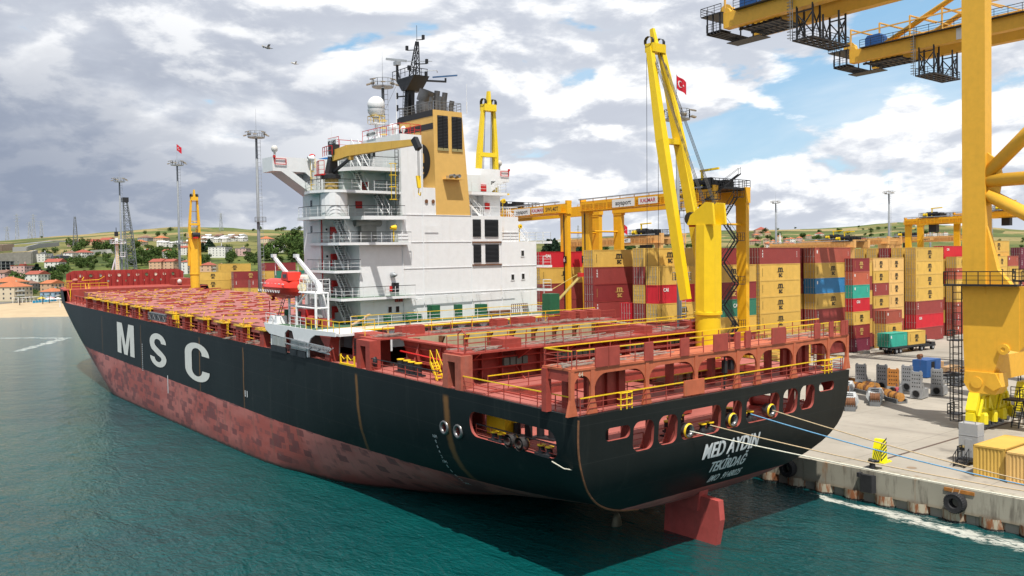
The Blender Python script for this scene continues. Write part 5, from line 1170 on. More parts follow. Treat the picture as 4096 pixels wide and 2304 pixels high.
# yellow davit with red tip on the starboard side
v = MB(); v.bar((-37.8,15.3,14.9),(-34.2,16.6,18.6),.24); v.tube((-37.5,15.2,17.0),(-34.6,16.4,18.7),.04,4); sd_ = v.obj('store_davit', pbr('pale_yellow', (.75,.6,.2)), ship)
v = MB(); v.cbox((-34.2,16.6,18.7),(.5,.5,.45)); v.obj('davit_head', REDB, sd_)
v = MB(); v.tube((-44,15.6,18.0),(-42.6,15.6,18.0),.55,12); v.obj('raft_canister', WHITEC, ship, True)
MB().box(-36.8,-35.4,13.0,14.4,14.3,16.6).obj('green_box', GREEN, ship)
# ================================================================ lifeboat and davits
v = MB()
for x in (-45.15,-43.35,-38.9): v.tube((x,-13.9,14.28),(x,-13.9,17.7),.13,8); v.tube((x,-12.6,14.28),(x,-12.6,17.7),.11,8)
for z in (16.2,17.65): v.tube((-45.2,-13.9,z),(-38.8,-13.9,z),.1,6); v.tube((-45.2,-12.6,z),(-38.8,-12.6,z),.1,6); v.tube((-45.15,-13.9,z),(-45.15,-12.6,z),.1,6); v.tube((-38.9,-13.9,z),(-38.9,-12.6,z),.1,6)
v.tube((-43.35,-13.9,16.2),(-41,-13.9,17.6),.08,6); v.rail([(-42.5,-13.9,17.7),(-38.9,-13.9,17.7),(-38.9,-12.4,17.7)],1.3,.05,.9,3); v.box(-43.2,-38.9,-13.9,-12.5,17.66,17.74); dv = v.obj('lifeboat_davit', WHITEC, ship)
for x in (-47.5,-41.7):
    v = MB(); v.bar((x+1.6,-12.1,14.3),(x+.7,-12.6,18.6),.5,.4); v.bar((x+.8,-12.5,18.3),(x-2.4,-13.5,21.2),.42,.32,w2=.3,h2=.26); v.cbox((x-2.4,-13.5,21.3),(.6,.4,.35)); v.tube((x-2.3,-13.4,21.2),(x-2.2,-13.4,19.2),.03,4); v.bar((x+2.2,-12.1,14.3),(x+1.1,-12.5,17.6),.18); v.obj('davit_arm', WHITEC, dv)
v = MB(); v.ladder((-48.6,-13.8,14.3),(-46.8,-13.6,17.4),.5,9,out=(0,1,0)); v.obj('boarding_ladder', GREYD, ship)
lb = thing('lifeboat', 'enclosed red lifeboat hanging in white davits beside the deckhouse', 'lifeboat')
LM = SHIPM @ Matrix.Translation((-46.7,-13.9,18.0)); lb.matrix_world = LM
v = MB(); secs = []
for i in range(13):
    t = -1+2*i/12; w_ = 1.35*(1-abs(t)**2.6)**.6; kz = -1.15+.55*abs(t)**2.5
    secs.append((4.1*t, w_, kz))
ring = [(0,-1),(-.55,-.82),(-.92,-.35),(-1,.02),(-1.06,.08),(-1.0,.16),(-.86,.55),(-.55,.86),(0,.98)]
ring = ring+[(-a,b) for a,b in ring[::-1][1:-1]]; vs = []
for x, w_, kz in secs:
    for a, b in ring: vs.append((x, a*max(w_,.04), (b*-kz if b < 0 else b*(.95 if abs(x) < 3.2 else .75))))
n = len(ring); v.add(vs, [(i*n+j, i*n+(j+1)%n, (i+1)*n+(j+1)%n, (i+1)*n+j) for i in range(12) for j in range(n)]); v.add([vs[i] for i in range(n)], [tuple(range(n))]); v.add([vs[12*n+i] for i in range(n)], [tuple(range(n-1,-1,-1))])
v.obj('boat_shell', CORA, lb, True)
v = MB(); v.prism([(1.3,.85),(3.2,.8),(2.9,1.65),(1.6,1.7)],'y',-.75,.75); cab = v.obj('helm_cabin', CORA, lb)
for b in ((1.35,1.42,-.5,.5,1.1,1.45),(1.8,2.7,-.78,-.74,1.1,1.45)): MB().box(*b).obj('cabin_window', GLASS, cab)
v = MB(); 
for k in range(7): v.box(-3+.9*k,-2.55+.9*k,-1.18,-1.10,.42,.5)
for k in range(9):
    for q_ in range(4): a, b = q_*45, (q_+1)*45; v.bar((-3+.65*k+.2*math.cos(R_(a)),-1.40,-.18-.25*math.sin(R_(a))),(-3+.65*k+.2*math.cos(R_(b)),-1.40,-.18-.25*math.sin(R_(b))),.05)
v.obj('grab_lines', WHITEC, lb)
for i, (z, lab) in enumerate(((19.0,'white liferaft canister lying in the upper cradle beside the red lifeboat'),(18.15,'yellowed liferaft canister lying in the lower cradle on the davit frame'))):
    v = MB(); v.tube((-.9,0,0),(.9,0,0),.48,14); v.tube((-.97,0,0),(.97,0,0),.40,14)
    for x in (-.5,.5): v.lathe([(.5,x-.05),(.5,x+.05)], (0,0,0), 14, 'x')
    o = v.obj('liferaft_canister', pbr('raft_white', (.70,.68,.60), .5, var=.06) if i == 0 else pbr('raft_cream', (.66,.58,.38), .5, var=.12)); o.matrix_world = SHIPM @ Matrix.Translation((-43.2+.3*i*-1,-12.9-.7*i,z)); tag(o, lab, 'liferaft')
# ================================================================ shipping containers
CC = {'Y': (.60,.385,.085), 'W': (.66,.42,.15), 'M': (.23,.03,.032), 'R': (.26,.045,.04), 'D': (.22,.028,.03), 'K': (.33,.075,.05), 'O': (.45,.11,.06), 'B': (.50,.016,.028), 'U': (.035,.19,.40), 'T': (.03,.33,.25), 'G': (.03,.17,.11), 'P': (.16,.025,.05)}
CN = {'Y': 'yellow', 'W': 'faded yellow', 'M': 'maroon', 'R': 'dark red', 'D': 'deep red', 'K': 'brick red', 'O': 'orange red', 'B': 'bright red', 'U': 'blue', 'T': 'turquoise', 'G': 'green', 'P': 'purple maroon'}
CMAT = {k: pbr('container_'+CN[k].replace(' ', '_'), c, .5, var=.10, vs=.7, rust=.30, rs=.8, streak=.22, dirt=tuple(x*.55+.02 for x in c), rnd=.07) for k, c in CC.items()}
LOGOB = pbr('logo_black', (.03,.025,.015), .6, var=.05); LOGOG = pbr('logo_gold', (.50,.33,.10), .6, var=.05); LOGOW = pbr('logo_white', (.68,.68,.66), .6, var=.05)
BARM = pbr('door_bars', (.40,.40,.38), .45, metal=.3, var=.1)
_cm = {}
def corrug(mb, x, L, z0, z1, sg, axis='y'):
    p = .278; n = int((L-.3)/p); off = (L-n*p)/2-L/2; d = .045
    P = []
    for k in range(n):
        a = off+k*p
        P += [(a, 0), (a+p*.26, 0), (a+p*.5, d), (a+p*.76, d)]
    P.append((off+n*p, 0)); P = [(-L/2+.08, 0)]+P+[(L/2-.08, 0)]
    if axis == 'y': vs = [(x-sg*b, a, z) for z in (z0, z1) for a, b in P]
    else: vs = [(a, x-sg*b, z) for z in (z0, z1) for a, b in P]
    m = len(P); mb.add(vs, [(i, i+1, m+i+1, m+i) for i in range(m-1)])
def cbody(L, H, k):
    key = ('b', L, H, k)
    if key in _cm: return _cm[key]
    mb = MB(); w = 1.219
    corrug(mb, w-.02, L, .16, H-.12, 1); corrug(mb, -w+.02, L, .16, H-.12, -1); corrug(mb, L/2-.03, 2*w, .16, H-.12, 1, 'x')
    mb.box(-w+.03, w-.03, -L/2+.1, L/2-.1, H-.10, H-.03); mb.box(-w+.05, w-.05, -L/2+.1, L/2-.1, .10, .16)
    for s in (-1, 1):
        mb.box(s*w, s*(w-.09), -L/2, L/2, 0, .17); mb.box(s*w, s*(w-.07), -L/2, L/2, H-.12, H)
        for e in (-1, 1): mb.box(s*w, s*(w-.13), e*L/2, e*(L/2-.12), .17, H-.12)
    for e in (-1, 1): mb.box(-w, w, e*L/2, e*(L/2-.1), H-.14, H); mb.box(-w, w, e*L/2, e*(L/2-.1), 0, .16)
    _cm[key] = mb.mesh('container_body', CMAT[k]); return _cm[key]
def cdoor(L, H, k):
    key = ('d', L, H, k)
    if key in _cm: return _cm[key]
    mb = MB(); y = -L/2+.03; mb.box(-.555, .555, y, y+.06, .15, H-.13)
    for j in range(5): z = .35+(H-.75)*j/4; mb.box(-.5, .5, y-.025, y, z-.05, z+.12)
    mb.cm = 1
    for x in (-.28, .28): mb.tube((x, y-.07, .1), (x, y-.07, H-.08), .03, 5); mb.box(x-.08, x+.3, y-.07, y-.04, H*.42, H*.42+.06)
    _cm[key] = mb.mesh('container_door', [CMAT[k], BARM]); return _cm[key]
def cmark(L, H, kind):
    key = ('m', L, H, kind)
    if key in _cm: return _cm[key]
    mb = MB(); x = 1.225
    pl = lambda cy, cz: (lambda u, v: (x, cy+u, cz+v))
    if kind in ('msc', 'mscg'):
        s = 1.0 if L > 8 else .78; cz = H*.5
        [put_text(mb, 'm', (lambda u, v, e=e: (x+.003*abs(e)*60, u+e, cz+.50*s+v)), size=1.75*s, bold=.02, sx=1.05) for e in (-.05,.05)]; mb.box(x-.004, x, -1.0*s, 1.0*s, cz-.03*s, cz+.07*s); [put_text(mb, 'sc', (lambda u, v, e=e: (x+.003*abs(e)*60, u+e, cz-.48*s+v)), size=1.35*s, bold=.02) for e in (-.05,.05)]
        for k in range(9): mb.box(x-.004, x, -L/2+.75, -L/2+.85, H*.26+k*.16, H*.26+k*.16+.10)
        m = LOGOB if kind == 'msc' else LOGOG
    elif kind == 'tex':
        for i, ch in enumerate('tex'): put_text(mb, ch, pl(-L/2+.85, H*.80-.46*i), size=.62, bold=.02)
        for k in range(4): mb.box(x-.004, x, L/2-1.1, L/2-1.0, H*.4+k*.3, H*.4+k*.3+.2)
        m = LOGOW
    elif kind == 'cai':
        put_text(mb, 'CAI', pl(-L/2+1.9, H*.72), size=.75, bold=.03); m = LOGOW
    elif kind == 'capital':
        put_text(mb, 'CA', pl(.4, H*.62), size=.9, bold=.02); m = LOGOW
    else:
        mb.box(x-.004, x, -L/2+.55, -L/2+.9, H*.62, H*.82)
        for k in range(3): mb.box(x-.004, x, L/2-.9, L/2-.82, H*.45+k*.3, H*.45+k*.3+.2)
        m = LOGOW
    _cm[key] = mb.mesh('container_marking', m); return _cm[key]
L40, L20, HC, STD = 12.19, 6.06, 2.896, 2.591
NCONT = 0
def container(x, y, z, L, H, k, mark, label, group='containers stacked in the yard', door=True, rz=0.0, scale=None):
    global NCONT
    o = bpy.data.objects.new('shipping_container', cbody(L, H, k)); COL.objects.link(o); o.location = (x, y, z); o.rotation_euler = (0,0,rz)
    tag(o, label, 'container', group); NCONT += 1
    if door:
        for s in (-1, 1): d = part('door', cdoor(L, H, k), o); d.location = (s*.57, 0, 0)
    else:
        mb = ('e', L, H, k)
        if mb not in _cm: e = MB(); corrug(e, -L/2+.03, 2.438, .16, H-.12, -1, 'x'); _cm[mb] = e.mesh('container_end', CMAT[k])
        part('end_wall', _cm[mb], o)
    if mark: part('lettering', cmark(L, H, mark), o)
    return o
MK = {'Y': 'msc', 'W': 'msc', 'M': 'mscg', 'R': 'tex', 'D': None, 'K': 'plate', 'O': 'plate', 'B': 'cai', 'U': 'plate', 'T': 'plate', 'G': 'capital', 'P': 'tex'}
TIER = ['bottom', 'second', 'third', 'fourth', 'fifth', 'sixth', 'seventh']
def ordn(i, n): return 'topmost' if i == n-1 and n > 1 else ('lowest' if i == 0 else TIER[i]+' up')
STACKS = []
def stack(x, y, L, tiers, desc, H=None, doors=None, z0=ZA+.12):
    """x: its face towards the camera, y: its near end; tiers from the ground up"""
    H = H or (HC if L > 8 else STD); n = len(tiers)
    for i, k in enumerate(tiers):
        mk = MK[k]
        lab = f'{CN[k]} container, {ordn(i, n)} of {desc}' if n > 1 else f'{CN[k]} container lying alone {desc}'
        container(x-1.22, y+L/2, z0+i*H, L, H, k, mk, lab, door=not (doors and doors[i] == '-'))
    STACKS.append((x, y, L))
def band(px, D):
    e = _rt*((px-2048)/3422*D)+_fw*D; return e.x, e.y
# stacks seen over the stern, from left to right
stack(-91.4, 126.3, L40, 'YYYYYYR', 'six yellow boxes under one dark red')
stack(-91.4, 143.3, L40, 'RYRYUYK', 'stack with the blue box')
stack(-89.7, 153.4, L20, 'PMYBTOM', 'narrow stack with a turquoise box')
stack(-92.5, 165.9, L20, 'KYKYRYW', 'short-box stack right behind the truck', doors='-------')
stack(-92.6, 172.3, L20, 'YKWWWWW', 'faded yellow stack behind the truck', doors='-------')
stack(-91.0, 180.4, L40, 'RBRYYYY', 'stack with bright red second up')
stack(-91.4, 199.8, L20, 'KRKYYOY', 'stack left of the big crane leg')
stack(-91.5, 206.3, L20, 'RYKKYRK', 'stack half behind the big crane leg', doors='-------')
stack(-93.0, 224.5, L20, 'KYRYRYY', 'stack behind the crane leg platform')
stack(-93.0, 231.0, L20, 'RYKBYYK', 'stack between crane leg and picture edge', doors='-------')
stack(-93.5, 239.7, L40, 'PBRKYPP', 'purple maroon stack at the right edge')
stack(-94.3, 126.3, L40, 'YRYYRYR', 'row close behind the six yellow boxes')
stack(-94.3, 143.3, L40, 'KYRYKMR', 'row close behind the blue box')
stack(-97.2, 126.3, L40, 'YYRYMYR', 'third row behind the six yellow boxes')
stack(-94.0, 180.4, L40, 'YYYMYYY', 'row nearest above the faded yellow stacks')
for k, t in enumerate(('YRYYMYM', 'RYMYYYY', 'MYYRYYY')): stack(-96.9-2.9*k, 180.4, L40, t, ('row with a maroon door on top','row left of the maroon door','farthest row left of the maroon door')[k])
stack(-94.2, 199.8, L40, 'RYKYRYB', 'row behind the crane leg topped bright red', H=2.95); stack(-97.1, 199.8, L40, 'YKYRYRR', 'row behind the crane leg topped dark red')
stack(-95.0, 165.9, L40, 'YRYRYY', 'row hidden behind the faded yellow boxes'); stack(-92.6, 153.4, L40, 'RYRYRY', 'row hidden behind the turquoise box')
stack(-95.0, 224.5, L40, 'YRYKYRYY', 'tall row right of the crane leg', H=2.75)
# low stacks in front
stack(-85.2, 119.8, L40, 'YY', 'yellow pair seen through stern arches')
stack(-83.0, 113.2, L20, 'Y', 'glimpsed low through the stern arches')
stack(-86.8, 160.3, L20, 'YYK', 'three high stack behind the truck')
stack(-88.0, 157.6, L20, 'Y', 'on the ground behind the turquoise box on the truck') if False else None
# stacks left of the yellow ship crane
stack(-90.2, 98.8, L40, 'RYMYBY', 'front row beside the grey light mast', doors='---'+'y-y')
stack(-93.0, 98.8, L40, 'YMYRYRY', 'second row left of the grey mast')
stack(-95.9, 98.8, L40, 'RYRB', 'low row topped by bright red')
stack(-98.7, 98.8, L40, 'YRM', 'low row beside the bright red door'); stack(-101.6, 98.8, L40, 'RYR', 'low row behind the bright red door')
stack(-104.5, 98.8, L40, 'YRRRMRY', 'stack just right of leg 27', doors='-------') if False else stack(-104.5, 98.8, L40, 'YYRRMRY', 'stack just right of crane leg 27')
stack(-90.2, 111.4, L40, 'YRYGMY', 'stack behind the black zigzag stair'); stack(-93.0, 111.4, L40, 'RYRYYRD', 'row behind the black zigzag stair')
stack(-95.9, 111.4, L40, 'YRYRYYD', 'hidden row behind the yellow crane')
for k, t in enumerate(('YRRRRYB', 'RYYRRYR', 'YYRRYRY')): stack(-118.4-2.9*k, 98.8, L40, t, ('stack left of crane leg 26','second row left of crane leg 26','third row left of crane leg 26')[k])
stack(-118.4, 111.4, L40, 'YRYRYRR', 'stack between crane legs 26 and 27')
# distant stacks beyond the fore deck
for px, D, t, d in ((852, 300, 'ORKYYY'[:5]+'Y', 'emblem stack beyond the fore deck'), (958, 306, 'RYKRY', 'stack right of the two black emblems'), (1003, 303, 'RYRYRB'.replace('B','M'), 'stack behind the mast by the lifeboat'), (1070, 300, 'YRYYR', 'stack between mast and lifeboat'), (1120, 308, 'RYRRYYM', 'tall stack with gold emblem on top'), (1175, 300, 'YRYRYG', 'lifeboat stack topped by green'), (940, 318, 'RYMYRYY', 'back row left of the gold emblem')):
    x, y = band(px, D); stack(x, y-6, L40, t, d)
print('containers', NCONT)
# ================================================================ rubber tyred gantry cranes
def sign(mb, txt, x, y, z, w, h, size, sx=1.0, bold=.02, ti=1, bi=0):
    """board on a face looking to -y"""
    mb.cm = bi; mb.box(x-w/2, x+w/2, y-.04, y, z-h/2, z+h/2); mb.cm = ti
    put_text(mb, txt, lambda u, v: (x+u, y-.05, z+v), size=size, sx=sx, bold=bold)
def rtg(xl, xr, y1, y2, mat, label, no=None, zt=31.9, detail=True, trolley=None, signs=(), group='gantry cranes over the container yard'):
    g = thing('gantry_crane', label, 'gantry crane', (xr, y1, ZA), 0, group)
    X = lambda x: x-xr; Y = lambda y: y-y1; Z = lambda z: z-ZA
    zb = zt-1.9
    for x in (xl, xr):
        s = 1 if x == xl else -1
        for y in (y1, y2):
            v = MB(); v.bar((X(x)+s*.95, Y(y), 1.9), (X(x)+s*.95, Y(y), Z(zb)), .8, 1.6, up=(1,0,0), w2=.85, h2=1.95); v.box(X(x), X(x)+s*2.1, Y(y)-.5, Y(y)+.5, Z(zb)-.35, Z(zb)); lg = v.obj('leg', mat, g)
            if no and x == xl and y == y1 or (no == '26' and x == xr and y == y1):
                v = MB(); sign(v, no, X(x)+s*.9-.1, Y(y)-.5, Z(21.6), 1.6, 1.3, 1.15, .8, .02); v.obj('number_board', [BLACK, WHITEC], lg)
                v = MB(); v.box(X(x)+s*.75, X(x)+s*.95, Y(y)-.52, Y(y)-.42, 2, Z(zb)); v.obj('cable_run', BLACK, lg)
        v = MB(); v.box(X(x)+s*.3, X(x)+s*1.6, Y(y1)-1.2, Y(y2)+1.2, 1.2, 2.0); v.obj('sill_beam', mat, g)
        for y in (y1-.6, y1+1.2, y2-1.2, y2+.6):
            v = MB(); v.tube((X(x)+s*.6, Y(y), .62), (X(x)+s*1.3, Y(y), .62), .62, 14); v.obj('wheel', RUBBER, g)
        v = MB(); v.tube((X(x)+s*.9, Y(y1)+.4, Z(26.6)), (X(x)+s*.9, Y(y2)-.4, Z(26.6)), .16, 8); v.obj('cross_tie', mat, g)
    for y in (y1, y2):
        v = MB(); v.box(X(xl)-.2, X(xr)+.2, Y(y)-.55, Y(y)+.55, Z(zb), Z(zt)); v.box(X(xl)-.25, X(xl)+.2, Y(y)-.6, Y(y)+.6, Z(zt), Z(zt)+.55); v.box(X(xr)-.25, X(xr)+.2, Y(y)-.6, Y(y)+.6, Z(zt), Z(zt)+.55); v.obj('girder', mat, g)
    if detail:
        v = MB(); ya = Y(y1)-.55
        v.box(X(xl), X(xr), ya-.9, ya, Z(zb)+.12, Z(zb)+.2); v.rail([(X(xl), ya-.85, Z(zb)+.2), (X(xr)-2, ya-.85, Z(zb)+.2)], 1.1, .06, 1.1, 4); v.obj('walkway', mat, g)
        v = MB(); v.box(X(xl), X(xr)-1.5, ya-.6, ya-.25, Z(zt)+.25, Z(zt)+.45)
        v.obj('cable_trough', GREY, g)
        v = MB()
        for k in range(9): x = X(xl)+.3+(xr-xl-3)*k/8; v.bar((x, ya-.4, Z(zb)+.2), (x, ya-.4, Z(zt)+.3), .1)
        v.obj('trough_posts', mat, g)
        for txt, u, w_, c0, c1, hh in signs:
            v = MB(); x = X(xl)+(xr-xl)*u; sign(v, txt, x, ya-.93, Z(zb)+.95, w_, hh, hh*.82, .95, .02)
            v.obj('name_banner' if txt != 'SWL40T' else 'load_plate', [c0, c1], g)
    if trolley is not None:
        v = MB(); xt_ = X(trolley); zt2 = Z(zt)
        v.box(xt_-3.2, xt_+3.2, Y(y1)-.8, Y(y2)+.8, zt2+.1, zt2+.45)
        for a in range(7): rn = random.Random(a+int(trolley)); v.cbox((xt_-2.6+.85*a, Y(y1)+2+rn.random()*4, zt2+.45+.55), (.7, 1.6+rn.random(), .7+rn.random()*.8))
        v.tube((xt_-1.5, Y(y1)+1, zt2+1.2), (xt_+1.8, Y(y1)+1, zt2+1.2), .75, 12)
        v.rail([(xt_-3.2, Y(y1)-.8, zt2+.45), (xt_+3.2, Y(y1)-.8, zt2+.45), (xt_+3.2, Y(y2)+.8, zt2+.45), (xt_-3.2, Y(y2)+.8, zt2+.45)], 1.2, .07, 1.0, 3, close=True); tr = v.obj('trolley', BLACK, g)
        v = MB(); v.tube((xt_-2.2, Y(y1)+.2, zt2+.9), (xt_-.9, Y(y1)+.2, zt2+.9), .6, 12); v.bar((xt_+.4, Y(y1)+.5, zt2+.4), (xt_+.4, Y(y1)+.5, zt2+3.0), .3); v.bar((xt_+.1, Y(y1)+.5, zt2+3.0), (xt_+3.6, Y(y1)+.5, zt2+3.1), .4, .3); v.obj('service_jib', YELC, tr)
        v = MB(); v.box(xt_-1.2, xt_+1.2, Y(y1)+1.5, Y(y1)+3.5, Z(zb)-2.6, Z(zb)-.2); v.obj('operator_cab', BLACK, tr)
    return g
LW = [LOGOW, BLACK]; KR = pbr('banner_red', (.45,.02,.05), .6, var=0)
rtg(-113.5, -84.0, 105, 113, YELO, 'big orange yellow gantry crane with its long beam behind the yellow ship crane', '27', trolley=-87.2, signs=(('asyaport', .39, 5.2, LOGOW, BLACK, 1.35), ('KALMAR', .58, 4.2, LOGOW, KR, 1.1), ('SWL40T', .80, 5.0, YELO, BLACK, 1.3)))
rtg(-147.0, -117.4, 105, 113, YELO, 'orange yellow gantry crane numbered 26 half hidden by the white deckhouse', '26', trolley=-139.5, signs=(('SWL40T', .90, 5.0, YELO, BLACK, 1.3), ('KALMAR', .76, 3.6, LOGOW, KR, 1.1), ('asyaport', .60, 5.0, LOGOW, BLACK, 1.3)))
def zigzag(parent, x, y, z0, z1, n, w=2.6, mat=BLACK):
    for k in range(n):
        a = z0+(z1-z0)*k/n; b = z0+(z1-z0)*(k+1)/n; s = 1 if k % 2 else -1
        v = MB(); v.stair((x-s*w/2, y, a), (x+s*w/2, y, b), .8); v.box(x+s*w/2, x+s*(w/2+1.1), y-.5, y+.5, b-.08, b); v.rail([(x+s*w/2, y-.5, b), (x+s*(w/2+1.1), y-.5, b), (x+s*(w/2+1.1), y+.5, b)], 1.1, .05, .6, 2); v.obj('stair_flight', mat, parent)
g27 = [o for o in COL.objects if o.name == 'gantry_crane'][0]
zigzag(g27, 3.7, -1.4, 2.0, 27.5, 8)
v = MB(); v.box(-1.2,1.6,-2.2,-.6,27.4,27.5); v.rail([(-1.2,-2.2,27.5),(1.6,-2.2,27.5),(1.6,-.6,27.5)],1.1,.06,.8,3); v.stair((-.8,-1.2,27.5),(1.6,4,31.5),.8); v.obj('landing', BLACK, g27)
def far_rtg(px, D, span, mat, label, trolley, zt=31, wb=8, signs=()):
    x, y = band(px, D); rtg(x-span, x, y, y+wb, mat, label, None, zt, True, trolley if trolley is None else x-trolley, signs)
far_rtg(2650, 205, 33, YELP, 'pale orange gantry crane with black machinery beyond the stacks, left of the grey mast', 7.5, 27.3, signs=(('SWL 40T', .66, 4.5, LOGOW, BLACK, 1.0),))
far_rtg(3420, 262, 30, YELP, 'low pale orange gantry crane above the stack that holds the blue container', 4, 26.2)
far_rtg(3555, 275, 31, YELP, 'pale orange gantry crane above the faded yellow boxes', 20, 27.4, signs=(('asyaport', .6, 6, YELP, BLACK, 1.1),))
far_rtg(3885, 300, 34, YELP, 'pale orange gantry crane behind the big crane leg', 24, 28.6, signs=(('asyaport', .55, 6, YELP, BLACK, 1.2),))
far_rtg(3905, 262, 22, YELO, 'orange gantry crane with black trolley just left of the big crane leg', 14, 33.5)
far_rtg(4230, 255, 30, YELO, 'orange gantry crane at the right picture edge behind the purple maroon boxes', 15, 35.0, signs=(('KALMAR', .2, 4, LOGOW, KR, 1.1),))
# ================================================================ ship to shore cranes
def sts(y0, label, boards=False, legs=True, xe=-76.7, front=30):
    c = thing('quay_crane', label, 'quay crane', (-40.5, y0, ZA), 0, 'tall quay cranes on the rail')
    def ob(mb, name, mat, par=c, smooth=False):
        for i, p in enumerate(mb.v): mb.v[i] = (p[0]+40.5, p[1]-y0, p[2]-ZA)
        return mb.obj(name, mat, par, smooth)
    ya, yb = y0+5.5, y0+12.5; zb, zt = 53.4, 55.5
    xe = xe
    for y in (ya, yb):
        v = MB(); v.box(xe, front, y-.35, y+1.0, zb, zt); v.prism([(xe,zt),(xe+1.2,zt),(xe+.9,zt+.5),(xe+.5,zt+.75),(xe+.1,zt+.5)], 'y', y-.3, y+.3)
        gd = ob(v, 'girder', YELS)
        v = MB(); v.box(xe+2.2, front, y-1.05, y-.36, zt-.15, zt-.02); v.rail([(xe+2.2, y-1.0, zt), (front, y-1.0, zt)], 1.15, .06, 1.9, 3); ob(v, 'girder_walkway', BLACK, gd)
        v = MB(); v.box(xe+6, front, y+1.05, y+1.25, zb+.3, zb+.55); ob(v, 'cable_rack', pbr('rack_mauve', (.25,.2,.2), .6), gd)
    v = MB()
    for k in range(5):
        x = xe+.2+5.0*k
        v.bar((x, ya-.2, zt), (x, ya-.2, zt+3.4), .22); v.bar((x, ya-.2, zt+3.4), (x+.6, yb+.2, zt+3.3), .2); v.bar((x, ya-.2, zt+3.4), (x+3.8, yb, zt+2.0), .14)
    for z, y in ((zt+2.6, ya-.2), (zt+2.2, yb)): v.bar((xe+.2, y, z), (front, y, z), .2)
    ob(v, 'cable_frame', pbr('frame_ochre', (.70,.40,.09), .5))
    for y in (ya+.2, yb+.2):
        v = MB(); v.tube((xe+6, y, zt), (xe+36, y, zt+13), .42, 10); ob(v, 'back_stay', YELS, c, True)
    v = MB(); v.box(xe-3.6, xe, ya-.8, yb+1, zb+2.2, zb+2.35); v.rail([(xe, ya-.8, zb+2.35), (xe-3.6, ya-.8, zb+2.35), (xe-3.6, yb+1, zb+2.35), (xe, yb+1, zb+2.35)], 1.1, .06, 1.2, 3)
    for x, y in ((xe-2.6, ya-.6), (xe-1.6, ya-.6), (xe-.4, ya-.6), (xe-2.6, yb), (xe-.4, yb)): v.bar((x, y, zb-.1), (x, y, zb+2.2), .16)
    v.box(xe-2.7, xe-.1, ya-.7, ya+1.5, zb-.2, zb-.1); v.box(xe-2.7, xe+3, yb-3.2, yb-.6, zb-.9, zb-.8); v.rail([(xe-2.7, ya-.7, zb-.1), (xe-.1, ya-.7, zb-.1)], 1.1, .05, .8, 3)
    for k in range(5): v.box(xe-2.7+.55*k, xe-2.5+.55*k, ya-.7, yb-.6, zb-.45, zb-.2)
    ob(v, 'end_platform', BLACK)
    v = MB(); v.tube((xe-1.6, ya+2.5, zb+3.2), (xe-1.6, ya+3.6, zb+3.2), .85, 14); v.tube((xe-1.6, ya+2.3, zb+3.2), (xe-1.6, ya+2.45, zb+3.2), 1.05, 14); ob(v, 'rope_drum', YELS)
    v = MB(); v.box(xe+2.8, xe+5.6, ya-.4, ya+1.5, zt+.05, zt+1.3); v.prism([(xe+2.8,zt+1.3),(xe+5.6,zt+1.3),(xe+5.3,zt+1.75),(xe+3.2,zt+1.75)], 'y', ya-.4, ya+1.5); ob(v, 'winch_house', BLUE)
    v = MB()
    for k in range(7): v.box(xe+2+.9*k, xe+2.35+.9*k, ya+.9, yb-.1, zb-.32, zb-.05)
    for y in (ya+1.2, (ya+yb)/2+.4, yb-.6): v.box(xe+1.6, xe+8.3, y-.15, y+.15, zb-.38, zb-.1)
    ob(v, 'maintenance_grating', BLACK)
    v = MB()                                                    # hanging cage
    cx0, cx1 = xe+11.4, xe+14.2; zc = zb-4.2
    for y in (ya-.3, ya+1.3, yb-1.3, yb+.3):
        for x in (cx0+.3, cx1-.2): v.bar((x, y, zc), (x, y, zb+.2), .2)
    for y in (ya-.3, yb+.3):
        v.bar((cx0+.3, y, zb-.6), (cx1-.2, y, zb-.6), .16); v.bar((cx0+.3, y, zc+.6), (cx1-.2, y, zb-.8), .13); v.bar((cx1-.2, y, zc+.6), (cx0+.3, y, zb-.8), .13)
    for a, b in ((ya-.3, ya+1.3), (yb-1.3, yb+.3)):
        for x in (cx0+.3, cx1-.2): v.bar((x, a, zc+.6), (x, b, zb-.8), .13); v.bar((x, b, zc+.6), (x, a, zb-.8), .13)
    for k in range(5): x = cx0+(cx1-cx0)*k/4; v.bar((x, ya-.8, zc), (x, yb+.8, zc), .2)
    for k in range(7): y = ya-.8+(yb-ya+1.6)*k/6; v.bar((cx0, y, zc-.02), (cx1, y, zc-.02), .18)
    v.rail([(cx0, ya-.8, zc), (cx1, ya-.8, zc), (cx1, yb+.8, zc), (cx0, yb+.8, zc)], 1.1, .055, 1.1, 3, close=True); ob(v, 'hanging_cage', BLACK)
    v = MB()
    for s in (-1, 1): v.tube((cx0-.2, ya-.8+s*.25, zc), (cx0-.2, ya-.8+s*.25, zt+1.2), .05, 5)
    for k in range(16): v.path([(cx0-.2, ya-1.05, zc+.4+k*.42), (cx0-.75, ya-.95, zc+.4+k*.42), (cx0-.75, ya-.65, zc+.4+k*.42), (cx0-.2, ya-.55, zc+.4+k*.42)], .035, 4)
    ob(v, 'cage_ladder', GREYD)
    v = MB(); v.cbox((xe+32, (ya+yb)/2+.3, zb-.4), (5, 7, 1.6)); v.cbox((xe+31, ya+1, zb+.3), (2, 1.2, 1.5)); v.cbox((xe+33, yb-.5, zb+.2), (2, 1.2, 1.5)); ob(v, 'crane_trolley', BLACK)
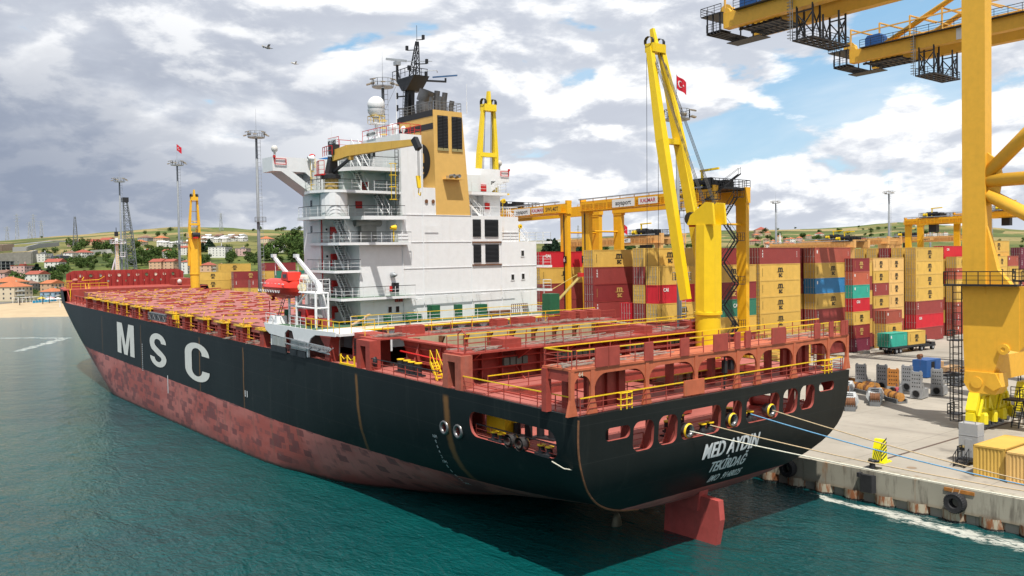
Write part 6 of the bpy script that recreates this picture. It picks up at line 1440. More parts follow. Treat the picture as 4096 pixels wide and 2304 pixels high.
    if boards:
        v = MB(); v.box(xe+17.4, xe+20.8, ya-.42, ya-.36, zb+.15, zt-.25); v.cm = 1; put_text(v, '10', lambda a, b: (xe+19.1+a, ya-.45, zb+1.0+b), size=1.9, bold=.05); v.cm = 0; put_text(v, '10', lambda a, b: (xe+19.1+a, ya-.47, zb+1.0+b), size=1.9, bold=-.02); ob(v, 'number_board', [LOGOW, BLACK])
    # portal
    for y in (y0, y0+17):
        v = MB(); v.box(-41.7, -39.4, y-.6, y+.95, 17, 51); v.prism([(-41.7,17.8),(-36.2,17.8),(-36.2,11.2),(-37.9,11.4),(-38.4,9.6),(-38.8,8.6),(-41.5,8.6),(-41.65,12)], 'y', y-.55, y+.9); v.prism([(-39.4,24),(-39.4,17.8),(-37.0,17.8),(-38.4,19.5)], 'y', y-.25, y+.6)
        v.prism([(-41.4,8.9),(-38.0,8.9),(-37.9,7.5),(-38.4,6.7),(-40.9,6.7),(-41.5,7.7)], 'y', y-.8, y+1.15)
        lg = ob(v, 'crane_leg', YELS)
        v = MB(); v.lathe([(.55,y-.55),(.55,y-.85),(.22,y-.86),(.2,y-.80),(0,y-.80)], (-37.6,0,11.4), 14, 'y'); v.lathe([(.6,y-.8),(.6,y-.9),(0,y-.92)], (-40.2,0,7.8), 14, 'y'); v.prism([(-38.9,8.9),(-38.3,8.9),(-37.7,7.6),(-38.5,7.1),(-39.3,7.6)], 'y', y-.95, y-.8); ob(v, 'lifting_eye', YELS, lg)
        v = MB(); v.box(-36.2, -8, y-.5, y+.8, 14.2, 17.75); v.prism([(-36.2,14.2),(-33.5,14.2),(-36.2,11.3)], 'y', y-.5, y+.8); ob(v, 'portal_beam', YELS)
        for p, q_ in (((-39.6,y+.1,29.2),(-30,y+.1,38.5)), ((-39.6,y+.1,28.6),(-8,y+.1,28.6)), ((-39.4,y+.1,27.2),(-30,y+.1,21.4))):
            v = MB(); v.tube(p, q_, .68, 16); ob(v, 'brace_tube', YELS, c, True)
        v = MB(); v.prism([(-39.4,31.5),(-38.3,30.5),(-38.0,29),(-38.3,27.3),(-39.4,26)], 'y', y-.1, y+.3); ob(v, 'gusset', YELS)
        v = MB(); v.box(-43.2,-36.0,y-1.6,y-.6,17.8,18.0); v.rail([(-43.2,y-.7,18),(-43.2,y-1.55,18),(-36.2,y-1.55,18)], 1.3, .07, 1.2, 3); v.box(-36,-8,y-.5,y-.4,17.8,17.9); v.rail([(-36,y-.45,18),(-20,y-.45,18)],1.3,.07,1.4,3); ob(v, 'landing', BLACK)
        v = MB(); v.ladder((-42.4,y-.2,3.5),(-42.4,y-.2,17.8),.9,20,t=.09,out=(0,1,0)); v.ladder((-42.4,y-.9,3.5),(-42.4,y-.9,12),.9,12,t=.08,out=(0,1,0))
        for z in (4.2, 7.2, 12.0): v.box(-43.0,-41.8,y-1.2,y+.4,z,z+.1); v.rail([(-43,y+.4,z),(-43,y-1.2,z),(-41.8,y-1.2,z)],1.1,.06,.8,3)
        ob(v, 'access_ladder', BLACK)
    v = MB(); v.box(-41.2,-39.6,y0+.9,y0+16.4,7.7,10.3); v.box(-41.2,-39.6,y0-.5,y0+.9,7.2,9); ob(v, 'sill_beam', YELS)
    v = MB(); v.box(-40.6,-40.4,y0+9,y0+9.4,7.9,8.0); 
    BY = pbr('bogie_yellow', (.72,.60,.02), .4, var=.08)
    for yc in (y0+.2, y0+4.6, y0+12, y0+16.6):
        v = MB(); v.prism([(yc-1.1,6.7),(yc+1.1,6.7),(yc+1.9,5.0),(yc+1.6,4.4),(yc-1.6,4.4),(yc-1.9,5.0)], 'x', -40.95, -39.9)
        for s in (-1, 1): v.prism([(yc+s*1.3-.85,4.7),(yc+s*1.3+.85,4.7),(yc+s*1.3+.95,3.5),(yc+s*1.3-.95,3.5)], 'x', -40.8, -40.0); v.cbox((-39.6,yc+s*1.2,4.2),(.7,.5,.9)); v.lathe([(.32,3.6),(.34,4.5),(.2,4.8)], (-39.35,yc+s*1.1,0), 10); v.cbox((-39.7,yc+s*.5,5.6),(.35,.3,1.1)); v.bar((-39.7,yc+s*1.6,4.4),(-39.7,yc+s*.6,6.3),.22)
        bg = ob(v, 'bogie', BY)
        for k in range(4):
            v = MB(); v.tube((-40.75,yc-2.0+1.33*k,3.25),(-40.1,yc-2.0+1.33*k,3.25),.36,12); ob(v, 'rail_wheel', GREYD, bg)
    v = MB(); v.box(-39.3,-37.6,y0+3.2,y0+5.2,5.6,5.75); v.rail([(-37.6,y0+3.2,5.75),(-37.6,y0+5.2,5.75),(-39.3,y0+5.2,5.75)],1.1,.06,.7,3); v.bar((-38,y0+5,5.6),(-38,y0+5,2.9),.08); v.stair((-38.2,y0+3.4,2.8),(-38.2,y0+5,5.6),.7); ob(v, 'bogie_platform', BLACK)
    return c
sts(93.0, 'nearer tall yellow quay crane whose leg stands at the right of the picture')
sts(127.9, 'farther tall yellow quay crane marked 10, its girder crossing behind the leg', boards=True, xe=-78.2)
# ================================================================ things on the quay
def paint_on(mb, poly2, z): return mb.add([(x, y, z) for x, y in poly2], [tuple(range(len(poly2)))])
v = MB(); v.box(-40.12,-39.88,73.2,700,ZA+.004,ZA+.03); o = v.obj('crane_rail', pbr('rail_dark', (.10,.065,.05), .6, var=.2)); tag(o, 'long dark steel crane rail set in the concrete quay', 'crane rail')
o = thing('rail_stop', 'bright yellow crane rail stop with black stripes near the quay edge', 'rail stop', (-39.85,72.35,ZA)); o.scale = (1,1,1.35)
NEON = pbr('neon_yellow', (.80,.74,.01), .45, var=.05)
v = MB(); v.box(-.75,.75,-.7,.7,0,.08); [v.tube((x,y,.08),(x,y,.16),.06,6) for x in (-.6,-.3,.3,.6) for y in (-.55,.55)]; v.obj('base_plate', NEON, o)
v = MB(); v.prism([(-.55,.08),(.55,.08),(.42,1.1),(.2,1.5),(-.15,1.5),(-.42,.9)], 'x', -.42,.42); st_ = v.obj('buffer_block', NEON, o)
v = MB()
for k in range(5): a = .12+k*.26; v.add([(.425,-.5+k*.0,a),(.425,.42,a+.32),(.425,.42,a+.44),(.425,-.5,a+.12)], [(0,1,2,3)])
for k in range(6): a = -.4+k*.16; v.add([(a,-.56,.1),(a+.07,-.56,.1),(min(.42,a+.33),-.44,.9),(min(.42,a+.26),-.44,.9)], [(0,1,2,3)])
v.obj('warning_stripes', BLACK, st_)
def bollard(x, y, label):
    o = thing('mooring_bollard', label, 'bollard', (x,y,ZA))
    v = MB(); v.box(-.6,.6,-.5,.5,0,.1); v.obj('base_plate', BLACK, o)
    v = MB(); v.lathe([(.28,.1),(.23,.35),(.26,.55),(.36,.62),(.34,.75),(0,.8)], (0,0,0), 14); v.bar((0,0,.66),(.6,-.05,.72),.26,.2); v.obj('bollard_head', BLACK, o, True)
bollard(-38.95,69.5,'black mooring bollard at the quay edge beside the yellow rail stop')
bollard(-19.6,69.8,'mooring bollard just beyond the right picture edge'); bollard(-6,69.6,'far mooring bollard outside the picture to the right')
o = thing('equipment_cabinet', 'tall grey steel cabinet with a door standing before the crane leg', 'cabinet', (-35.1,77,ZA))
CG = pbr('cabinet_grey', (.40,.41,.42), .5, var=.06, metal=.1)
v = MB(); v.box(0,1.6,0,1.25,.25,3.55); v.box(-.02,1.62,-.02,1.27,2.5,2.54); v.obj('cabinet_body', CG, o)
v = MB(); v.box(.55,1.15,-.03,0,.35,2.2); v.box(1.09,1.12,-.07,-.03,1.2,1.35); v.obj('door', CG, o)
v = MB(); v.box(.05,.5,-.02,0,1.15,1.4); v.cm = 1; v.box(.05,.5,-.025,0,1.4,1.6); v.obj('warning_label', [BLACK, pbr('label_tan', (.5,.38,.16), .6)], o)
v = MB(); v.bar((.4,.1,3.55),(.4,.1,3.75),.05,up=(1,0,0)); v.bar((1.4,.1,3.55),(1.4,.1,3.75),.05,up=(1,0,0)); v.bar((.4,.1,3.75),(1.4,.1,3.75),.05); v.obj('roof_rail', GREY, o)
o = thing('steel_steps', 'small black steel steps with handrail beside the grey cabinet', 'steps', (-34.9,75.2,ZA))
v = MB(); v.box(.1,1.2,.9,1.75,.55,.62); v.stair((.6,0,0),(.6,.95,.6),.9,3); v.rail([(.1,.9,.6),(.1,1.75,.6)],1.0,.06,.8,2); v.bar((.1,.9,0),(.1,.9,.6),.06,up=(1,0,0)); v.bar((1.2,1.7,0),(1.2,1.7,.6),.06,up=(1,0,0)); v.obj('step_frame', BLACK, o)
container(-30.95,76.15,ZA+.02,L20,STD,'Y',None,'yellow corrugated container on the quay, left of the pair at the right edge','yellow boxes by the quay edge',door=False)
container(-28.3,75.8,ZA+.02,L20,2.48,'W',None,'paler yellow container cut by the right picture edge on the quay','yellow boxes by the quay edge',door=False)
o = thing('puddle_stain', 'x', 'x') if False else None
# fenders on the quay wall
def tyre(x, z, r, label):
    o = thing('hanging_tyre', label, 'tyre', (x,67.95,z), 0, 'old tyres hung as fenders')
    v = MB(); R2 = r*.62; v.lathe([(r*.45,-.30),(r*.5,-.36),(r*.9,-.38),(r,-.25),(r,.25),(r*.9,.38),(r*.5,.36),(r*.45,.3),(r*.45,-.3)], (0,0,0), 28, 'y')
    for k in range(28): a = 2*math.pi*k/28; v.bar((r*.86*math.cos(a),-.39,r*.86*math.sin(a)),(r*1.01*math.cos(a),-.2,r*1.01*math.sin(a)),.07)
    v.obj('rubber_ring', RUBBER, o)
    v = MB(); v.path([(-.25,0,r*.9),(-.2,.25,r+.35),(0,.6,1.12)],.03); v.path([(.25,0,r*.9),(.3,.25,r+.35),(.1,.7,1.1)],.03); v.obj('hanging_rope', pbr('old_rope', (.3,.24,.16), .9), o)
tyre(-31.25,1.62,.80,'big black tyre hanging on the quay wall at the right'); tyre(-46.3,1.66,.78,'big black tyre hanging in shadow under the ship stern')
o = thing('fender_pad', 'square black rubber fender pad bolted on the quay wall', 'fender', (-38.6,68.25,1.72))
v = MB(); v.prism([(-.7,-.05),(-.55,-.42),(.5,-.42),(.7,-.05)], 'z', -.75,.75); v.box(-.75,-.5,-.6,-.05,.5,.85); v.obj('pad', RUBBER, o)
o = MB().box(-32.25,-29.95,68.22,68.31,2.35,2.62).obj('rusty_plate', RUSTO); tag(o, 'rusty steel strip on the quay wall above the hanging tyre', 'steel strip')
o = MB().lathe([(0,ZA+.012),(.42,ZA+.012)], (-36.85,72.15,0), 18).obj('manhole_cover', pbr('manhole', (.26,.19,.13), .8)); tag(o, 'round brown manhole cover in the quay concrete', 'manhole cover')
# grey gantry frames, sheaves and troughs laid out on the quay
FG = pbr('frame_grey', (.27,.28,.29), .6, var=.25, rust=.9, rustc=(.33,.13,.04), rs=1.6)
def frame_bracket(x, y, rz, label, mat):
    o = thing('crane_bracket', label, 'steel bracket', (x,y,ZA), rz, 'grey steel brackets standing on the quay')
    v = MB(); v.box(-.75,.75,-.2,2.3,.1,1.25); v.lathe([(.42,-.24),(.42,-.2),(.5,-.2),(.5,-.24)], (0,0,.68), 16, 'y'); v.prism([(-.0,1.25),(1.2,1.25),(.25,2.2)], 'x', -.7,-.6); v.prism([(0,1.25),(1.2,1.25),(.25,2.2)], 'x', .6,.7); v.obj('bracket_base', FG, o)
    v = MB(); v.box(-.7,.7,-.15,.25,1.25,3.5); v.box(-.62,-.4,-.1,.2,3.5,3.65); v.box(.4,.62,-.1,.2,3.5,3.65); up = v.obj('upright', mat, o)
    v = MB()
    for i in range(4):
        for j in range(4):
            for f_ in (-.155,.255): v.lathe([(.085,f_),(0,f_+(.001 if f_>0 else -.001))], (-.42+.28*i,0,1.6+.5*j), 8, 'y')
            v.lathe([(.085,.705),(0,.706)], (0,.05,1.6+.5*j), 8, 'x') if i == 0 else None
    v.obj('bolt_holes', DARK, up)
    v = MB(); v.lathe([(.4,-.21),(0,-.212)], (0,0,.68), 16, 'y'); v.obj('pin_hole', DARK, o)
BR = [(-54.5,108.0,.15,'grey steel bracket with round hole, nearest the shadow stripe', FG),(-54.0,112.4,.2,'rightmost grey steel bracket with round hole on the quay', FG),(-57.9,108.6,.3,'steel bracket with the rustiest orange upright', RUSTO),(-58.4,113.2,.1,'dark grey bracket right before the blue cabinet', FG),(-61.2,111.8,.2,'third grey bracket upright from the left', FG),(-63.6,110.6,.25,'second grey bracket upright from the left', FG),(-66.4,109.6,.25,'leftmost grey bracket upright on the quay', FG)]
for b in BR: frame_bracket(*b)
SHV = pbr('sheave_orange', (.42,.20,.05), .6, var=.4, vs=3)
def sheaves(x0, y0, x1, y1, n, label):
    o = thing('sheave_row', label, 'sheave row', (x0,y0,ZA), math.atan2(y1-y0,x1-x0), 'rows of rope sheaves'); L = math.hypot(x1-x0,y1-y0)
    v = MB(); v.box(0,L,-.75,-.55,0,.55); v.box(0,L,.55,.75,0,.55); v.box(0,L,-.55,.55,.05,.2); v.obj('carrier_frame', GREYD, o)
    for k in range(n):
        x = .4+(L-.8)*k/(n-1); v = MB(); v.tube((x-.12,0,.75),(x+.12,0,.75),.46,16); v.tube((x-.16,0,.75),(x-.1,0,.75),.56,16); v.tube((x+.1,0,.75),(x+.16,0,.75),.56,16); v.obj('sheave', SHV if k % 3 else RUST, o)
sheaves(-66.5,110.3,-56.6,105.4,17,'long row of orange rope sheaves in front of the brackets'); sheaves(-68.4,113.4,-60.6,109.6,12,'rear row of rusty rope sheaves, half behind the front row'); sheaves(-56.2,104.6,-54.0,103.4,5,'short rack of orange sheaves at the near end of the long row')
def trough(x, y, rz, label):
    o = thing('grab_trough', label, 'steel trough', (x,y,ZA), rz, 'pale steel troughs on the quay')
    PG = pbr('pale_steel', (.46,.48,.48), .55, var=.1)
    v = MB(); v.prism([(-.7,.3),(.7,.3),(1.05,.9),(.75,1.45),(-.75,1.45),(-1.05,.9)], 'y', 0, 4.6); v.box(-.5,.5,-.7,0,.3,1.2); v.box(-.9,.9,.6,.75,0,.3); v.box(-.9,.9,3.8,3.95,0,.3); v.obj('trough_body', PG, o)
    v = MB(); v.box(-.45,.45,.8,1.7,1.452,1.46); v.box(-.45,.45,2.2,3.2,1.452,1.46); v.obj('trough_opening', DARK, o)
    v = MB(); v.tube((-.55,-1.2,1.0),(.55,-1.2,1.0),.55,14); [v.tube((-.5+.25*k,-1.2,1.0),(-.42+.25*k,-1.2,1.0),.66,16) for k in range(5)]; v.obj('sheave_block', RUST, o)
    v = MB(); v.box(-.6,.6,-1.7,-1.4,0,1.0); v.box(-.7,-.55,-1.5,-.4,.2,1.1); v.box(.55,.7,-1.5,-.4,.2,1.1); v.obj('end_frame', GREYD, o)
    v = MB(); v.tube((0,1.95,1.45),(0,1.95,2.9),.03,5); v.obj('marker_pole', GREY, o)
trough(-56.2,95.2,.55,'pale grey steel trough with rusty sheave block, nearest the ship stern'); trough(-56.0,100.6,.5,'pale grey steel trough with rusty sheave block, right of the nearest'); trough(-62.0,104.0,.5,'rear pale grey steel trough half hidden by the ship stern')
o = thing('container_office', 'dark blue steel cabin with a pipe on its roof behind the brackets', 'cabin', (-65.0,127.6,ZA))
v = MB(); v.box(0,2.2,0,4.4,.1,2.7); v.box(2.2,2.26,2.6,3.6,.2,2.5); v.obj('cabin_body', BLUE, o); v = MB(); v.box(2.2,2.24,1.4,2.4,.3,2.4); v.obj('door_opening', DARK, o)
v = MB(); v.tube((.6,1,2.7),(.6,1,3.1),.3,10); v.tube((.6,.7,3.2),(.6,1.6,3.2),.3,10); v.obj('roof_pipe', RUST, o)
for x, y, sx_, sy, h_, rz, lab in ((-62.4,134.2,1.6,3.4,1.3,.1,'long wooden crate beside the dark blue cabin'),(-63.8,133.4,1.3,1.1,2.0,.4,'pale plywood crate standing on end behind the long crate')):
    o = thing('wooden_crate', lab, 'crate', (x,y,ZA), rz, 'wooden crates by the blue cabin'); v = MB(); v.box(-sx_/2,sx_/2,-sy/2,sy/2,.1,h_); v.obj('crate_box', WOOD, o)
    v = MB(); [v.box(-sx_/2-.04,sx_/2+.04,yy-.06,yy+.06,0,h_+.04) for yy in (-sy*.4,0,sy*.4)]; v.obj('battens', WOOD, o)
def pile(name, label, cat, x, y, n, L, seed, mats, w=4):
    rn = random.Random(seed); v = MB()
    for i in range(n):
        a = rn.gauss(.3,.5); z = ZA+.05+rn.random()*.9*math.exp(-((i % 7)-3)**2/8); cx, cy_ = x+rn.uniform(-w/2,w/2), y+rn.uniform(-w/2,w/2); l = L*rn.uniform(.3,1); v.cm = i % len(mats)
        v.bar((cx-l/2*math.cos(a),cy_-l/2*math.sin(a),z),(cx+l/2*math.cos(a),cy_+l/2*math.sin(a),z+rn.uniform(-.1,.3)),rn.uniform(.06,.2))
    o = v.obj(name, mats); tag(o, label, cat, kind='stuff')
pile('scrap_metal','heap of scrap steel sections right of the wooden crate','scrap heap',-62.8,140.2,90,5,5,[GREY,GREYD,BLACK,WOOD],5)
pile('steel_rods','low bundle of bright steel pieces in front of the crate','steel bundle',-57.4,125.8,60,3,6,[GREY,STEEL,GREYD],3)
pile('steel_rails','thin steel rails lying behind the bright bundle','steel bundle',-60.2,130.6,26,6,8,[GREYD,BLACK],3)
v = MB(); v.rail([(-61.5,130.9,ZA),(-60.2,131.2,ZA),(-59.9,133.2,ZA)],1.3,.07,.6,3); o = v.obj('red_cage', RUST); tag(o, 'rust red steel cage frame in front of the crate', 'cage')
v = MB(); v.cbox((-57.6,148,3.6),(2.4,7,.5)); v.cbox((-57.6,146,4.4),(2.2,2.2,1.4)); v.cbox((-57.6,150,4.3),(1.9,2.4,1.1)); v.cm = 1; [v.cbox((-57.6,145+1.9*k,3.2),(2.6,1.1,1.0)) for k in range(4)]; v.cm = 2; v.bar((-56.3,144.5,4.6),(-56.2,151,4.5),.3); o = v.obj('yard_machine', [pbr('machine_red', (.16,.02,.02), .5), BLACK, YELR]); tag(o, 'dark red and black yard machine behind the crane leg', 'machine')
# truck with two short boxes
tk = thing('terminal_truck', 'black terminal tractor with a flat trailer in front of the container stacks', 'truck', (-84.0,154.6,ZA), -.06)
v = MB(); v.box(-1.2,1.2,0,13.2,1.05,1.35); v.box(-1.2,1.2,0,.3,.75,1.2); v.box(-.5,.5,.2,13,.75,1.05); v.bar((-.8,9.2,0.1),(-.8,9.2,.9),.15); v.bar((.8,9.2,0.1),(.8,9.2,.9),.15); tr_ = v.obj('trailer', BLACK, tk)
v = MB(); v.box(-.55,.55,-.02,0,.78,1.18); v.cm = 1; put_text(v,'TTP 57',lambda a,b:(a,-.03,.98+b),size=.36,bold=.01); v.obj('number_plate', [BLACK, WHITEC], tr_)
for y in (2.0,3.3,10.6,14.6):
    for s in (-1,1): v = MB(); v.tube((s*1.2,y,.5),(s*.75,y,.5),.5,14); w2_ = v.obj('wheel', RUBBER, tk); v = MB(); v.tube((s*1.22,y,.5),(s*1.1,y,.5),.24,10); v.obj('wheel_hub', GREY, w2_)
v = MB(); v.box(-1.15,1.15,11.2,15.6,.7,1.1); v.box(-1.15,.1,12.6,14.2,1.1,2.9); v.box(-1.1,1.1,14.2,15.5,1.1,1.5); v.bar((.7,12.4,1.1),(.7,12.4,2.6),.12); v.obj('tractor_cab', BLACK, tk)
v = MB(); v.box(-1.17,-1.15,12.8,14,1.9,2.7); v.box(.1,.12,12.8,14.0,1.9,2.7); v.box(-1,0,14.2,14.22,1.9,2.7); v.obj('cab_window', GLASS, tk)
container(-84.2,154.7+3.03,ZA+1.36,L20,STD,'T','plate','turquoise container on the rear of the truck trailer','boxes on the truck trailer',rz=-.06)
container(-83.8,154.7+9.3,ZA+1.36,L20,STD,'Y','msc','yellow container on the front of the truck trailer','boxes on the truck trailer',door=False,rz=-.06)
cb = MB().box(-.6,.6,-1.2,1.2,0,.45).mesh('concrete_block', pbr('block_grey', (.42,.40,.36), .85, var=.15))
for i, (x, y) in enumerate(((-88.0,154.2),(-88.0,159.0),(-90.0,179.6),(-90.0,184.2),(-90.6,199),(-91.0,203),(-90.4,143))): o = part('concrete_block', cb, None); o.location = (x,y,ZA); tag(o, ('concrete block at the foot of the turquoise stack, left end','concrete block at the foot of the turquoise stack, right end','concrete block just left of the bright red container stack','concrete block just right of the bright red box','concrete block left of the crane leg stack','concrete block right of the crane leg stack','concrete block under the stack with the blue container')[i], 'concrete block', 'concrete blocks at the stack feet')
# mooring lines
def rope(p, q, sag, r, mat, label, n=24):
    p, q = Vector(p), Vector(q); pts = []
    for i in range(n+1): t = i/n; c = p.lerp(q, t); c.z -= sag*4*t*(1-t); pts.append(c)
    v = MB(); v.path(pts, r, 6); o = v.obj('mooring_rope', mat); tag(o, label, 'rope', 'mooring lines from the ship stern'); return o
TAN = pbr('rope_tan', (.48,.36,.22), .85, var=.2, vs=6); WRP = pbr('rope_white', (.60,.58,.48), .85, var=.25, vs=6); BRP = pbr('rope_blue', (.13,.30,.47), .85, var=.25, vs=6)
w_ = lambda x, y, z: SHIPM @ Vector((x,y,z))
rope(w_(-.2,-4.6,9.25), (-6,69.4,3.4), .55, .045, WRP, 'white mooring rope, lowest of the lines from the stern')
rope(w_(-.4,-2.2,9.3), (-19.7,69.7,3.4), .5, .045, TAN, 'tan mooring rope crossing the ship name, second lowest line')
rope(w_(-.4,2.4,9.5), (-19.5,69.9,3.4), .5, .05, BRP, 'light blue mooring rope from the stern')
rope(w_(-.2,4.8,9.5), (-19.8,70.0,3.45), .4, .045, TAN, 'tan mooring rope, uppermost of the lines from the stern')
v = MB(); v.path([w_(-.25,-12.5,9.75), w_(-.75,-13.8,8.8), w_(-1.15,-14.5,8.05), w_(-1.5,-14.95,8.15), w_(-2.3,-15.25,8.5)],.035); o = v.obj('heaving_line', WRP); tag(o, 'thin slack line hanging round the port stern corner', 'rope')
v = MB(); v.path([w_(-.2,12.7,10.3), w_(-.45,13.6,9.4), w_(-.8,14.3,8.6)],.03); o = v.obj('heaving_line', WRP); tag(o, 'thin slack line below the rightmost stern opening', 'rope')
# drums and bins on the stern deck
def drum(c, mat, label):
    o = thing('oil_drum', label, 'drum', tuple(w_(*c)), 0, 'drums and bins on the stern deck'); v = MB(); v.lathe([(0,0),(.29,0),(.29,.28),(.31,.30),(.29,.32),(.29,.58),(.31,.60),(.29,.62),(.29,.88),(0,.88)], (0,0,0), 14); v.obj('drum_body', mat, o)
    v = MB(); v.lathe([(.26,.885),(0,.89)], (0,0,0), 14); v.obj('drum_lid', BLACK, o)
for c, m_, l in (((-4.6,-12.3,8.42),REDB,'red drum at the left end of the stern deck'),((-4.4,-11.6,8.42),REDB,'second red drum from the left on the stern deck'),((-3.7,-11.9,8.42),CORA,'orange red drum before the corner post'),((-3.2,-11.0,11.6),CORA,'orange red drum behind the port corner arch'),((-3.6,-10.3,11.6),GREEN,'green bin behind the port corner arch'),((-8.8,-5.0,8.42),BLUE,'dark blue drum behind the second arch'),((-8.2,-4.2,8.42),pbr('drum_blue', (.10,.28,.5), .5),'light blue drum behind the second arch'),((-7.4,-3.2,8.42),BLUE,'dark blue drum lying deepest behind the arches')): drum(c, m_, l)
# ================================================================ light masts
def pxD(px, D, z=ZA): e = _rt*((px-2048)/HR*D)+_fw*D; return Vector((e.x, e.y, z))
def mast(px, D, yt, label, r0=.5, r1=.27, flag=False, plat=(.42,), zb=ZA, cage=True):
    p = pxD(px, D, zb); zt = CAMH+(hor(px)-yt)/3422*D; h_ = zt-zb; r0 *= .6 if D < 320 else .8; r1 *= .62
    o = thing('light_mast', label, 'light mast', p, 0, 'tall floodlight masts')
    v = MB(); v.tube((0,0,0),(0,0,h_),r0,12,r1); pole = v.obj('mast_pole', pbr('mast_grey', (.20,.215,.23), .6, metal=.1, var=.15), o, True)
    v = MB(); d = _rt; a = Vector((d.x,d.y,0))*(r0+.35)
    for s in (-.3,.3): v.tube((a.x+s*.4,a.y+s,1),(a.x*.65+s*.4,a.y*.65+s,h_-.5),.04,4)
    n = int(h_/.9)
    for k in range(n): t = k/n; c = a*(1-.35*t); v.path([(c.x-.2,c.y-.35,1+h_*t*.97),(c.x+.35,c.y,1+h_*t*.97),(c.x+.1,c.y+.4,1+h_*t*.97)],.035,4)
    v.obj('mast_ladder', GREY, o)
    for f in plat:
        v = MB(); z = h_*f; v.lathe([(.3,z),(1.3,z),(1.3,z+.1)],(a.x*.6,a.y*.6,0),10); v.rail([(a.x*.6+1.3*math.cos(k*.785),a.y*.6+1.3*math.sin(k*.785),z) for k in range(9)],1.1,.06,1,3); v.obj('rest_platform', GREY, o)
    v = MB(); v.lathe([(.3,h_-.1),(1.9,h_-.1),(1.9,h_+.05)],(0,0,0),12); v.rail([(1.85*math.cos(k*.524),1.85*math.sin(k*.524),h_) for k in range(13)],1.3,.07,1,2); v.tube((0,0,h_),(0,0,h_+6.5),.06,5,.02); v.obj('head_platform', GREY, o)
    for k in range(8):
        t = k*.785+.3; c = Vector((2.15*math.cos(t),2.15*math.sin(t),h_+(.5 if k % 2 else 1.1))); v = MB(); v.cm = 0; v.bar(c, c+Vector((.7*math.cos(t),.7*math.sin(t),-.18)), .75,.2); v.obj('flood_lamp', pbr('lamp_tan', (.30,.26,.2), .5), o)
    if flag: flag_on(o, Vector((0,0,h_+6.4)))
    return o
FLR = pbr('flag_red', (.55,.01,.03), .7, var=.05)
def flag_on(o, top, w=2.6, h_=1.9):
    d = Vector((_rt.x,_rt.y,0)); v = MB(); n = 10; vs = []
    P = lambda u, s: top+d*(w*.55*u)+Vector((0,0,-s*h_-u*1.1))+Vector((_fw.x,_fw.y,0))*(.25*math.sin(u*7))
    for i in range(n+1): vs += [P(i/n,0), P(i/n,1)]
    v.add(vs, [(2*i,2*i+2,2*i+3,2*i+1) for i in range(n)]); off = Vector((_fw.x,_fw.y,0))*-.05; v.cm = 1
    for a in range(24):
        t0, t1 = 40+280*a/24, 40+280*(a+1)/24
        q_ = []
        for r_, cx, t in ((.26,.38,t0),(.26,.38,t1),(.20,.43,t1),(.20,.43,t0)): q_.append(P(cx+r_*math.cos(R_(t))*.75, .5-r_*math.sin(R_(t)))+off)
        v.add(q_, [(0,1,2,3)])
    v.add([P(.66+(.10 if k % 2 == 0 else .04)*math.cos(R_(36*k+180))*.8, .5-(.10 if k % 2 == 0 else .04)*math.sin(R_(36*k+180)))+off for k in range(10)], [tuple(range(10))])
    v.obj('flag', [FLR, WHITEC], o)
mast(1040,196,552,'tall light mast rising between the fore deck and the deckhouse',.8,.42,plat=(.60,.18))
mast(722,262,662,'light mast with a red flag on top beside the bow crane',.8,.4,True,(.52,))
mast(490,306,728,'light mast behind the white foremast, leftmost of all',.85,.42,plat=(.45,))
mast(1548,152,352,'light mast whose lamp ring shows beside the radar mast',.75,.42,plat=(.5,))
mast(2716,124,480,'grey light mast right before the containers beside the yellow ship crane',.62,.36,True,(.40,.66))
mast(3106,452,814,'thin light mast on the skyline above the dark red topped stack',1.0,.5,plat=(.35,))
mast(3558,400,776,'light mast on the skyline above the faded yellow stacks',1.0,.5,plat=(.45,))
mast(3722,650,880,'farthest thin light mast left of the big crane leg',1.1,.6,plat=())
mast(3968,700,840,'distant light mast seen just right of the crane leg',1.1,.6,plat=())
o = thing('flag_pole', 'flag pole with a red flag under the gantry crane beam', 'flag pole', pxD(2490,210)); v = MB(); v.tube((0,0,0),(0,0,28),.14,6); v.obj('pole', GREY, o); flag_on(o, Vector((0,0,28)),2.6,2.0)
# lattice boom behind the breakwater, telecom tower, pylons, minaret
o = thing('lattice_boom', 'dark grey lattice boom of a mobile crane behind the bow', 'crane boom', pxD(528,335)); DG = pbr('lattice_grey', (.13,.14,.145), .6, var=.2)
v = MB(); v.truss((1.4,1,0),(0,0,18),4.2,4.2,.30,7); v.truss((0,0,18),(-.8,-.6,34),3.4,3.4,.26,7,taper=.8); v.truss((-.8,-.6,34),(-1.8,-1.2,46),2.6,2.6,.24,6,taper=.5); bo = v.obj('boom', DG, o)
v = MB(); v.cbox((-1.8,-1.2,46.2),(2.2,2.2,1.8)); v.box(-1.8,2.6,-1,1.5,17.5,18.3); v.obj('boom_head', BLACK, bo)
def terrain_at(px, y, d0=520, d1=4600):
    """first distance at which the terrain reaches picture row y"""
    D = d0
    while D < d1:
        if hor(px)-(terr(px, D)-CAMH)/D*3422 <= y: return D
        D += 12
    return d1
def lattice(px, y, h_, w_, label, mat, group=None, arms=True, name='pylon'):
    D = terrain_at(px, y); p = gp(px, D); o = thing(name, label, name.replace('_', ' '), p, 0, group); v = MB(); v.truss((0,0,-1),(0,0,h_),w_,w_,w_*.07,8,taper=.25); v.obj('tower', mat, o)
    if arms:
        v = MB()
        for f in (.7,.82,.93): v.bar((-w_*.8,-w_*.8,h_*f),(w_*.8,w_*.8,h_*f),w_*.08); 
        v.obj('cross_arms', mat, o)
lattice(308,1000,46,7,'telecom lattice tower on the slope left of the ship', DG, None, False, 'telecom_tower')
PYM = pbr('pylon_grey', (.34,.36,.38), .6)
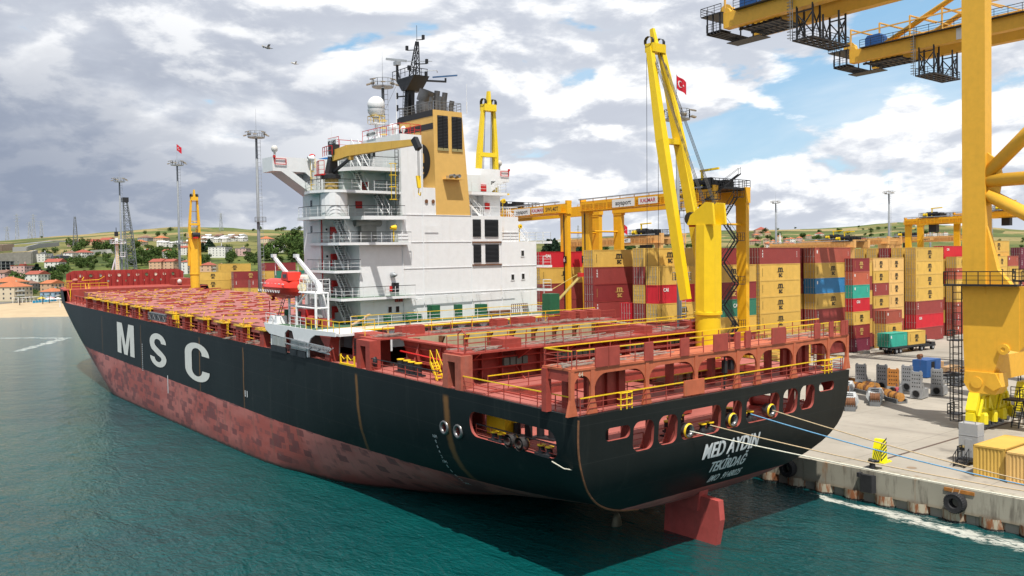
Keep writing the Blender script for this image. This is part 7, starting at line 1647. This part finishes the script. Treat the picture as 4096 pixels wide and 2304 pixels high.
for i, (px, y, h_) in enumerate(((76,958,62),(126,955,40),(142,952,58),(173,952,42),(36,962,34),(891,922,44),(2316,990,70),(780,912,20))): lattice(px, y, h_, 8, ('tallest pylon on the left skyline','short pylon right of the tallest on the left skyline','second tall pylon on the left skyline','rightmost short pylon of the left skyline group','faint pylon at the far left skyline','power pylon on the skyline behind the tall light mast','lattice power pylon between gantry legs 26 and 27','small pylon on the hilltop right of the amber crane')[i], PYM, 'power pylons on the hills')
# ================================================================ houses
WALLS = {k: pbr('wall_'+k, c, .85, var=.06) for k, c in dict(white=(.66,.65,.62), cream=(.56,.48,.36), pink=(.55,.37,.34), peach=(.58,.38,.25), blue=(.24,.36,.47), grey=(.30,.31,.32), slate=(.10,.12,.15), brown=(.30,.22,.17), tan=(.45,.36,.27)).items()}
ROOFS = {k: pbr('roof_'+k, c, .85, var=.15, vs=.8) for k, c in dict(orange=(.42,.14,.06), red=(.30,.075,.05), brown=(.20,.11,.08), grey=(.20,.20,.21), white=(.6,.6,.6)).items()}
WIN = pbr('house_window', (.05,.06,.075), .3, var=.3, vs=.5)
def house(px, y, wpx, fl, wall, roof, label, rz=None, kind='hip', balc=False, group='houses on the hillside', D=None, depth=.8):
    D = D or terrain_at(px, y); p = gp(px, D); w_ = wpx/3422*D; d = w_*depth; rn = random.Random(int(px*7+y)); rz = rn.uniform(-.5,.5) if rz is None else rz
    fh = 2.9; H_ = fl*fh
    o = thing('house' if fl < 3 else 'apartment_house', label, 'house', p-Vector((0,0,.6)), _yaw-math.pi/2+rz+math.pi, group)
    hw, hd = w_/2, d/2
    v = MB(); v.box(-hw,hw,-hd,hd,-3,H_+.6); bw_ = v.obj('wall', WALLS[wall], o)
    rh = min(hw,hd)*.48; e = .5; z = H_+.6; v = MB()
    if kind == 'hip':
        L_ = max(.3, hw-hd) if hw > hd else .3
        v.add([(-hw-e,-hd-e,z),(hw+e,-hd-e,z),(hw+e,hd+e,z),(-hw-e,hd+e,z),(-L_,0,z+rh),(L_,0,z+rh)], [(0,1,5,4),(1,2,5),(2,3,4,5),(3,0,4),(3,2,1,0)])
    elif kind == 'gable':
        v.add([(-hw-e,-hd-e,z),(hw+e,-hd-e,z),(hw+e,hd+e,z),(-hw-e,hd+e,z),(0,-hd-e,z+rh),(0,hd+e,z+rh)], [(0,4,5,3),(1,2,5,4),(0,1,4),(2,3,5),(3,2,1,0)])
    else: v.box(-hw-.2,hw+.2,-hd-.2,hd+.2,z,z+.5); v.box(-hw*.3,hw*.3,-hd*.3,hd*.3,z+.5,z+1.8)
    rf = v.obj('roof', ROOFS[roof], o)
    v = MB(); v.box(hw*.35,hw*.35+.7,-.35,.35,z,z+rh+.6); v.obj('chimney', WALLS[wall], rf)
    n = max(2, int(w_/3.2)); ms = {}
    for f in range(fl):
        for k in range(n):
            x = -hw+w_*(k+.5)/n; zz = .6+f*fh+.9; v = MB(); ww = .55 if (k+f) % 3 else .95
            v.box(x-ww,x+ww,-hd-.06,-hd,zz-(0 if ww < .9 else .7),zz+1.25); v.obj('window', WIN, o)
    m_ = max(1, int(d/4)); v = MB()
    for f in range(fl):
        for k in range(m_):
            yy = -hd+d*(k+.5)/m_; zz = .6+f*fh+.9
            for s in (-1,1): v.box(s*hw,s*(hw+.06),yy-.5,yy+.5,zz,zz+1.2)
    v.obj('side_windows', WIN, o)
    if balc:
        for f in range(fl):
            v = MB(); zz = .6+f*fh; v.box(-hw*.9,-hw*.1,-hd-1.5,-hd,zz-.15,zz); v.box(-hw*.9,-hw*.1,-hd-1.5,-hd-1.4,zz,zz+.9); v.obj('balcony', WALLS['white' if wall != 'white' else 'cream'], o)
HS = [(52,1203,112,3,'cream','orange','three storey cream apartment house with orange roof facing the beach',.15,'hip',True),(40,1180,110,3,'tan','orange','orange roof just behind the beachfront apartment house',.1,'hip',False),(122,1170,62,2,'grey','brown','grey brown house between the apartment house and the blue house',.2,'hip',False),(212,1166,70,2,'peach','orange','peach house behind the blue beach house',-.1,'gable',False),(212,1203,74,2,'blue','orange','light blue house by the beach umbrellas',.1,'hip',True),(95,1105,72,3,'pink','red','pale pink apartment house left of the dark conifer',.2,'flat',False),(20,1120,62,2,'pink','brown','pale pink gabled house at the left picture edge',.1,'gable',False),(226,1072,70,2,'white','red','white house with a red gabled roof above the conifers',.3,'gable',False),(178,1048,58,3,'white','grey','white flat roofed house left of the slate house',.2,'flat',True),(243,1045,62,2,'slate','grey','slate dark house between two white ones',.1,'flat',False),(288,1044,46,3,'white','brown','tall white house right of the slate house',.2,'hip',True),(338,1032,58,2,'white','red','long white house with red roof on the slope',-.1,'hip',False),(152,1128,74,2,'white','red','low red roofed house below the conifers',.1,'gable',False),
 (308,985,48,2,'pink','red','pinkish house behind the telecom tower',.1,'hip',False),(378,982,56,2,'peach','red','peach house with two red gables on the upper slope',.1,'gable',False),(436,975,52,2,'peach','red','peach gabled house right of the double gable',.2,'gable',False),(350,1140,0,1,'peach','red','',0,'hip',False),
 (568,982,46,2,'cream','orange','cream villa with orange roof left of the flagged mast',.1,'hip',False),(590,965,52,2,'grey','brown','grey house with brown roof on the upper slope',.1,'hip',False),(652,966,52,2,'tan','orange','tan villa with orange roof behind the flagged mast',.1,'hip',False),(680,1036,44,3,'white','red','white house with stacked red roofs below the white rows',.15,'gable',True),(744,1020,42,3,'white','red','white house with red roof between mast and amber crane',.15,'gable',True),
 (885,1027,84,4,'white','grey','big white four storey block on the slope',.25,'flat',False),(976,1022,54,3,'pink','grey','pink and grey house right of the big white block',.2,'flat',False),(1070,970,56,2,'cream','orange','cream villa with orange hipped roof left of the deckhouse',.1,'hip',False),(1122,1010,52,2,'white','white','white gabled house left of the deckhouse',.25,'gable',False),(1076,998,46,2,'brown','brown','brown roofed house left of the white gabled one',.1,'hip',False),
 (640,1082,64,3,'peach','red','peach apartment house seen over the left half of the breakwater',.1,'gable',False),(690,1082,54,3,'peach','red','peach apartment house seen over the right half of the breakwater',.1,'gable',False),(746,1098,38,4,'white','red','narrow house with red roofs left of the amber crane',.15,'hip',True),(838,1114,62,4,'peach','red','peach apartment block right of the amber crane, nearer half',.1,'hip',True),(885,1102,50,3,'tan','red','tan apartment block right of the amber crane, farther half',.1,'hip',True)]
for a in HS:
    if a[2]: house(a[0], a[1], a[2], a[3], a[4], a[5], a[6], a[7], a[8], a[9])
k = 0; rn = random.Random(11)
for r_, (y, x0, x1, n) in enumerate(((985,640,850,9),(968,800,985,9),(955,810,985,8))):
    for i in range(n):
        px = x0+(x1-x0)*(i+.5)/n; house(px+rn.uniform(-4,4), y+rn.uniform(-5,5), rn.uniform(26,34), 2, 'white', 'white' if rn.random() < .6 else 'brown', ('white row house of the lowest row on the upper slope','white row house of the middle row on the upper slope','white row house of the top row on the upper slope')[r_], None, 'gable', group='white row houses on the upper slope')
for i in range(30):
    px = (3000+rn.random()*290) if i < 22 else (3300+rn.random()*230); y = rn.uniform(942,1000) if i < 22 else rn.uniform(955,985); house(px, y, rn.uniform(22,40), rn.choice((2,2,3)), rn.choice(('white','white','cream','pink','peach','tan')), rn.choice(('orange','orange','red','brown')), 'small house with a tiled roof in the town beyond the stacks', None, 'hip', group='town houses beyond the container yard')
for i in range(7): house(3650+22*i, 958-1.5*i, 20, 4, 'cream' if i % 2 else 'white', 'orange', 'white four storey block in the row left of the big crane leg', .1, 'flat', group='row of white blocks on the far slope')
house(3046,930,62,3,'peach','red','long peach block high on the right hill',.1,'hip'); house(3668,906,24,2,'white','red','white house on the right hill crest',.1,'hip'); house(3600,945,40,2,'white','grey','white hall with grey roof on the right slope',.1,'flat'); house(2240,966,70,1,'white','white','low white halls on the far ridge right of the deckhouse',.05,'flat')
D = terrain_at(3122,1002); o = thing('minaret', 'slim white minaret above the dark red topped stack', 'minaret', gp(3122,D)); v = MB(); v.lathe([(1.7,-2),(1.6,10)],(0,0,0),10); v.obj('shaft', WALLS['white'], o); v = MB(); v.lathe([(2.3,10),(2.3,11),(1.5,11),(1.4,15),(0,24)],(0,0,0),10); v.obj('spire', WALLS['white'], o)
# unfinished frame, retaining wall, viaduct, roads
D = terrain_at(30,1082); o = thing('building_frame', 'unfinished grey concrete building frame at the left edge', 'building', gp(24,D)-Vector((0,0,1)), _yaw+math.pi/2)
v = MB(); [v.box(-11,11,-6,6,3.2*k,3.2*k+.3) for k in range(4)]; [v.box(-10.8+5.3*i,-10.3+5.3*i,-5.9+5.6*j,-5.4+5.6*j,-3,9.6) for i in range(5) for j in range(3)]; v.obj('frame', WALLS['grey'], o); v = MB(); v.box(-10,10,0,.2,0,9.4); v.obj('infill', WALLS['slate'], o)
def strip(name, pts, w_, mat, lift=.35, struct=True, label=None, cat=None, height=0):
    P = []
    for px, y in pts: D = terrain_at(px, y); P.append(gp(px, D))
    Q = []
    for a, b in zip(P, P[1:]):
        n = max(1, int((b-a).length/25)); Q += [a.lerp(b, i/n) for i in range(n)]
    Q.append(P[-1]); v = MB()
    for a, b in zip(Q, Q[1:]):
        d = (b-a); d.z = 0; d = d.normalized(); s = Vector((-d.y,d.x,0))*w_/2; z = Vector((0,0,lift)); zz = Vector((0,0,height or 0)); lo = Vector((0,0,-6 if height else -.5))
        v.add([a-s+z+zz,a+s+z+zz,b+s+z+zz,b-s+z+zz,a-s+lo,a+s+lo,b+s+lo,b-s+lo],[(0,3,2,1),(0,1,5,4),(3,7,6,2),(0,4,7,3),(1,2,6,5)])
    o = v.obj(name, mat); tag(o, label, cat, kind='structure' if struct else None); return o
RW = pbr('retaining_stone', (.25,.235,.21), .9, var=.2, vs=.3)
strip('hill_road', [(0,985),(120,975),(220,965),(300,968)], 14, pbr('road_grey', (.22,.22,.22), .9), .6); strip('hill_track', [(140,1004),(110,1014),(170,1030)], 7, pbr('track_tan', (.34,.27,.16), .9), .5)
strip('retaining_wall', [(0,1066),(60,1062),(128,1055),(150,1048)], 3, RW, .3, False, 'grey stone retaining wall with concrete pillars on the left slope', 'wall', 13); strip('roadside_wall', [(56,1008),(110,1006),(160,992),(240,985)], 2, WALLS['grey'], .3, False, 'curving grey concrete wall along the hill road', 'wall', 6)
strip('white_wall', [(368,1020),(430,1016),(520,1012)], 1.5, pbr('wall_pale', (.42,.42,.40), .8), .3, False, 'long pale wall on the slope right of the white house', 'wall', 5)
o = strip('road_bridge', [(-60,1010),(0,1006),(46,1002)], 12, WALLS['brown'], .3, False, 'dark unfinished road bridge end at the left edge', 'bridge', 9)
# ================================================================ trees
def crown_mesh(seed, n, kind):
    rn = random.Random(seed); v = MB(); cl = []
    if kind == 'round':
        for i in range(9): a = rn.uniform(0,6.28); r_ = rn.uniform(.1,.62); cl.append((r_*math.cos(a), r_*math.sin(a), rn.uniform(.42,.95), rn.uniform(.26,.44)))
    elif kind == 'conifer':
        for i in range(12): t = i/11; a = i*2.4; r_ = .24*(1-t); cl.append((r_*math.cos(a), r_*math.sin(a), .12+.86*t, .30*(1-t)+.06))
    else:
        for i in range(7): a = rn.uniform(0,6.28); r_ = rn.uniform(.1,.7); cl.append((r_*math.cos(a), r_*math.sin(a), rn.uniform(.15,.45), rn.uniform(.22,.38)))
    for i in range(n):
        c = rn.choice(cl); u = Vector((rn.gauss(0,1),rn.gauss(0,1),rn.gauss(0,1))).normalized(); p = Vector(c[:3])+u*c[3]*rn.uniform(.65,1.05); s = rn.uniform(.05,.10)
        nrm = (u+Vector((rn.gauss(0,.5),rn.gauss(0,.5),rn.gauss(0,.5)))).normalized(); t = nrm.orthogonal().normalized(); b = nrm.cross(t); k = rn.uniform(.7,1.2)
        v.cm = 0 if rn.random() < .6 else 1; v.add([p-t*s,p-b*s*k,p+t*s,p+b*s*k],[(0,1,2,3)])
    return v
def leaf(name, a): return pbr(name, a, .9, var=.35, vs=2.5, rnd=.25, spec=.15)
LF = {'round': [leaf('leaf_mid', (.040,.072,.018)), leaf('leaf_light', (.075,.115,.028))], 'conifer': [leaf('needle_dark', (.012,.028,.014)), leaf('needle_mid', (.022,.042,.02))], 'bush': [leaf('leaf_olive', (.060,.078,.022)), leaf('leaf_mid', (.04,.072,.018))]}
CR = {k: [crown_mesh(i*7+len(k), 520 if k != 'bush' else 300, k).mesh('tree_crown', LF[k]) for i in range(4)] for k in LF}
TRM = pbr('bark', (.09,.065,.045), .95, var=.2)
def trunk_mesh():
    v = MB(); v.tube((0,0,-.1),(0,0,.5),.045,7,.028); v.tube((0,0,.38),(.22,.05,.68),.022,5,.01); v.tube((0,0,.42),(-.2,.1,.72),.022,5,.01); v.tube((0,0,.45),(.02,-.2,.75),.02,5,.01); return v.mesh('tree_trunk', TRM)
TK = trunk_mesh()
NT_ = 0
def tree(px, y, hpx, kind, label, group, rn, D=None):
    global NT_
    D = D or terrain_at(px, y); p = gp(px, D); h_ = hpx/3422*D; NT_ += 1
    o = bpy.data.objects.new({'round':'leafy_tree','conifer':'conifer_tree','bush':'shrub'}[kind], None); COL.objects.link(o); o.location = p-Vector((0,0,.2)); s = h_; o.scale = (s*rn.uniform(.85,1.15), s*rn.uniform(.85,1.15), s); o.rotation_euler = (0,0,rn.uniform(0,6.28)); tag(o, label, 'tree' if kind != 'bush' else 'shrub', group)
    part('crown', rn.choice(CR[kind]), o); part('trunk', TK, o)
rn = random.Random(21)
def grove(n, x0, x1, y0, y1, h0, h1, kind, label, group):
    for i in range(n): tree(rn.uniform(x0,x1), rn.uniform(y0,y1), rn.uniform(h0,h1), kind, label, group, rn)
G1 = 'trees on the left slope'; G2 = 'trees on the upper slope'
tree(72,1140,44,'round','broad green tree between pink houses and the orange roof',G1,rn); tree(150,1106,50,'conifer','tall dark conifer beside the pale pink apartment house',G1,rn); tree(198,1112,46,'conifer','dark conifer in front of the red gabled white house',G1,rn); tree(222,1112,42,'conifer','second dark conifer in front of the red gabled white house',G1,rn); tree(262,1070,30,'round','dark spreading tree right of the red gabled white house',G1,rn)
grove(9,205,300,1080,1135,18,34,'round','green tree on the slope left of the red breakwater',G1); grove(14,290,460,1050,1085,14,26,'round','green tree on the grassy slope above the breakwater',G1); grove(14,240,560,985,1015,18,34,'round','tree in the dark belt below the peach gables',G2)
grove(16,520,700,1030,1075,18,40,'round','green tree behind the lattice boom and flagged mast',G1); grove(8,700,830,1035,1085,16,34,'round','green tree around the amber bow crane',G1); grove(5,800,870,985,1020,24,42,'conifer','dark conifer left of the big white block',G2); grove(10,880,1060,1020,1068,16,30,'round','green tree below the big white block',G1)
grove(14,1060,1225,1000,1060,20,52,'round','green tree close left of the deckhouse',G1); grove(8,1140,1225,960,1010,30,54,'round','large tree high up just left of the deckhouse',G2); grove(10,450,780,925,960,6,14,'round','small tree on the fields of the upper slope',G2); grove(10,1000,1220,908,932,8,16,'round','small tree on the crest left of the deckhouse',G2); grove(7,0,210,940,962,6,12,'round','small tree on the far left skyline',G2); grove(10,560,1000,990,1010,12,22,'round','tree among the white row houses',G2)
grove(16,90,300,1150,1192,14,26,'round','garden tree between the beach houses',G1); grove(4,235,300,1190,1215,24,34,'round','green tree behind the beach umbrellas',G1); grove(30,220,620,1060,1120,5,11,'bush','low shrub on the grassy slope above the breakwater',G1); grove(24,700,1220,1030,1090,5,11,'bush','low shrub on the slope beyond the fore deck',G1)
grove(22,180,520,1012,1050,14,26,'round','tree among the houses on the lower left slope',G1); grove(18,560,1000,1000,1045,14,26,'round','tree below the white row houses',G2)
G3 = 'trees beyond the container yard'
grove(14,2160,2330,1004,1024,34,60,'conifer','dark cypress right of the deckhouse platforms',G3); grove(8,2200,2420,1010,1026,26,44,'round','round green tree between the gantry legs',G3); grove(16,2500,2800,985,1015,14,26,'round','tree in the belt behind the pale gantry crane',G3); grove(34,3000,3420,930,1000,9,18,'round','tree among the town houses beyond the stacks',G3); grove(26,3400,3900,915,975,7,14,'round','tree on the far slope at the right',G3); grove(14,3000,3900,895,925,5,9,'round','tiny tree on the right hill crest',G3); grove(8,3960,4096,950,1000,8,16,'round','tree seen right of the big crane leg',G3)
print('trees', NT_)
# ================================================================ beach
def umbrella(px, D, top, label):
    o = thing('beach_umbrella', label, 'umbrella', gp(px,D), 0, 'umbrellas by the beach'); v = MB(); v.tube((0,0,0),(0,0,2.7),.06,6); v.obj('pole', GREY, o); v = MB(); v.lathe([(0,3.3),(2.6,2.35),(2.6,2.2)],(0,0,0),8); v.obj('canopy', top, o)
YLW = pbr('canopy_yellow', (.62,.45,.06), .8); PKC = pbr('canopy_pink', (.55,.28,.27), .8); CV = pbr('canopy_white', (.68,.66,.6), .8)
for px, D, c, l in ((197,520,CV,'white beach umbrella left of the pair'),(231,521,CV,'white beach umbrella right of the pair'),(166,530,YLW,'yellow umbrella by the blue beach fence'),(202,531,PKC,'pink umbrella behind the white pair')): umbrella(px, D, c, l)
o = thing('blue_fence', 'bright blue fence of the beach cafe under the umbrellas', 'fence', gp(185,526), _yaw-math.pi/2); v = MB(); v.box(-8,11,-.1,.1,0,1.5); v.obj('panel', pbr('fence_blue', (.02,.30,.55), .6), o); v = MB(); [v.box(-8+2.4*k,-7.9+2.4*k,-.15,.15,0,1.8) for k in range(9)]; v.obj('posts', WALLS['white'], o)
o = thing('pergola', 'white pergola frame on the beach promenade', 'pergola', gp(108,527), _yaw-math.pi/2); v = MB(); [v.box(-9+3*k,-8.7+3*k,y,y+.3,0,3.2) for k in range(7) for y in (-2,2)]; v.box(-9,9.3,-2.1,2.4,3.2,3.4); v.obj('frame', WALLS['white'], o)
o = thing('sea_wall', 'low grey promenade wall behind the beach', 'wall', gp(70,524), _yaw-math.pi/2); v = MB(); v.box(-22,14,-.3,.3,-.6,1.1); v.box(-22,-12,-.35,.35,1.1,1.5); v.obj('wall_body', WALLS['grey'], o)
for i, (px, D) in enumerate(((77,497),(169,505),(247,508),(196,512))):
    o = thing('palm_tree', ('palm tree on the sand before the pergola','palm tree on the sand before the blue fence','palm tree right of the white umbrellas','slim palm behind the sandy beach')[i], 'palm', gp(px,D), i, 'palms on the beach'); v = MB(); v.tube((0,0,-.2),(.2,0,4.6),.28,7,.2); v.obj('trunk', TRM, o); v = MB()
    for k in range(12): a = k*.52; d = Vector((math.cos(a),math.sin(a),0)); v.add([(.2,0,4.6),tuple(d*1.1+Vector((.2-d.y*.3,d.x*.3,5.2))),tuple(d*2.1+Vector((.2,0,4.6))),tuple(d*1.1+Vector((.2+d.y*.3,-d.x*.3,5.2)))],[(0,1,2,3)])
    v.obj('crown', LF['bush'], o)
for px, D, l in ((238,470,'white sail board standing on the sand by the bow'),(272,452,'grey sail board standing on the sand nearest the water')):
    o = thing('sail_board', l, 'sail board', gp(px,D), .4, 'boards on the sand'); v = MB(); v.prism([(-.6,.3),(.6,.3),(.15,4.2),(-.1,4.2)],'y',-.05,.05); v.obj('sail', WALLS['white'] if px < 250 else WALLS['grey'], o); v = MB(); v.bar((-1.2,0,.15),(1.2,0,.15),.5,.12); v.obj('board', WALLS['white'], o)
# parked cars on the slope
def car(px, y, mat, label):
    D = terrain_at(px, y); o = thing('parked_car', label, 'car', gp(px,D)+Vector((0,0,.2)), _yaw-math.pi/2+.2, 'cars parked on the slope'); v = MB(); v.box(-2.1,2.1,-.85,.85,.35,.95); v.prism([(-1.3,.95),(1.5,.95),(1.0,1.5),(-.8,1.5)],'y',-.75,.75); v.obj('body', mat, o); v = MB(); v.box(-.7,.9,-.78,-.74,1.0,1.4); v.obj('side_window', GLASS, o)
    for x in (-1.3,1.3):
        for s in (-1,1): v = MB(); v.tube((x,s*.87,.33),(x,s*.6,.33),.33,10); v.obj('wheel', RUBBER, o)
for i in range(6): car(578+9*i, 1004-.8*i, (REDB,WHITEC,REDB,GREY,WHITEC,BLACK)[i], ('red car leftmost in the row parked on the slope','white car second in the row parked on the slope','red car third in the row parked on the slope','silver car fourth in the row parked on the slope','white car fifth in the row parked on the slope','black car last in the row parked on the slope')[i])
# ================================================================ gulls and people
def gull(px, y, D, span, label, bank):
    r = _F+_R*((px-2048)/3422)-_U2*((y-1152)/3422); p = Vector((0,0,CAMH))+r*D; o = thing('seagull', label, 'seagull', p, _yaw+1.2, 'gulls flying over the ship'); s = span
    v = MB(); v.sphere((0,0,0),.13*s,10,8,(2.1,.75,.75)); v.tube((-.26*s,0,.0),(-.40*s,0,.02*s),.07*s,8,.05*s); v.lathe([(0,-.0)],(0,0,0),3) if False else None
    for sg in (-1,1):
        pts = [(.10*s,0,0),(-.08*s,0,0)]; v.add([(.10*s,sg*.05*s,.03*s),(-.10*s,sg*.05*s,.03*s),(-.14*s,sg*.28*s,.15*s),(.03*s,sg*.28*s,.15*s),(.12*s,sg*.55*s,.07*s),(.02*s,sg*.50*s,.085*s)],[(0,1,2,3),(3,2,5,4)])
    v.add([(.25*s,-.05*s,0),(.25*s,.05*s,0),(.42*s,.09*s,0),(.42*s,-.09*s,0)],[(0,1,2,3)]); v.obj('body', WALLS['white'] if bank else pbr('gull_grey', (.4,.41,.42), .8), o)
    v = MB(); v.tube((-.40*s,0,.02*s),(-.48*s,0,0),.02*s,6,.005*s); v.obj('beak', YELR, o)
gull(1070,190,70,1.25,'grey gull gliding left of the radar mast, the nearer one',0); gull(1180,254,95,1.15,'white gull gliding left of the radar mast, the farther one',1)
def person(p, rz, cloth, trouser, hat, label, lean=0.0, arm=0.0):
    """body grown along a skeleton with a skin"""
    o = thing('person', label, 'person', p, rz)
    J = {'pel':(0,0,.93),'wst':(.02,0,1.10),'chs':(.05+lean*.5,0,1.36),'nck':(.06+lean,0,1.50),'hd0':(.08+lean,0,1.60),'hd1':(.09+lean,0,1.74)}
    E_ = [('pel','wst'),('wst','chs'),('chs','nck'),('nck','hd0'),('hd0','hd1')]; Rr = {'pel':.15,'wst':.135,'chs':.165,'nck':.06,'hd0':.085,'hd1':.09}
    for s, t in ((1,'l'),(-1,'r')):
        J.update({'hp'+t:(0,.10*s,.88),'kn'+t:(.05*s,.12*s,.48),'an'+t:(-.02+.03*s,.12*s,.09),'to'+t:(.16+.03*s,.13*s,.04),'sh'+t:(.05+lean*.6,.19*s,1.40),'el'+t:(.05+lean+arm*.25,.26*s,1.14+arm*.1),'wr'+t:(.18+lean+arm*.4,.22*s,.96+arm*.4),'hn'+t:(.24+lean+arm*.45,.20*s,.90+arm*.48)})
        E_ += [('pel','hp'+t),('hp'+t,'kn'+t),('kn'+t,'an'+t),('an'+t,'to'+t),('chs','sh'+t),('sh'+t,'el'+t),('el'+t,'wr'+t),('wr'+t,'hn'+t)]; Rr.update({'hp'+t:.10,'kn'+t:.07,'an'+t:.05,'to'+t:.045,'sh'+t:.075,'el'+t:.05,'wr'+t:.035,'hn'+t:.045})
    ks = list(J); me = bpy.data.meshes.new('body'); me.from_pydata([J[k] for k in ks], [(ks.index(a), ks.index(b)) for a, b in E_], []); b = bpy.data.objects.new('body', me); COL.objects.link(b); b.modifiers.new('k', 'SKIN')
    for i, k in enumerate(ks): me.skin_vertices[0].data[i].radius = (Rr[k], Rr[k]); me.skin_vertices[0].data[i].use_root = (k == 'pel')
    m2 = b.modifiers.new('s', 'SUBSURF'); m2.levels = 1; m2.render_levels = 1
    dg = bpy.context.evaluated_depsgraph_get(); dg.update(); m3 = bpy.data.meshes.new_from_object(b.evaluated_get(dg)); b.modifiers.clear(); b.data = m3; m3.materials.clear()
    for m_ in (cloth, trouser, pbr('skin', (.42,.24,.16), .6, var=.05), pbr('boots', (.05,.04,.035), .7)): m3.materials.append(m_)
    for f in m3.polygons:
        c = f.center; f.material_index = 3 if c.z < .14 else 1 if c.z < .95 and abs(c.y) < .19 else 2 if c.z > 1.52 or (abs(c.y) > .15 and c.x > .22+lean+arm*.4) else 0; f.use_smooth = True
    b.parent = o; v = MB(); v.lathe([(.125,1.71),(.115,1.80),(.07,1.85),(0,1.87)],(.09+lean,0,0),12); v.lathe([(.125,1.71),(.17,1.70)],(.11+lean,0,0),12); v.obj('helmet', hat, o, True); return o
KH = pbr('work_khaki', (.38,.25,.10), .8); NV = pbr('work_navy', (.05,.06,.11), .8); RV = pbr('vest_red', (.35,.06,.07), .8)
person(w_(-37.75,14.35,14.3), 1.2, KH, KH, YELR, 'person in khaki overalls and yellow helmet by the green box on the ship', .12, .6)
person((-56.3,106.6,ZA), 2.4, RV, NV, pbr('cap_dark', (.12,.05,.05), .8), 'person in a dark red top and navy trousers beside the brackets', .08, .2)
